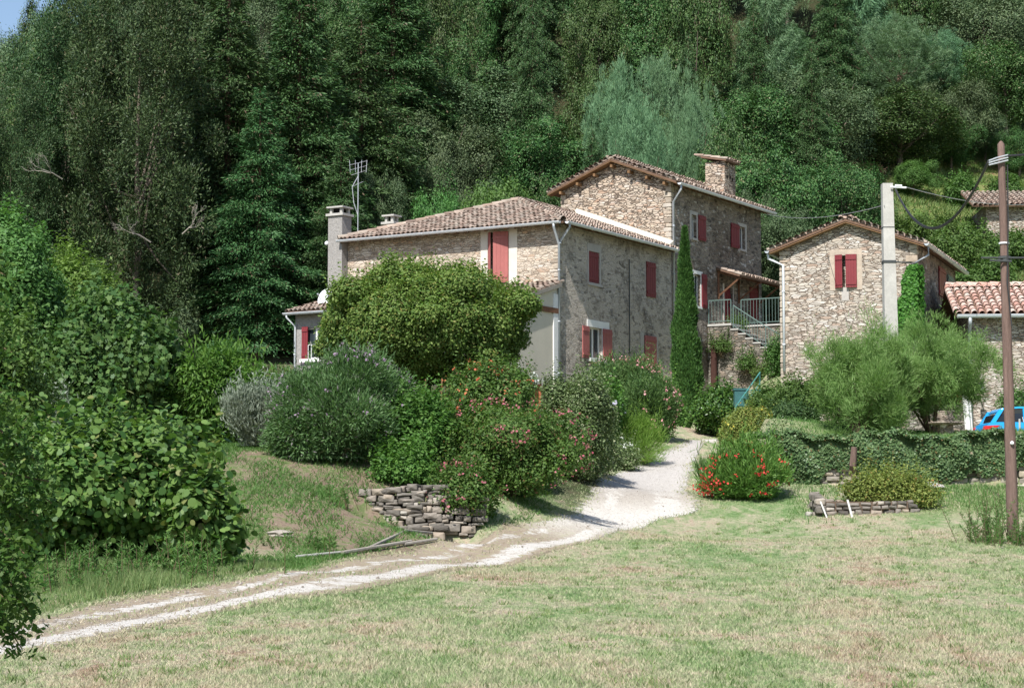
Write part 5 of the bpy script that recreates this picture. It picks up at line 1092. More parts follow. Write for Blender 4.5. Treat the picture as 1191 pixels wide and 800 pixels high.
S('yucca', 'spiky dark green plant at the drive edge beside the red oleander', 'yucca', 818, 535, 15, 48.5, 'oleander', .35, .022, 500, seed=90, along_out=.7, along_up=1.0, per=30, cs=.04, n_l=3, base=-.3)
S('shrub', 'dark clipped dome at the end of the ivy wall', 'shrub', 903, 508, 34, 49.8, 'ivy', .06, .035, 20000, seed=91, n_l=12, cs=.09, core=.86, ramp_=.05, cull=3, shoots=60)
S('shrub', 'yellow-green shrub growing in the low stone planter', 'shrub', 1030, 550, 54, 45.0, 'goldbush', .07, .035, 17000, seed=92, n_l=16, shoots=250, ry=.45)
S('shrub', 'small reddish-tipped shrub at the end of the stone planter', 'shrub', 1068, 566, 18, 44.8, 'goldbush', .06, .03, 5000, seed=921, fl=[('orange_red', 40, .04, .3, 0)])
# soft pine
x_ = S('pine_tree', 'soft bushy pine in front of the annex and the concrete pole base', 'pine tree', 1000, 388, 62, 52.6, 'tamarisk', .16, .013, 70000, seed=93, n_l=60, per=26, cs=.11, along_out=.9, along_up=.6, crown='crown', stem='redbark', base=-.02, size=(.10, .24), spread=.92, ramp_=.2, cull=.1, core=.5)
S('pine_tree', 'soft bushy pine with branches reaching towards the wooden pole', 'pine tree', 1082, 384, 74, 54.2, 'tamarisk', .16, .013, 60000, seed=94, n_l=56, per=26, cs=.11, along_out=.9, along_up=.4, crown='crown', stem='redbark', base=.14, size=(.10, .24), spread=.92, ramp_=.2, cull=.1, core=.45)
S('shrub', 'dark undergrowth bush beneath the soft pines', 'shrub', 1010, 470, 44, 54.5, 'darkbush', .08, .05, 9000, seed=95)
# kiwi vine, near left
S('kiwi_vine', 'large kiwi vine with round leaves massed at the near edge of the track', 'kiwi vine', 112, 500, 152, 28.5, 'kiwi', .108, .1, 23000, seed=96, n_l=44, per=5, cs=.17, rounds='round', ry=.8, bias=1.1, along_up=-.5, along_out=.5, base=-.1, inner=.84, size=(.3, .45))
S('kiwi_vine', 'smaller kiwi vine mound with paler leaves nearest the bare bank', 'kiwi vine', 238, 548, 42, 27.4, 'kiwi', .12, .1, 3000, seed=97, n_l=16, per=6, cs=.10, rounds='round', bias=1.1, along_up=-.5, along_out=.5, base=-.1)
# slope shrubs on the right
for i, (px, top, half, d, lb) in enumerate([(1138, 262, 40, 88, 'leafy shrub on the grassy slope below the old barn'), (1150, 305, 32, 84, 'dark leafy shrub behind the pink roof ridge'), (1100, 250, 20, 92, 'low shrub high on the slope above the sagging cable'), (1062, 248, 24, 95, 'low bush at the wood edge behind the concrete pole'), (1180, 270, 22, 90, 'climbing shrub against the old barn wall'), (1175, 200, 20, 104, 'small bright bush near the top of the grassy slope'), (1122, 205, 22, 106, 'green bush at the top of the grassy slope, left of the wooden pole')]):
    S('shrub', lb, 'shrub', px, top, half, d, 'hillshrub', .15, .08, 9000, seed=110 + i, n_l=12, group='shrubs on the grassy slope')
for i, (px, top, half, d, lb) in enumerate([(1182, 445, 24, 65.2, 'leafy bush behind the blue car'), (905, 395, 16, 79, 'green plants growing over the coping of the terrace wall')]):
    S('shrub', lb, 'shrub', px, top, half, d, 'hillshrub', .1, .05, 5000, seed=130 + i)

for i, (px, top, half, s_, t_, lb) in enumerate([(838, 394, 15, L0 - .15, -.6, 'weedy green plant growing from the top of the landing wall'), (868, 414, 12, L0 - .15, -2.0, 'green plant sprouting beside the stone steps halfway down'), (886, 425, 12, L0 - .2, -3.0, 'green plant at the lower end of the stone steps'), (858, 372, 12, L2 + .3, -1.4, 'leafy plant behind the landing railing')]):
    q = A.P(s_, t_, 0); zz = zat(top + 16, q.y); S('wall_plant', lb, 'plant', px, top, half, q.y, 'hillshrub', .09, .04, 1500, seed=150 + i, lift=zz - h1(xat(px, q.y), q.y), shoots=60)
# ---- climbers and ivy wall
def sheet_leaves(name, label, cat, pts_fn, n, mat, L_, r, base, crown='foliage', out_n=None, group=None, rounds=True):
    P, Nn = pts_fn(n, r); o = thing(name, base, label, cat, group); off = np.array(base)
    link(crown, quads_mesh(crown, round_leaves(P - off, Nn, L_, r, 1.2, np.tile([0, 0, -1.0], (len(P), 1)) * .6), 8, mat), o); return o
def creeper_pts(n, r):
    t = r.random(n); z0_, z1_ = D.hs(1060, 395)[1], D.hs(1060, 308)[1]; f = r.random(n) ** .8; z = z0_ + (z1_ - z0_) * f
    wd_ = (1.05 - .75 * f ** 1.5) * (1 + .15 * np.sin(z * 6)); side = r.random(n) < .22
    t_ = np.where(side, 0, r.random(n) * wd_ * .8 + .0); s_ = np.where(side, r.random(n) * .35 * wd_, 0); th_ = r.random(n) * .16
    P = np.array([tuple(D.P((-th_[i] - .02) if not side[i] else s_[i], t_[i] if not side[i] else -th_[i] - .02, z[i])) for i in range(n)])
    nf, ns = np.array(tuple(D.D(-1, 0))), np.array(tuple(D.D(0, -1))); return P, np.where(side[:, None], ns, nf)
cr = sheet_leaves('creeper', 'bright green creeper climbing the corner of the gabled annex', 'creeper', creeper_pts, 6500, 'creeper', .10, np.random.default_rng(201), tuple(D.P(0, .4, 5)))
mb = MB(); 
for k in range(3): mb.tube([D.P(-.03, .3 + k * .15, 3.5), D.P(-.03, .35 + k * .12, 6), D.P(-.03, .2 + k * .2, 8.8)], [.035, .025, .012], 5)
mb.tube([D.P(-.03, .25, 3.55), D.P(-.03, .65, 3.55)], .03, 5); mb.build('stems', 'stem', cr)
# retaining wall covered in ivy along the terrace edge
ya = 49.15
def stone_blocks(path, z0f, h, r, rows_h=.12, thick=.4, lean=.05, wl=(.18, .5), name='stones', vr=(.7, 1.35)):
    """individually shaped stones laid in courses along a plan path (list of (x, y)); z0f(x, y) gives the foot"""
    mb = MB(); P = [Vector((p[0], p[1], 0)) for p in path]
    for a, b in zip(P[:-1], P[1:]):
        l = (b - a).length; d = (b - a) / l; n = Vector((d.y, -d.x, 0)); n = -n if n.y > 0 else n; zc = 0.0
        while zc < h - .02:
            hh = rows_h * r.uniform(*vr); k = -r.uniform(0, .3)
            while k < l:
                w_ = r.uniform(*wl); c = a + d * (k + w_ / 2); zf = z0f(c.x, c.y) - .12; out = r.uniform(-.03, .04) - lean * zc; hz = hh * r.uniform(.8, 1.15)
                q = []
                for zz in (0, 1):
                    for (sx, sy) in ((-.5, .0), (.5, .0), (.5, 1), (-.5, 1)):
                        q.append(c + d * sx * w_ * r.uniform(.82, 1.0) + n * (out + (-thick if sy else 0) + (r.uniform(-.03, .03))) + Vector((0, 0, zf + zc + zz * hz * r.uniform(.8, 1.0) + r.uniform(-.01, .01))))
                # bulged front face
                m_ = (q[0] + q[1] + q[4] + q[5]) / 4 + n * .03; n0 = len(mb.v); mb.v += [tuple(p_) for p_ in q] + [tuple(m_)]
                for f in ((3, 2, 1, 0), (4, 5, 6, 7), (1, 2, 6, 5), (2, 3, 7, 6), (3, 0, 4, 7), (0, 1, 8), (1, 5, 8), (5, 4, 8), (4, 0, 8)): mb.f.append(tuple(n0 + i for i in f))
                k += w_ + r.uniform(.0, .02)
            zc += hh
    return mb
r = np.random.default_rng(301)
wx0, wx1 = xat(893, ya), xat(1240, ya)
o = thing('retaining_wall', ((wx0 + wx1) / 2, ya, h1((wx0 + wx1) / 2, ya - .4)), 'low stone retaining wall almost hidden under ivy along the terrace edge', 'wall')
wpath = [(wx0 + (wx1 - wx0) * i / 8, ya + .12 * math.sin(i * 1.3)) for i in range(9)]
stone_blocks(wpath, lambda x, y: h1(x, y - .5), 1.1, r, thick=.5).build('stones', 'dry_stone', o).modifiers.new('worn', 'BEVEL').width = .022
def ivy_pts(n, r):
    x = wx0 + (wx1 - wx0) * r.random(n); yb = np.interp(x, [p[0] for p in wpath], [p[1] for p in wpath]); zf = H(x, yb - .5); f = r.random(n)
    hang = .30 + .16 * np.sin(x * 1.7) + .12 * np.sin(x * 4.1 + 1) + .07 * np.sin(x * 11); topn = r.random(n) < .28
    hh = 1.22 + .08 * np.sin(x * 2.3) + .05 * np.sin(x * 7.7); z = zf + np.where(topn, hh, hang + (hh - hang) * f); bul = .18 + .10 * np.sin(x * 3.1 + z * 2) + .07 * np.sin(x * 8 + z * 5)
    y = yb - .05 - bul * (1 - .3 * r.random(n)) * np.sin(np.clip(f, .08, 1) * 2.2); y = np.where(topn, yb + r.uniform(-.3, .5, n), y); z = z + r.normal(size=n) * .035
    return np.stack([x, y, z], -1), np.stack([np.zeros(n), np.where(topn, -.3, -1.0), np.where(topn, 1.0, .35)], -1)
iv = sheet_leaves('ivy', 'dense dark ivy blanket draped over the terrace retaining wall', 'ivy', ivy_pts, 46000, 'ivy', .065, r, ((wx0 + wx1) / 2, ya, h1((wx0 + wx1) / 2, ya)))
# bare leaning stake in front of the ivy
sx = at(994, 560, 48.6); o = thing('wooden_stake', (sx.x, sx.y, h1(sx.x, sx.y)), 'crooked reddish wooden stake leaning against the ivy wall', 'stake'); mb = MB(); z_ = h1(sx.x, sx.y)
mb.tube([(sx.x + .03, sx.y - .1, z_ - .1), (sx.x - .06, sx.y - .1, z_ + .35), (sx.x - .08, sx.y - .25, zat(541, 48.4)), (sx.x - .05, sx.y - .3, zat(520, 48.4))], [.06, .07, .085, .07], 7); mb.build('stem', 'pole_wood', o)
# planter
r = np.random.default_rng(302); yb = 44.3; pa_, pb_ = xat(947, yb), xat(1058, yb)
o = thing('stone_planter', ((pa_ + pb_) / 2, yb, h1((pa_ + pb_) / 2, yb)), 'low rectangular planter of rough stones standing on the lawn', 'planter')
stone_blocks([(pa_, yb), (pb_, yb)], lambda x, y: h1(x, y), .36, r, thick=.2, rows_h=.085, wl=(.10, .26)).build('stones', 'dry_dark', o).modifiers.new('worn', 'BEVEL').width = .022
stone_blocks([(pa_, yb + 1.1), (pa_, yb)], lambda x, y: h1(x, y), .36, r, thick=.2, rows_h=.14).build('stones', 'dry_dark', o).modifiers.new('worn', 'BEVEL').width = .022; stone_blocks([(pb_, yb + 1.1), (pa_ + .2, yb + 1.1)], lambda x, y: h1(x, y), .3, r, thick=.2, rows_h=.14).build('stones', 'dry_dark', o).modifiers.new('worn', 'BEVEL').width = .022
mb = MB(); zz = h1((pa_ + pb_) / 2, yb) + .27; mb.box(((pa_ + pb_) / 2, yb + .55, zz - .2), (pb_ - pa_ - .1, 1.0, .4)); mb.build('soil', plain('planter_soil', (.12, .085, .06)), o)
for i, (px, tp, ln) in enumerate(((989, 581, .0), (960, 583, .15))):
    q = at(px, 600, 44.0); q.z = h1(q.x, q.y); o = thing('label_stake', q, ['short white marker stick leaning on the planter front', 'thin pale marker stick at the planter corner'][i], 'stake'); mb = MB(); mb.tube([(q.x + .05, q.y, q.z - .05), (q.x - .06 - ln * .3, q.y - .02, zat(tp, 44.0))], [.022, .018][i], 6); mb.build('stick', 'white_paint', o)
# dry stone wall on the bank
r = np.random.default_rng(303); dw = 38.0; o = thing('dry_stone_wall', (xat(485, dw), dw, h1(xat(485, dw), dw)), 'short dry stone wall of rough rounded stones holding up the bank under the roses', 'wall')
xs = [xat(px, dw) for px in (424, 450, 480, 510, 552)]; ys = [38.1, 37.95, 37.85, 37.85, 37.95]
stone_blocks(list(zip(xs, ys)), lambda x, y: 1.40 + .03 * (x - xs[0]) + .05 * math.sin(x * 3), .88, r, rows_h=.10, thick=.35, wl=(.09, .36), lean=.12, vr=(.5, 1.6)).build('stones', 'dry_dark', o).modifiers.new('worn', 'BEVEL').width = .022
stone_blocks(list(zip(xs[:4], [y_ - .2 for y_ in ys[:4]])), lambda x, y: 1.36, .24, r, rows_h=.14, thick=.4, wl=(.2, .4)).build('stones', 'dry_dark', o).modifiers.new('worn', 'BEVEL').width = .022
# loose boulders
def rock(px, py, s, label, seed, mat='dry_stone', flat=.6):
    q = ground_hit(px, py); r = np.random.default_rng(seed); o = thing('boulder', q, label, 'rock'); import bmesh; bm = bmesh.new(); bmesh.ops.create_icosphere(bm, subdivisions=2, radius=1)
    ph = r.uniform(0, 6, 3)
    for v_ in bm.verts:
        c = v_.co; k = 1 + .18 * math.sin(c.x * 3 + ph[0]) + .15 * math.sin(c.y * 4 + ph[1]) + .12 * math.sin(c.z * 5 + ph[2]); v_.co = Vector((c.x * s[0] * k, c.y * s[1] * k, c.z * s[2] * k + s[2] * .4))
    me_ = bpy.data.meshes.new('rock'); bm.to_mesh(me_); bm.free(); me_.materials.append(M[mat]); link('rock', me_, o); return o
rock(1087, 569, (.26, .2, .13), 'pale rounded boulder on the grass by the ivy wall', 1, 'concrete'); rock(326, 624, (.24, .16, .06), 'flat grey stone half sunk in the bare bank', 2, 'grey_wood'); rock(967, 560, (.42, .2, .13), 'flat tan slab of rock at the foot of the ivy wall', 3)
rock(1157, 556, (.3, .2, .14), 'brown boulder beside the wooden pole under the ivy', 4); rock(868, 502, (.35, .22, .1), 'small tan stone at the foot of the laurel', 5)
# ------------------------------------------------------------------ poles, cables, car, small things
def gnd(px, d): x = xat(px, d); return Vector((x, d, h1(x, d)))
b = gnd(1174, 38); ztp = zat(168, 38); wp = thing('utility_pole', b, 'tall brown wooden utility pole standing on the lawn', 'utility pole'); xt = xat(1163.5, 38) + .0
mb = MB(); n = 10; pts = []; rad = []
for i in range(n + 1):
    f = i / n; pts.append((b.x + (b.x - .08 - b.x) * f, 38, b.z - .3 + (ztp - b.z + .3) * f)); rad.append(.115 - .05 * f)
mb.tube(pts + [(pts[-1][0], 38, ztp + .06)], rad + [.02], 14); mb.build('shaft', 'pole_wood', wp, smooth=True)
px_at = lambda z: b.x - .08 * (z - b.z) / (ztp - b.z)
def clamp_ring(z, rr_, mat='iron', name='collar', h=.05, par=wp): mb = MB(); mb.tube([(px_at(z), 38, z - h / 2), (px_at(z), 38, z + h / 2)], rr_, 14); mb.build(name, mat, par)
clamp_ring(zat(283, 38), .098, 'porcelain', h=.03); clamp_ring(zat(301, 38), .115, 'iron', h=.09)
mb = MB(); z = zat(302, 38); mb.tube([(px_at(z) - .46, 37.9, z + .02), (px_at(z) + .46, 37.9, z + .02)], .018, 6); mb.tube([(px_at(z) - .3, 37.88, z - .03), (px_at(z) + .1, 37.88, z - .05)], .02, 6); mb.build('crossbar', 'iron', wp)
mb = MB(); z1_ = zat(187, 38)
for k in range(3): mb.tube([(px_at(z1_) + .1, 37.9, z1_ + .09 - k * .05), (px_at(z1_) - .12, 37.88, z1_ + .03 - k * .05), (px_at(z1_) - .26, 37.9, z1_ - .02 - k * .04)], .014, 6)
mb.build('cable_clamp', 'zinc', wp)
mb = MB(); zq = zat(568, 38); mb.lathe((px_at(zat(515, 38)), 37.87, zat(515, 38) - .04), [(.01, 0), (.035, .02), (.035, .05), (.01, .07)], 8); mb.build('tag', 'porcelain', wp)
cb = gnd(1037, 54.6); zct = zat(214, 54.6); cp_ = thing('utility_pole', cb, 'pale square concrete utility pole in front of the gabled annex', 'utility pole'); mb = MB(); n = 8
for i in range(n):
    f0, f1_ = i / n, (i + 1) / n; w0, w1_ = .20 - .062 * f0, .20 - .062 * f1_; za_, zb_ = cb.z - .4 + (zct - cb.z + .4) * f0, cb.z - .4 + (zct - cb.z + .4) * f1_; x0, x1_ = cb.x - .06 * f0, cb.x - .06 * f1_
    mb.hexa([(x0 - w0, 54.6 - w0, za_), (x0 + w0, 54.6 - w0, za_), (x0 + w0, 54.6 + w0, za_), (x0 - w0, 54.6 + w0, za_), (x1_ - w1_, 54.6 - w1_, zb_), (x1_ + w1_, 54.6 - w1_, zb_), (x1_ + w1_, 54.6 + w1_, zb_), (x1_ - w1_, 54.6 + w1_, zb_)])
mb.build('shaft', 'concrete', cp_)
def sq(z, h, g, mat, name): f = (z - cb.z) / (zct - cb.z); w_ = .20 - .062 * f + g; mb = MB(); mb.box((cb.x - .06 * f, 54.6, z), (2 * w_, 2 * w_, h)); mb.build(name, mat, cp_)
sq(zat(305, 54.6), .07, .012, 'iron', 'collar'); sq(zat(265, 54.6), .02, .008, 'iron', 'collar')
mb = MB(); z = zat(306, 54.6); mb.tube([(cb.x + .1, 54.35, z), (cb.x + .62, 54.4, z - .03)], .02, 6); mb.build('bracket', 'iron', cp_)
mb = MB(); z = zat(219, 54.6); mb.tube([(cb.x + .0, 54.4, z), (cb.x + .42, 54.4, z - .02)], .025, 6); mb.tube([(cb.x + .12, 54.4, z + .03), (cb.x + .3, 54.4, z + .02)], .04, 8); mb.build('hook', 'porcelain', cp_)
def cable(P0, P1, sag, label, rad, mat, name='cable', n=24, extra=None):
    P0, P1 = Vector(P0), Vector(P1); pts = []
    for i in range(n + 1):
        t = i / n; p = P0.lerp(P1, t); p.z -= sag * 4 * t * (1 - t); pts.append(p)
    o = thing(name, pts[n // 2], label, 'cable'); mb = MB(); mb.tube(pts, rad, 6)
    if extra: mb.tube([p + Vector((0, .0, .03)) for p in pts], rad * .8, 5)
    mb.build('strand', mat, o); return o
A0 = Vector((px_at(z1_) - .27, 37.9, z1_ - .05)); B0 = Vector((cb.x + .13, 54.4, zat(222, 54.6)))
# lowest visible point near pixel (1085, 270)
cable(A0, B0, 1.15, 'thick black cable sagging between the wooden and concrete poles', .022, 'cable', extra=True)
cable((cb.x + .4, 54.4, zat(219, 54.6)), (xat(1215, 90), 90, zat(236, 90)), .25, 'thin grey wire running from the concrete pole top towards the hillside barn', .012, 'wire', 'wire')
cable((px_at(zat(302, 38)) + .44, 37.9, zat(301, 38)), (xat(1600, 30), 30, zat(300, 30)), .02, 'black wire leaving the wooden pole crossbar out of the picture', .012, 'cable', 'wire')
cable((px_at(z1_) + .08, 37.95, z1_ + .08), (xat(1700, 30), 30, zat(120, 30)), .1, 'thick cable leaving the top of the wooden pole out of the picture', .02, 'cable')
cable((cb.x - .17, 54.4, zat(240, 54.6)), A.P(SB - .5, -.5, 14.5), .25, 'thin wire from the concrete pole to the tower eave', .010, 'wire', 'wire')
mb = MB(); mb.tube([(px_at(z1_) + .08, 37.88, z1_ - .1), (px_at(z1_) + .075, 37.89, zat(260, 38)), (px_at(z1_) + .03, 37.88, zat(330, 38)), (px_at(z1_) + .1, 37.89, zat(380, 38))], .014, 5); mb.build('down_cable', 'cable', wp)

# ---- blue hatchback, parked side-on behind the terrace lip (rear towards the annex)
cd_ = 63.0; cx0 = xat(1142.5, cd_); cg = 3.64
car = thing('parked_car', (cx0 + 2, cd_ + .85, cg), 'bright blue hatchback parked in front of the pink-roofed outbuilding', 'car')
prof = [(0.02, .42), (.0, .62), (.05, .84), (.16, .98), (.24, 1.02), (.95, 1.02), (1.7, 1.00), (2.7, .98), (3.1, .94), (3.7, .86), (3.95, .70), (4.0, .45), (3.95, .25), (3.55, .20)]
def arch(cx_, r_=.36): return [(cx_ + r_ * math.cos(w_), .30 + r_ * math.sin(w_)) for w_ in np.linspace(0, math.pi, 12)]
low = arch(3.2) + arch(.72) + [(.25, .20)]
outl = prof + low
W2 = .85
def side(y, ins=0): return [(cx0 + p[0], y, cg + .94 * p[1]) for p in outl]
mb = MB(); f_, b_ = side(cd_), side(cd_ + 2 * W2); f_ = [(p[0], p[1], p[2]) for p in f_]
mb.poly(f_); mb.poly(b_[::-1])
for i in range(len(outl)): j = (i + 1) % len(outl); mb.quad(f_[i], f_[j], b_[j], b_[i])
body = mb.build('body', 'car_paint', car)
bv = body.modifiers.new('b', 'BEVEL'); bv.width = .06; bv.segments = 3; bv.limit_method = 'ANGLE'; bv.angle_limit = R(50)
roofp = [(.28, 1.02), (.42, 1.28), (.62, 1.44), (1.1, 1.49), (1.8, 1.47), (2.25, 1.36), (2.95, .99)]
mb = MB(); fr_ = [(cx0 + x, cd_ + (.04 if z < 1.1 else .16), cg + .94 * z) for x, z in roofp]; bk = [(cx0 + x, cd_ + 2 * W2 - (.04 if z < 1.1 else .16), cg + .94 * z) for x, z in roofp]
mb.poly(fr_); mb.poly(bk[::-1]); 
for i in range(len(roofp)): j = (i + 1) % len(roofp); mb.quad(fr_[i], fr_[j], bk[j], bk[i])
mb.build('glasshouse', 'tinted', car)
mb = MB()
rf = [(.50, 1.36), (.62, 1.46), (1.1, 1.51), (1.8, 1.49), (2.25, 1.385)]
for (x0, z0), (x1_, z1) in zip(rf[:-1], rf[1:]): mb.hexa([(cx0 + x0, cd_ + .13, cg + .94 * z0 - .03), (cx0 + x1_, cd_ + .13, cg + .94 * z1 - .03), (cx0 + x1_, cd_ + 2 * W2 - .13, cg + .94 * z1 - .03), (cx0 + x0, cd_ + 2 * W2 - .13, cg + .94 * z0 - .03), (cx0 + x0, cd_ + .15, cg + .94 * z0 + .02), (cx0 + x1_, cd_ + .15, cg + .94 * z1 + .02), (cx0 + x1_, cd_ + 2 * W2 - .15, cg + .94 * z1 + .02), (cx0 + x0, cd_ + 2 * W2 - .15, cg + .94 * z0 + .02)])
for (x0, z0, x1_, z1, w_) in ((1.28, 1.02, 1.28, 1.46, .05), (.30, 1.02, .58, 1.44, .07), (2.3, 1.36, 2.95, 1.0, .05), (2.05, 1.0, 2.05, 1.42, .04)):
    for yy in (cd_ + .02, cd_ + 2 * W2 - .14): mb.hexa([(cx0 + x0 - w_, yy, cg + .94 * z0), (cx0 + x0 + w_, yy, cg + .94 * z0), (cx0 + x0 + w_, yy + .12, cg + .94 * z0), (cx0 + x0 - w_, yy + .12, cg + .94 * z0), (cx0 + x1_ - w_, yy + .1, cg + .94 * z1), (cx0 + x1_ + w_, yy + .1, cg + .94 * z1), (cx0 + x1_ + w_, yy + .2, cg + .94 * z1), (cx0 + x1_ - w_, yy + .2, cg + .94 * z1)])
mb.build('roof', 'car_paint', car)
for cx_ in (.72, 3.2):
    for yy in (cd_ + .02, cd_ + 2 * W2 - .22):
        wl = MB(); wl.tube([(cx0 + cx_, yy, cg + .94 * .30), (cx0 + cx_, yy + .2, cg + .94 * .30)], .31, 24); wl_ = wl.build('wheel', 'rubber', car); rm = MB(); rm.tube([(cx0 + cx_, yy - .01, cg + .94 * .30), (cx0 + cx_, yy + .05, cg + .94 * .30)], .20, 20)
        for k in range(5): w_ = k * 2 * math.pi / 5; rm.tube([(cx0 + cx_, yy - .02, cg + .94 * .3), (cx0 + cx_ + .19 * math.cos(w_), yy - .02, cg + .94 * .3 + .19 * math.sin(w_))], .025, 5)
        rm.build('rim', 'silver', wl_)
for yy in (cd_ - .012, cd_ + 2 * W2 - .2):
    mb = MB(); mb.hexa([(cx0 + .0, yy, cg + .94 * .72), (cx0 + .35, yy - .0, cg + .94 * .80), (cx0 + .35, yy + .2, cg + .94 * .80), (cx0 - .015, yy + .2, cg + .94 * .72), (cx0 + .04, yy, cg + .94 * .90), (cx0 + .5, yy, cg + .94 * .92), (cx0 + .5, yy + .2, cg + .94 * .92), (cx0 + .03, yy + .2, cg + .94 * .90)]); mb.build('tail_light', 'red_lens', car)
    mb = MB(); mb.box((cx0 + .15, yy + .02, cg + .94 * .68), (.2, .05, .06)); mb.build('reflector', 'porcelain', car)
mb = MB(); mb.box((cx0 + 3.8, cd_ + .1, cg + .94 * .72), (.3, .25, .14)); mb.build('headlight', 'porcelain', car)
mb = MB(); mb.box((cx0 + 1.5, cd_ - .01, cg + .94 * .9), (.18, .04, .03)); mb.build('handle', 'car_paint', car)
# ---- stone mushroom table
tq = gnd(1098, 53); o = thing('stone_table', tq, 'rustic stone table with a flat slab top on the terrace behind the ivy', 'table')
mb = MB(); mb.lathe((tq.x, tq.y, tq.z - .1), [(.22, 0), (.21, .2), (.19, .45), (.2, .72)], 10); mb.build('pedestal', 'stone_dark', o)
zt = zat(492, 53); mb = MB(); mb.lathe((tq.x, tq.y, zt - .03), [(.28, -.02), (.42, .0), (.45, .03), (.43, .06), (.2, .07)], 12); mb.build('table_top', 'stone_dark', o)
pt = thing('flower_pot', (tq.x, tq.y, zt + .04), 'dark round pot of dry soil on the stone table', 'flower pot'); mb = MB(); mb.lathe((tq.x, tq.y, zt + .04), [(.16, 0), (.22, .1), (.2, .16), (.17, .16), (.16, .1)], 14); mb.build('bowl', 'stone_dark', pt, smooth=True)
# ---- terracotta pot on the low wall by the outbuilding, and that low wall
lw0 = at(1055, 500, 62.5); o = thing('garden_wall', (xat(1085, 62.5), 62.5, 3.6), 'grey stone garden wall behind the stone table', 'wall'); zt_w = zat(470, 62.5)
mb = MB(); mb.box((xat(1083, 62.5), 62.8, (zt_w + 3.0) / 2), (xat(1124, 62.5) - xat(1040, 62.5), .5, zt_w - 3.0)); mb.build('masonry', 'stone_grey', o)
pq = Vector((xat(1114, 62.4), 62.7, zt_w)); o = thing('flower_pot', pq, 'terracotta pot with a leafy plant and red blooms on the garden wall', 'flower pot'); mb = MB(); mb.lathe(pq, [(.10, 0), (.15, .22), (.165, .22), (.165, .27), (.14, .27), (.13, .2)], 14); mb.build('pot', 'terracotta', o, smooth=True)
r = np.random.default_rng(5); P = rdir(260, r) * .26 * np.array([1.4, 1, .9]) + np.array([-.1, 0, .5]); link('foliage', quads_mesh('foliage', leaf_quads(P, P, .12, .06, r), 4, 'bright'), o); P = rdir(14, r) * .1 + np.array([.1, -.1, .85]); link('blossom', quads_mesh('blossom', round_leaves(P, P, .07, r), 8, 'scarlet'), o, kind='stuff')
for i, (pa_, pb_, lb) in enumerate((((1122, 452), (1128, 503), 'white painted post leaning by the garden wall end'), ((1126, 453), (1131, 503), 'thinner white post close beside the leaning one'))):
    p0, p1 = at(*pa_, 61.5 + i * .2), at(*pb_, 61.5 + i * .2); o = thing('white_post', (p1.x, p1.y, 3.7), lb, 'post', 'white posts by the garden wall'); mb = MB(); p1.z = 3.6; mb.tube([p1, p0], [.09, .06][i], 6); mb.build('shaft', 'white_paint', o)
p0, p1 = at(1140, 462, 64.8), at(1141, 502, 64.8); 
o = thing('wall_lantern', at(1140, 452, 66.6), 'pale wall lantern on the outbuilding beside its drainpipe', 'lamp'); q = at(1140, 452, 67.3); mb = MB(); mb.lathe((q.x, q.y, q.z - .12), [(.03, 0), (.11, .06), (.12, .2), (.05, .26), (.02, .3)], 10); mb.build('lantern', 'porcelain', o, smooth=True); mb = MB(); mb.tube([(q.x, q.y, q.z + .15), (q.x, q.y + .35, q.z + .2)], .02, 5); mb.build('bracket', 'iron', o)
# thin metal stake at the frame edge
q = gnd(1184, 60.5); o = thing('metal_post', q, 'thin pale metal stake beside the blue car', 'post'); mb = MB(); mb.tube([(q.x, q.y, q.z - .1), (q.x, q.y, zat(487, 60.5))], .03, 6); mb.build('shaft', 'concrete', o)
# teal handrail of the garden steps
ra, rb = at(855, 474, 66.5), at(884, 433, 68.5); o = thing('handrail', (ra.x, ra.y, ra.z - .8), 'sloping teal metal handrail beside the laurel below the stone steps', 'handrail')
mb = MB(); mb.tube([ra, rb], .022, 8); mb.tube([ra - Vector((0, 0, .35)), rb - Vector((0, 0, .35))], .018, 6); mb.build('rail', 'rail_teal', o)
for k in (0.02, .5, .98): p = ra.lerp(rb, k); mb = MB(); mb.tube([p - Vector((0, 0, 1.2)), p], .025, 6); mb.build('post', 'rail_teal', o)
q = at(861, 453, 68.2); o = thing('garden_bin', (q.x, q.y, q.z - .6), 'small dark teal garden box behind the laurel', 'box'); mb = MB(); mb.box((q.x, q.y, q.z - .3), (.42, .4, .5)); mb.build('body', 'rail_dark', o); mb = MB(); mb.box((q.x, q.y, q.z - .0), (.48, .46, .06)); mb.build('lid', 'rail_dark', o)
q = at(878, 458, 69.0); o = thing('garden_chair', (q.x, q.y, q.z - .7), 'dark teal metal chair glimpsed behind the teal handrail', 'chair')
mb = MB(); mb.box((q.x, q.y, q.z - .3), (.42, .42, .04)); mb.build('seat', 'rail_teal', o); mb = MB(); mb.tube([(q.x - .2, q.y + .2, q.z - .3), (q.x - .2, q.y + .26, q.z + .15), (q.x + .2, q.y + .26, q.z + .15), (q.x + .2, q.y + .2, q.z - .3)], .02, 6)
for k in (-.1, 0, .1): mb.tube([(q.x + k, q.y + .22, q.z - .3), (q.x + k, q.y + .26, q.z + .15)], .012, 4)
mb.build('backrest', 'rail_teal', o)
for sx_ in (-.19, .19):
    for sy_ in (-.19, .19): mb = MB(); mb.tube([(q.x + sx_, q.y + sy_, q.z - 1.0), (q.x + sx_, q.y + sy_, q.z - .3)], .016, 5); mb.build('leg', 'rail_teal', o)
# rusty post at the tower corner
q0 = A.P(L0 - .25, -.35, 4.0); o = thing('rusty_post', (q0.x, q0.y, 4.6), 'dark rusty brown post standing between the cypress and the landing wall', 'post'); mb = MB(); zt1 = A.ht(818, 400, -.35)[1]; mb.tube([(q0.x, q0.y, 4.2), (q0.x + .02, q0.y, zt1)], [.15, .12], 8); mb.build('shaft', 'rust', o)
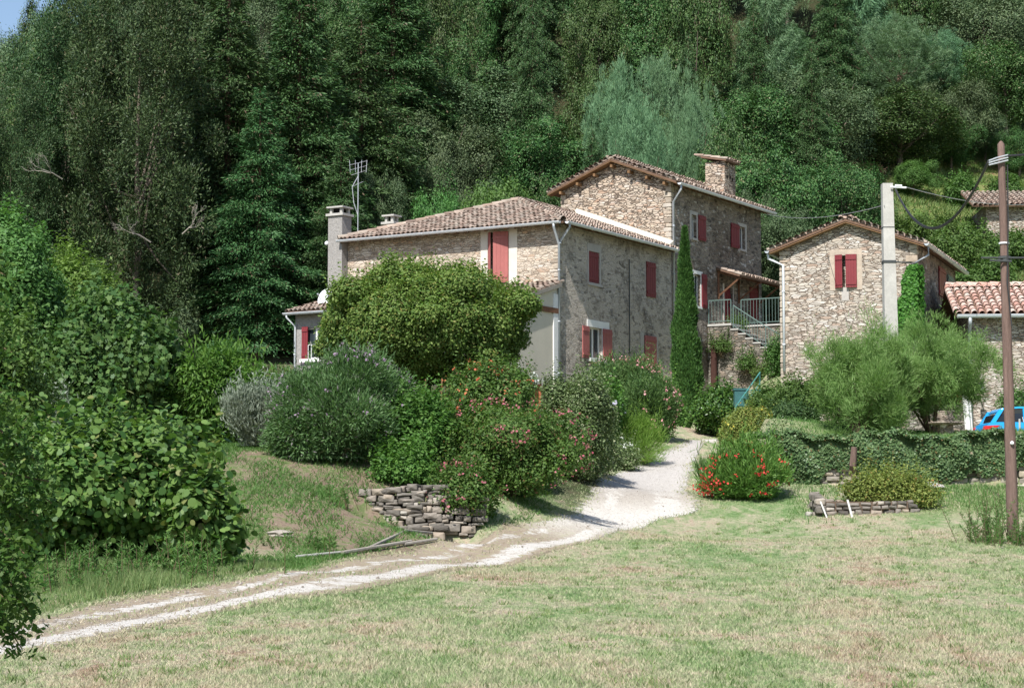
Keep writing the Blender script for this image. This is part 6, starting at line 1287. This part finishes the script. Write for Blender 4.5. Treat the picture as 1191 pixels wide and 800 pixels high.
# canes, trellis, brick pile by the lean-to
for i, (px, tp) in enumerate(((494, 441), (513, 440), (532, 448), (628, 470), (675, 468))):
    d = 56 if i < 3 else 52; q = gnd(px, d); o = thing('garden_cane', q, ['bamboo cane under the clipped tree, first from the buddleia', 'bamboo cane in the middle under the clipped tree', 'shorter bamboo cane under the clipped tree beside the roses', 'bamboo cane standing among the roses', 'bamboo cane in the variegated shrub'][i], 'cane', 'garden canes'); mb = MB(); mb.tube([(q.x, q.y, q.z), (q.x + .03, q.y, zat(tp, d))], .02, 5); mb.build('cane', 'eave_wood', o)
q = at(621, 456, 64); o = thing('brick_stack', (q.x, q.y, q.z - .7), 'small stack of orange bricks in front of the cream wall', 'brick stack'); mb = MB(); rr2 = random.Random(3)
for k in range(14):
    for j in range(2): mb.box((q.x - .11 + j * .23 + rr2.uniform(-.02, .02), q.y, q.z - 1.3 + k * .115), (.22, .2, .10), rr2.uniform(-.1, .1))
mb.build('bricks', 'terracotta', o)
q = at(599, 436, 61.5); S('hydrangea', 'cream-flowered shrub below the edge of the clipped tree crown', 'shrub', 598, 424, 20, 60.5, 'rosegreen', .09, .05, 5000, seed=140, fl=[('white_bloom', 130, .09, .5, 0)])
# long poles lying on the verge beside the track
PL = [((345, 650), (402, 645), .022), ((398, 646), (478, 634), .032), ((430, 640), (508, 627), .032), ((470, 636), (508, 630), .028)]
for i, (a_, b_, rd) in enumerate(PL):
    p, q = ground_hit(*a_), ground_hit(*b_); p.z += rd + .01; q.z += rd + .02; mb = MB(); m_ = p.lerp(q, .5); m_.z = max(m_.z, h1(m_.x, m_.y) + rd); o = thing('timber_pole', m_, ['thin pale pole lying end-on at the near end of the heap by the track', 'long grey pole lying in the grass beside the track', 'long grey pole at the back of the heap below the dry stone wall', 'short grey pole lying nearest the roses'][i], 'pole', 'poles lying on the verge'); mb.tube([p, m_, q], [rd, rd * .95, rd * .85], 7); mb.build('shaft', 'grey_wood' if i else 'concrete', o)
# bare dead branches on the big conifer
r = random.Random(8)
for i, (px, py, lb) in enumerate(((150, 265, 'bleached dead branch low beside the fig top'), (188, 255, 'bleached forked dead branch over the shaded slope'), (45, 190, 'pale bare twig against the olive conifer'))):
    q = at(px, py, 76.4); o = thing('dead_branch', q, lb, 'branch', 'dead branches on the dark conifer'); mb = MB()
    def grow(p, d_, l, rad_, lv):
        e = p + d_ * l; m_ = p.lerp(e, .5) + Vector((r.uniform(-.08, .08), 0, r.uniform(-.05, .1))); mb.tube([p, m_, e], [rad_, rad_ * .7, rad_ * .4], 5)
        if lv: [grow(p.lerp(e, r.uniform(.4, 1)), (d_ + Vector((r.uniform(-.7, .7), r.uniform(-.4, .4), r.uniform(-.3, .6)))).normalized(), l * .62, rad_ * .5, lv - 1) for _ in range(3)]
    grow(q + Vector((.5, 1.8, -.3)), Vector((-.6 if i != 1 else .5, -.7, .25)).normalized(), 1.0, .032, 3); mb.build('twigs', 'dead', o)
q = at(1012, 200, 108); o = thing('dead_bush', q, 'rusty brown dead bush on the wood edge behind the concrete pole', 'dead bush'); r2 = np.random.default_rng(6); M['deadleaf'] = leaf_mat('dead_leaves', (.15, .09, .06), (.26, .17, .11), .2, objvar=0)
Pp = rdir(1800, r2) * r2.uniform(.3, 1, (1800, 1)) * np.array([.9, .6, .4]); link('foliage', quads_mesh('foliage', leaf_quads(Pp, Pp, .2, .05, r2), 4, 'deadleaf'), o); mb = MB(); [mb.tube([q + Vector((0, .3, -1.6)), q + Vector(tuple(Pp[k]))], [.05, .01], 4) for k in range(12)]; mb.build('stems', 'stem', o)
# near branch hanging in from the frame edge
r3 = np.random.default_rng(77); o = thing('overhanging_branch', at(-60, 500, 11), 'dark leafy branch hanging into view at the picture edge nearest the camera', 'branch'); mb = MB(); LP_, LN_ = [], []
for k, (a_, b_) in enumerate([((-90, 420), (20, 470)), ((-90, 460), (48, 540)), ((-90, 500), (60, 585)), ((-90, 540), (52, 625)), ((-90, 560), (34, 675)), ((-90, 600), (40, 720)), ((-90, 620), (26, 755)), ((-90, 380), (14, 410)), ((-90, 650), (10, 700)), ((-90, 560), (60, 560)), ((-90, 440), (30, 500)), ((-90, 520), (44, 600)), ((-90, 570), (30, 645)), ((-90, 610), (24, 690)), ((-90, 640), (18, 735)), ((-90, 340), (8, 360)), ((-90, 300), (6, 320))]):
    dd = 10.5 + .25 * (k % 4); p, q = at(*a_, dd), at(*b_, dd); m_ = p.lerp(q, .5) + Vector((0, .1, .06)); mb.tube([p, m_, q], [.012, .008, .003], 5)
    for t in np.linspace(.12, 1, 110):
        c = np.array(tuple(p.lerp(q, t))); 
        for j in range(5): LP_.append(c + r3.normal(size=3) * .05); LN_.append(np.array([.3, -.5, .7]))
mb.tube([at(-90, 380, 10.7), at(-92, 520, 10.8), at(-90, 650, 10.7)], [.02, .025, .03], 6); off = np.array(tuple(o.location)); link('leaves', quads_mesh('leaves', leaf_quads(np.array(LP_) - off, np.array(LN_), .045, .022, r3, .9), 4, 'fore'), o); mb.build('twigs', 'stem', o)

# ------------------------------------------------------------------ grass (stuff)
def blades(P, h, w, r, lean=.35):
    n = len(P); a = r.uniform(0, 2 * np.pi, n); s = np.stack([np.cos(a), np.sin(a), np.zeros(n)], -1); hh = (h * r.uniform(.5, 1.3, n))[:, None]; ww = (w * r.uniform(.7, 1.2, n))[:, None]
    tip = P + np.concatenate([r.normal(size=(n, 2)) * lean * hh, hh], -1)
    return np.stack([P - s * ww / 2, P + s * ww / 2, tip], 1)
m, nt, out = newmat('lawn_blades'); co = N(nt, 'ShaderNodeNewGeometry').outputs['Position']; g = N(nt, 'ShaderNodeNewGeometry'); lc, lf = lawn_color(nt, co, 1.1)
c = mixc(nt, .5, lc, ramp(nt, g.outputs['Random Per Island'], [(0, (.11, .21, .07)), (.34, (.22, .30, .12)), (.6, (.41, .40, .24)), (1, (.61, .53, .39))]))
p = N(nt, 'ShaderNodeBsdfPrincipled'); L(nt, c, p.inputs['Base Color']); p.inputs['Roughness'].default_value = .7; p.inputs['Specular IOR Level'].default_value = .1; t_ = N(nt, 'ShaderNodeBsdfTranslucent'); L(nt, c, t_.inputs[0]); mx = N(nt, 'ShaderNodeMixShader'); mx.inputs[0].default_value = .35; L(nt, p.outputs[0], mx.inputs[1]); L(nt, t_.outputs[0], mx.inputs[2]); L(nt, mx.outputs[0], out.inputs[0]); M['lawn'] = m
M['tallgrass'] = leaf_mat('tall_grass_blades', (.13, .22, .075), (.27, .34, .14), .35, objvar=0, c=(.40, .36, .2)); M['slopeblades'] = leaf_mat('slope_blades', (.10, .18, .05), (.22, .27, .09), .3, objvar=0, c=(.36, .27, .15)); M['weeds'] = leaf_mat('weed_leaves', (.07, .17, .04), (.14, .25, .07), .35, objvar=0)
mid = (LP + RP) / 2; hwid = np.linalg.norm(LP - RP, axis=1) / 2
def off_path(x, y, m_=0.0):
    on = np.zeros(len(x), bool); lo, hi = .03 - m_ * .3, .97 + m_ * .3
    for i in range(0, nl - 1, 2):
        a = LP[i]; e = RP[i] - LP[i]; l2 = e @ e; k = max(0, i - 3); st = np.linalg.norm((LP[i] + RP[i] - LP[k] - RP[k]) / 2) / max(1, i - k); st = max(st, .12)
        px_, py_ = x - a[0], y - a[1]; t = (px_ * e[0] + py_ * e[1]) / l2; pd = np.abs(px_ * e[1] - py_ * e[0]) / math.sqrt(l2); on |= (pd < st * 1.3 + .02) & (t > lo) & (t < hi)
    return ~on
r = np.random.default_rng(400); n = 430000; y = 13.6 + (50 - 13.6) * r.random(n) ** 1.55; x = (r.random(n) - .5) * 2 * .265 * y
ok = off_path(x, y) & ~((x / y < -.03) & (y > 30.5 + 1.5 * np.sin(x)) & (r.random(n) < .93)); x, y = x[ok], y[ok]; z = H(x, y); pc = .5 + .5 * np.sin(x * 1.1 + 2 * np.sin(y * .5)) * np.sin(y * .9 + np.sin(x * .8)); P = np.stack([x, y, z - .005], -1)
link('lawn_grass', quads_mesh('lawn_grass', blades(P, .022 + .024 * pc, .007 + .0003 * y, r, .6), 3, 'lawn'), None, kind='stuff')
n = 26000; nc = 1500; cy = 13.6 + 34 * r.random(nc) ** 1.5; cxx = (r.random(nc) - .5) * .53 * cy; k = r.integers(nc, size=n); x = cxx[k] + r.normal(size=n) * .045; y = cy[k] + r.normal(size=n) * .045; ok = off_path(x, y) & ~((x / y < -.03) & (y > 30)); x, y = x[ok], y[ok]
link('lawn_tufts', quads_mesh('lawn_tufts', blades(np.stack([x, y, H(x, y) - .005], -1), .055 * np.ones(len(x)), .009 + .0003 * y, r, .6), 3, 'tallgrass'), None, kind='stuff')
n = 9000; k = r.integers(0, nl, n); u_ = np.where(r.random(n) < .5, r.normal(size=n) * .05 + .0, r.normal(size=n) * .05 + 1.0); mdl = r.random(n) < .25; u_ = np.where(mdl, .5 + r.normal(size=n) * .07, u_); xy = LP[k] * (1 - u_)[:, None] + RP[k] * u_[:, None] + r.normal(size=(n, 2)) * .06; ok = ~(mdl & (xy[:, 1] > 38)); xy = xy[ok]
link('verge_tufts', quads_mesh('verge_tufts', blades(np.stack([xy[:, 0], xy[:, 1], H(xy[:, 0], xy[:, 1])], -1), .05 * np.ones(len(xy)), .010 + .0003 * xy[:, 1], r, .7), 3, 'lawn'), None, kind='stuff')
n = 7000; k = r.integers(0, nl, n); u_ = .04 + .92 * r.random(n); xy = LP[k] * (1 - u_)[:, None] + RP[k] * u_[:, None] + r.normal(size=(n, 2)) * .03; Pg = np.stack([xy[:, 0], xy[:, 1], H(xy[:, 0], xy[:, 1]) + .008], -1)
M['gravel'] = island_mat('gravel_stones', [(0, (.18, .155, .13)), (.6, (.34, .30, .26)), (1, (.52, .49, .45))]); a_ = r.uniform(0, 6.28, n); rd = r.uniform(.004, .011, n) * (1 + (r.random(n) < .03) * 1.6); G = []
ring = [Pg + np.stack([np.cos(a_ + w_) * rd, np.sin(a_ + w_) * rd, np.zeros(n)], -1) for w_ in (0, 1.6, 3.1, 4.8)]; tp_ = [Pg + np.stack([np.cos(a_ + w_) * rd * .5, np.sin(a_ + w_) * rd * .5, rd * .8], -1) for w_ in (0, 1.6, 3.1, 4.8)]
V_ = np.stack(ring + tp_, 1).reshape(-1, 3); fc = []
for i in range(n): b_ = i * 8; fc += [(b_ + 4, b_ + 5, b_ + 6, b_ + 7), (b_, b_ + 1, b_ + 5, b_ + 4), (b_ + 1, b_ + 2, b_ + 6, b_ + 5), (b_ + 2, b_ + 3, b_ + 7, b_ + 6), (b_ + 3, b_, b_ + 4, b_ + 7)]
gm = bpy.data.meshes.new('gravel'); gm.from_pydata(V_.tolist(), [], fc); gm.materials.append(M['gravel']); link('gravel', gm, None, kind='stuff')
# tall verge grass under the kiwi vine, weeds round the wooden pole, grass on the bank
n = 110000; px = r.uniform(-60, 520, n); f = r.random(n); d = 18.5 + (29 - 18.5) * f + (px / 420.0) ** 2 * 2.5; x = (px - 595.5) / F * d; ok = off_path(x, d, .3) & (d > np.interp(x, mid[:, 0], mid[:, 1]) + .6); x, d, px = x[ok], d[ok], px[ok]
P = np.stack([x, d, H(x, d) - .01], -1); hh = .05 + .15 * np.clip((d - 21.5) / 3, 0, 1) * (.5 + .5 * np.sin(x * 2.3 + d)) * (px < 330) * np.clip((29 - d) / 3, .3, 1)
link('tall_grass', quads_mesh('tall_grass', blades(P, hh, .013, r, .3), 3, 'tallgrass'), None, kind='stuff')
n = 90000; px = r.uniform(230, 640, n); d = r.uniform(28, 47, n); x = (px - 595.5) / F * d; pat = np.sin(x * 2.1 + d) * np.sin(d * 1.7 + .6 * x) + .5 * np.sin(x * 5.3) + r.normal(size=n) * .4; ok = off_path(x, d, .1) & (pat > -.45) & (d > np.interp(x, mid[:, 0], mid[:, 1]) + .4); x, d = x[ok], d[ok]
P = np.stack([x, d, H(x, d) - .01], -1); link('bank_grass', quads_mesh('bank_grass', blades(P, .075 * np.ones(len(x)), .022, r, .8), 3, 'weeds'), None, kind='stuff')
n = 26000; px = r.uniform(870, 1260, n); d = r.uniform(43, 60, n); x = (px - 595.5) / F * d; ok = ~((d > 48.7) & (d < 49.9)) & (r.random(n) < np.clip((px - 890) / 60, 0, 1)) & (r.random(n) < np.clip((d - 43 - 1.2 * np.sin(x * .9)) / 3, 0, 1)) & ~((px < 915) & (d < 48)); x, d = x[ok], d[ok]; P = np.stack([x, d, H(x, d) - .01], -1)
link('terrace_grass', quads_mesh('terrace_grass', blades(P, .11 * np.ones(len(x)), .022, r, .4), 3, 'weeds'), None, kind='stuff')
n = 30000; px = r.uniform(1035, 1260, n); d = r.uniform(86, 116, n); x = (px - 595.5) / F * d; pat = np.sin(x * 1.1 + d * .6) + .7 * np.sin(d * 1.3 + .6 * x) + r.normal(size=n) * .5; ok = pat > -.2; x, d = x[ok], d[ok]; P = np.stack([x, d, H(x, d) - .02], -1)
link('slope_grass', quads_mesh('slope_grass', blades(P, .28 * np.ones(len(x)), .08, r, .6), 3, 'slopeblades'), None, kind='stuff')
def weed(px, d, hgt, n_, label, seed, spread=.3, name='weed_clump'):
    r_ = np.random.default_rng(seed); q = gnd(px, d); o = thing(name, q, label, 'weeds', None); ns = max(5, n_ // 30); P, Al, Nn = [], [], []; mb = MB()
    for k in range(ns):
        b_ = np.array([r_.normal() * spread, r_.normal() * spread, 0]); tp = b_ + np.array([r_.normal() * .18 * hgt, r_.normal() * .18 * hgt, hgt * r_.uniform(.3, 1.05)]); mb.tube([Vector(b_) + q - Vector((0, 0, .1)), Vector(tp) + q], [.008, .003], 4)
        for j in range(60): f_ = r_.random(); P.append(b_ + (tp - b_) * f_); a_ = r_.uniform(0, 6.28); Al.append([math.cos(a_), math.sin(a_), .8]); Nn.append([math.cos(a_) * .3, math.sin(a_) * .3, 1])
    link('foliage', quads_mesh('foliage', leaf_quads(np.array(P), np.array(Nn), .075, .014, r_, 1, np.array(Al)), 4, 'weeds'), o); mb.build('stems', 'stem', o, kind='stuff')
weed(1150, 37.6, .95, 1500, 'clump of tall green weeds at the foot of the wooden pole', 1, .22); weed(1188, 36.8, .5, 900, 'lower weeds on the far side of the wooden pole foot', 2, .3)
weed(150, 25.9, .5, 1500, 'tall grey-green weeds in front of the kiwi vine', 3, .5); weed(238, 26.3, .5, 700, 'dry tufted weeds at the end of the kiwi vine', 4, .35); weed(60, 25.0, .45, 1400, 'weedy tuft under the kiwi vine near the frame edge', 5, .5); weed(395, 36, .35, 500, 'green weed tuft on the bare bank', 6, .3); weed(372, 32.5, .3, 500, 'low weed tuft at the bottom of the bank', 7, .35)
weed(436, 36.9, .35, 600, 'weeds sprouting at the end of the dry stone wall', 8, .3)
EXPO = 0.68

# ------------------------------------------------------------------ light, sky, camera
SUN = Vector((-.370 * math.cos(R(50)), -.929 * math.cos(R(50)), math.sin(R(50)))).normalized()
w = bpy.data.worlds.new('World'); SC.world = w; w.use_nodes = True; nt = w.node_tree; nt.nodes.clear()
sky = nt.nodes.new('ShaderNodeTexSky'); sky.sky_type = 'NISHITA'; sky.sun_disc = False; sky.sun_elevation = R(50); sky.sun_rotation = math.atan2(SUN.x, SUN.y); sky.altitude = 300; sky.air_density = 1.0; sky.dust_density = 1.0
bg = nt.nodes.new('ShaderNodeBackground'); bg.inputs[1].default_value = .10; wo = nt.nodes.new('ShaderNodeOutputWorld'); nt.links.new(sky.outputs[0], bg.inputs[0]); nt.links.new(bg.outputs[0], wo.inputs[0])
ld = bpy.data.lights.new('sun', 'SUN'); ld.energy = 4.6; ld.angle = R(.5); ld.color = (1, .97, .92); lo_ = bpy.data.objects.new('sun', ld); COL.objects.link(lo_); lo_.rotation_euler = (-SUN).to_track_quat('-Z', 'Y').to_euler()
cam = bpy.data.cameras.new('camera'); cam.sensor_fit = 'HORIZONTAL'; cam.sensor_width = 36; cam.lens = 36 * F / 1191; cam.clip_end = 1500; cam.clip_start = .5
co_ = bpy.data.objects.new('camera', cam); COL.objects.link(co_); co_.location = EYE; co_.rotation_euler = (math.pi / 2 + TH, 0, 0); SC.camera = co_
SC.view_settings.view_transform = 'Standard'; SC.view_settings.look = 'None'; SC.view_settings.gamma = 1; SC.view_settings.exposure = EXPO; SC.view_settings.use_curve_mapping = False
SC.cycles.use_denoising = True; SC.cycles.max_bounces = 6; SC.cycles.diffuse_bounces = 2; SC.cycles.transmission_bounces = 3; SC.cycles.transparent_max_bounces = 8; SC.cycles.use_adaptive_sampling = True
SC.render.use_persistent_data = False
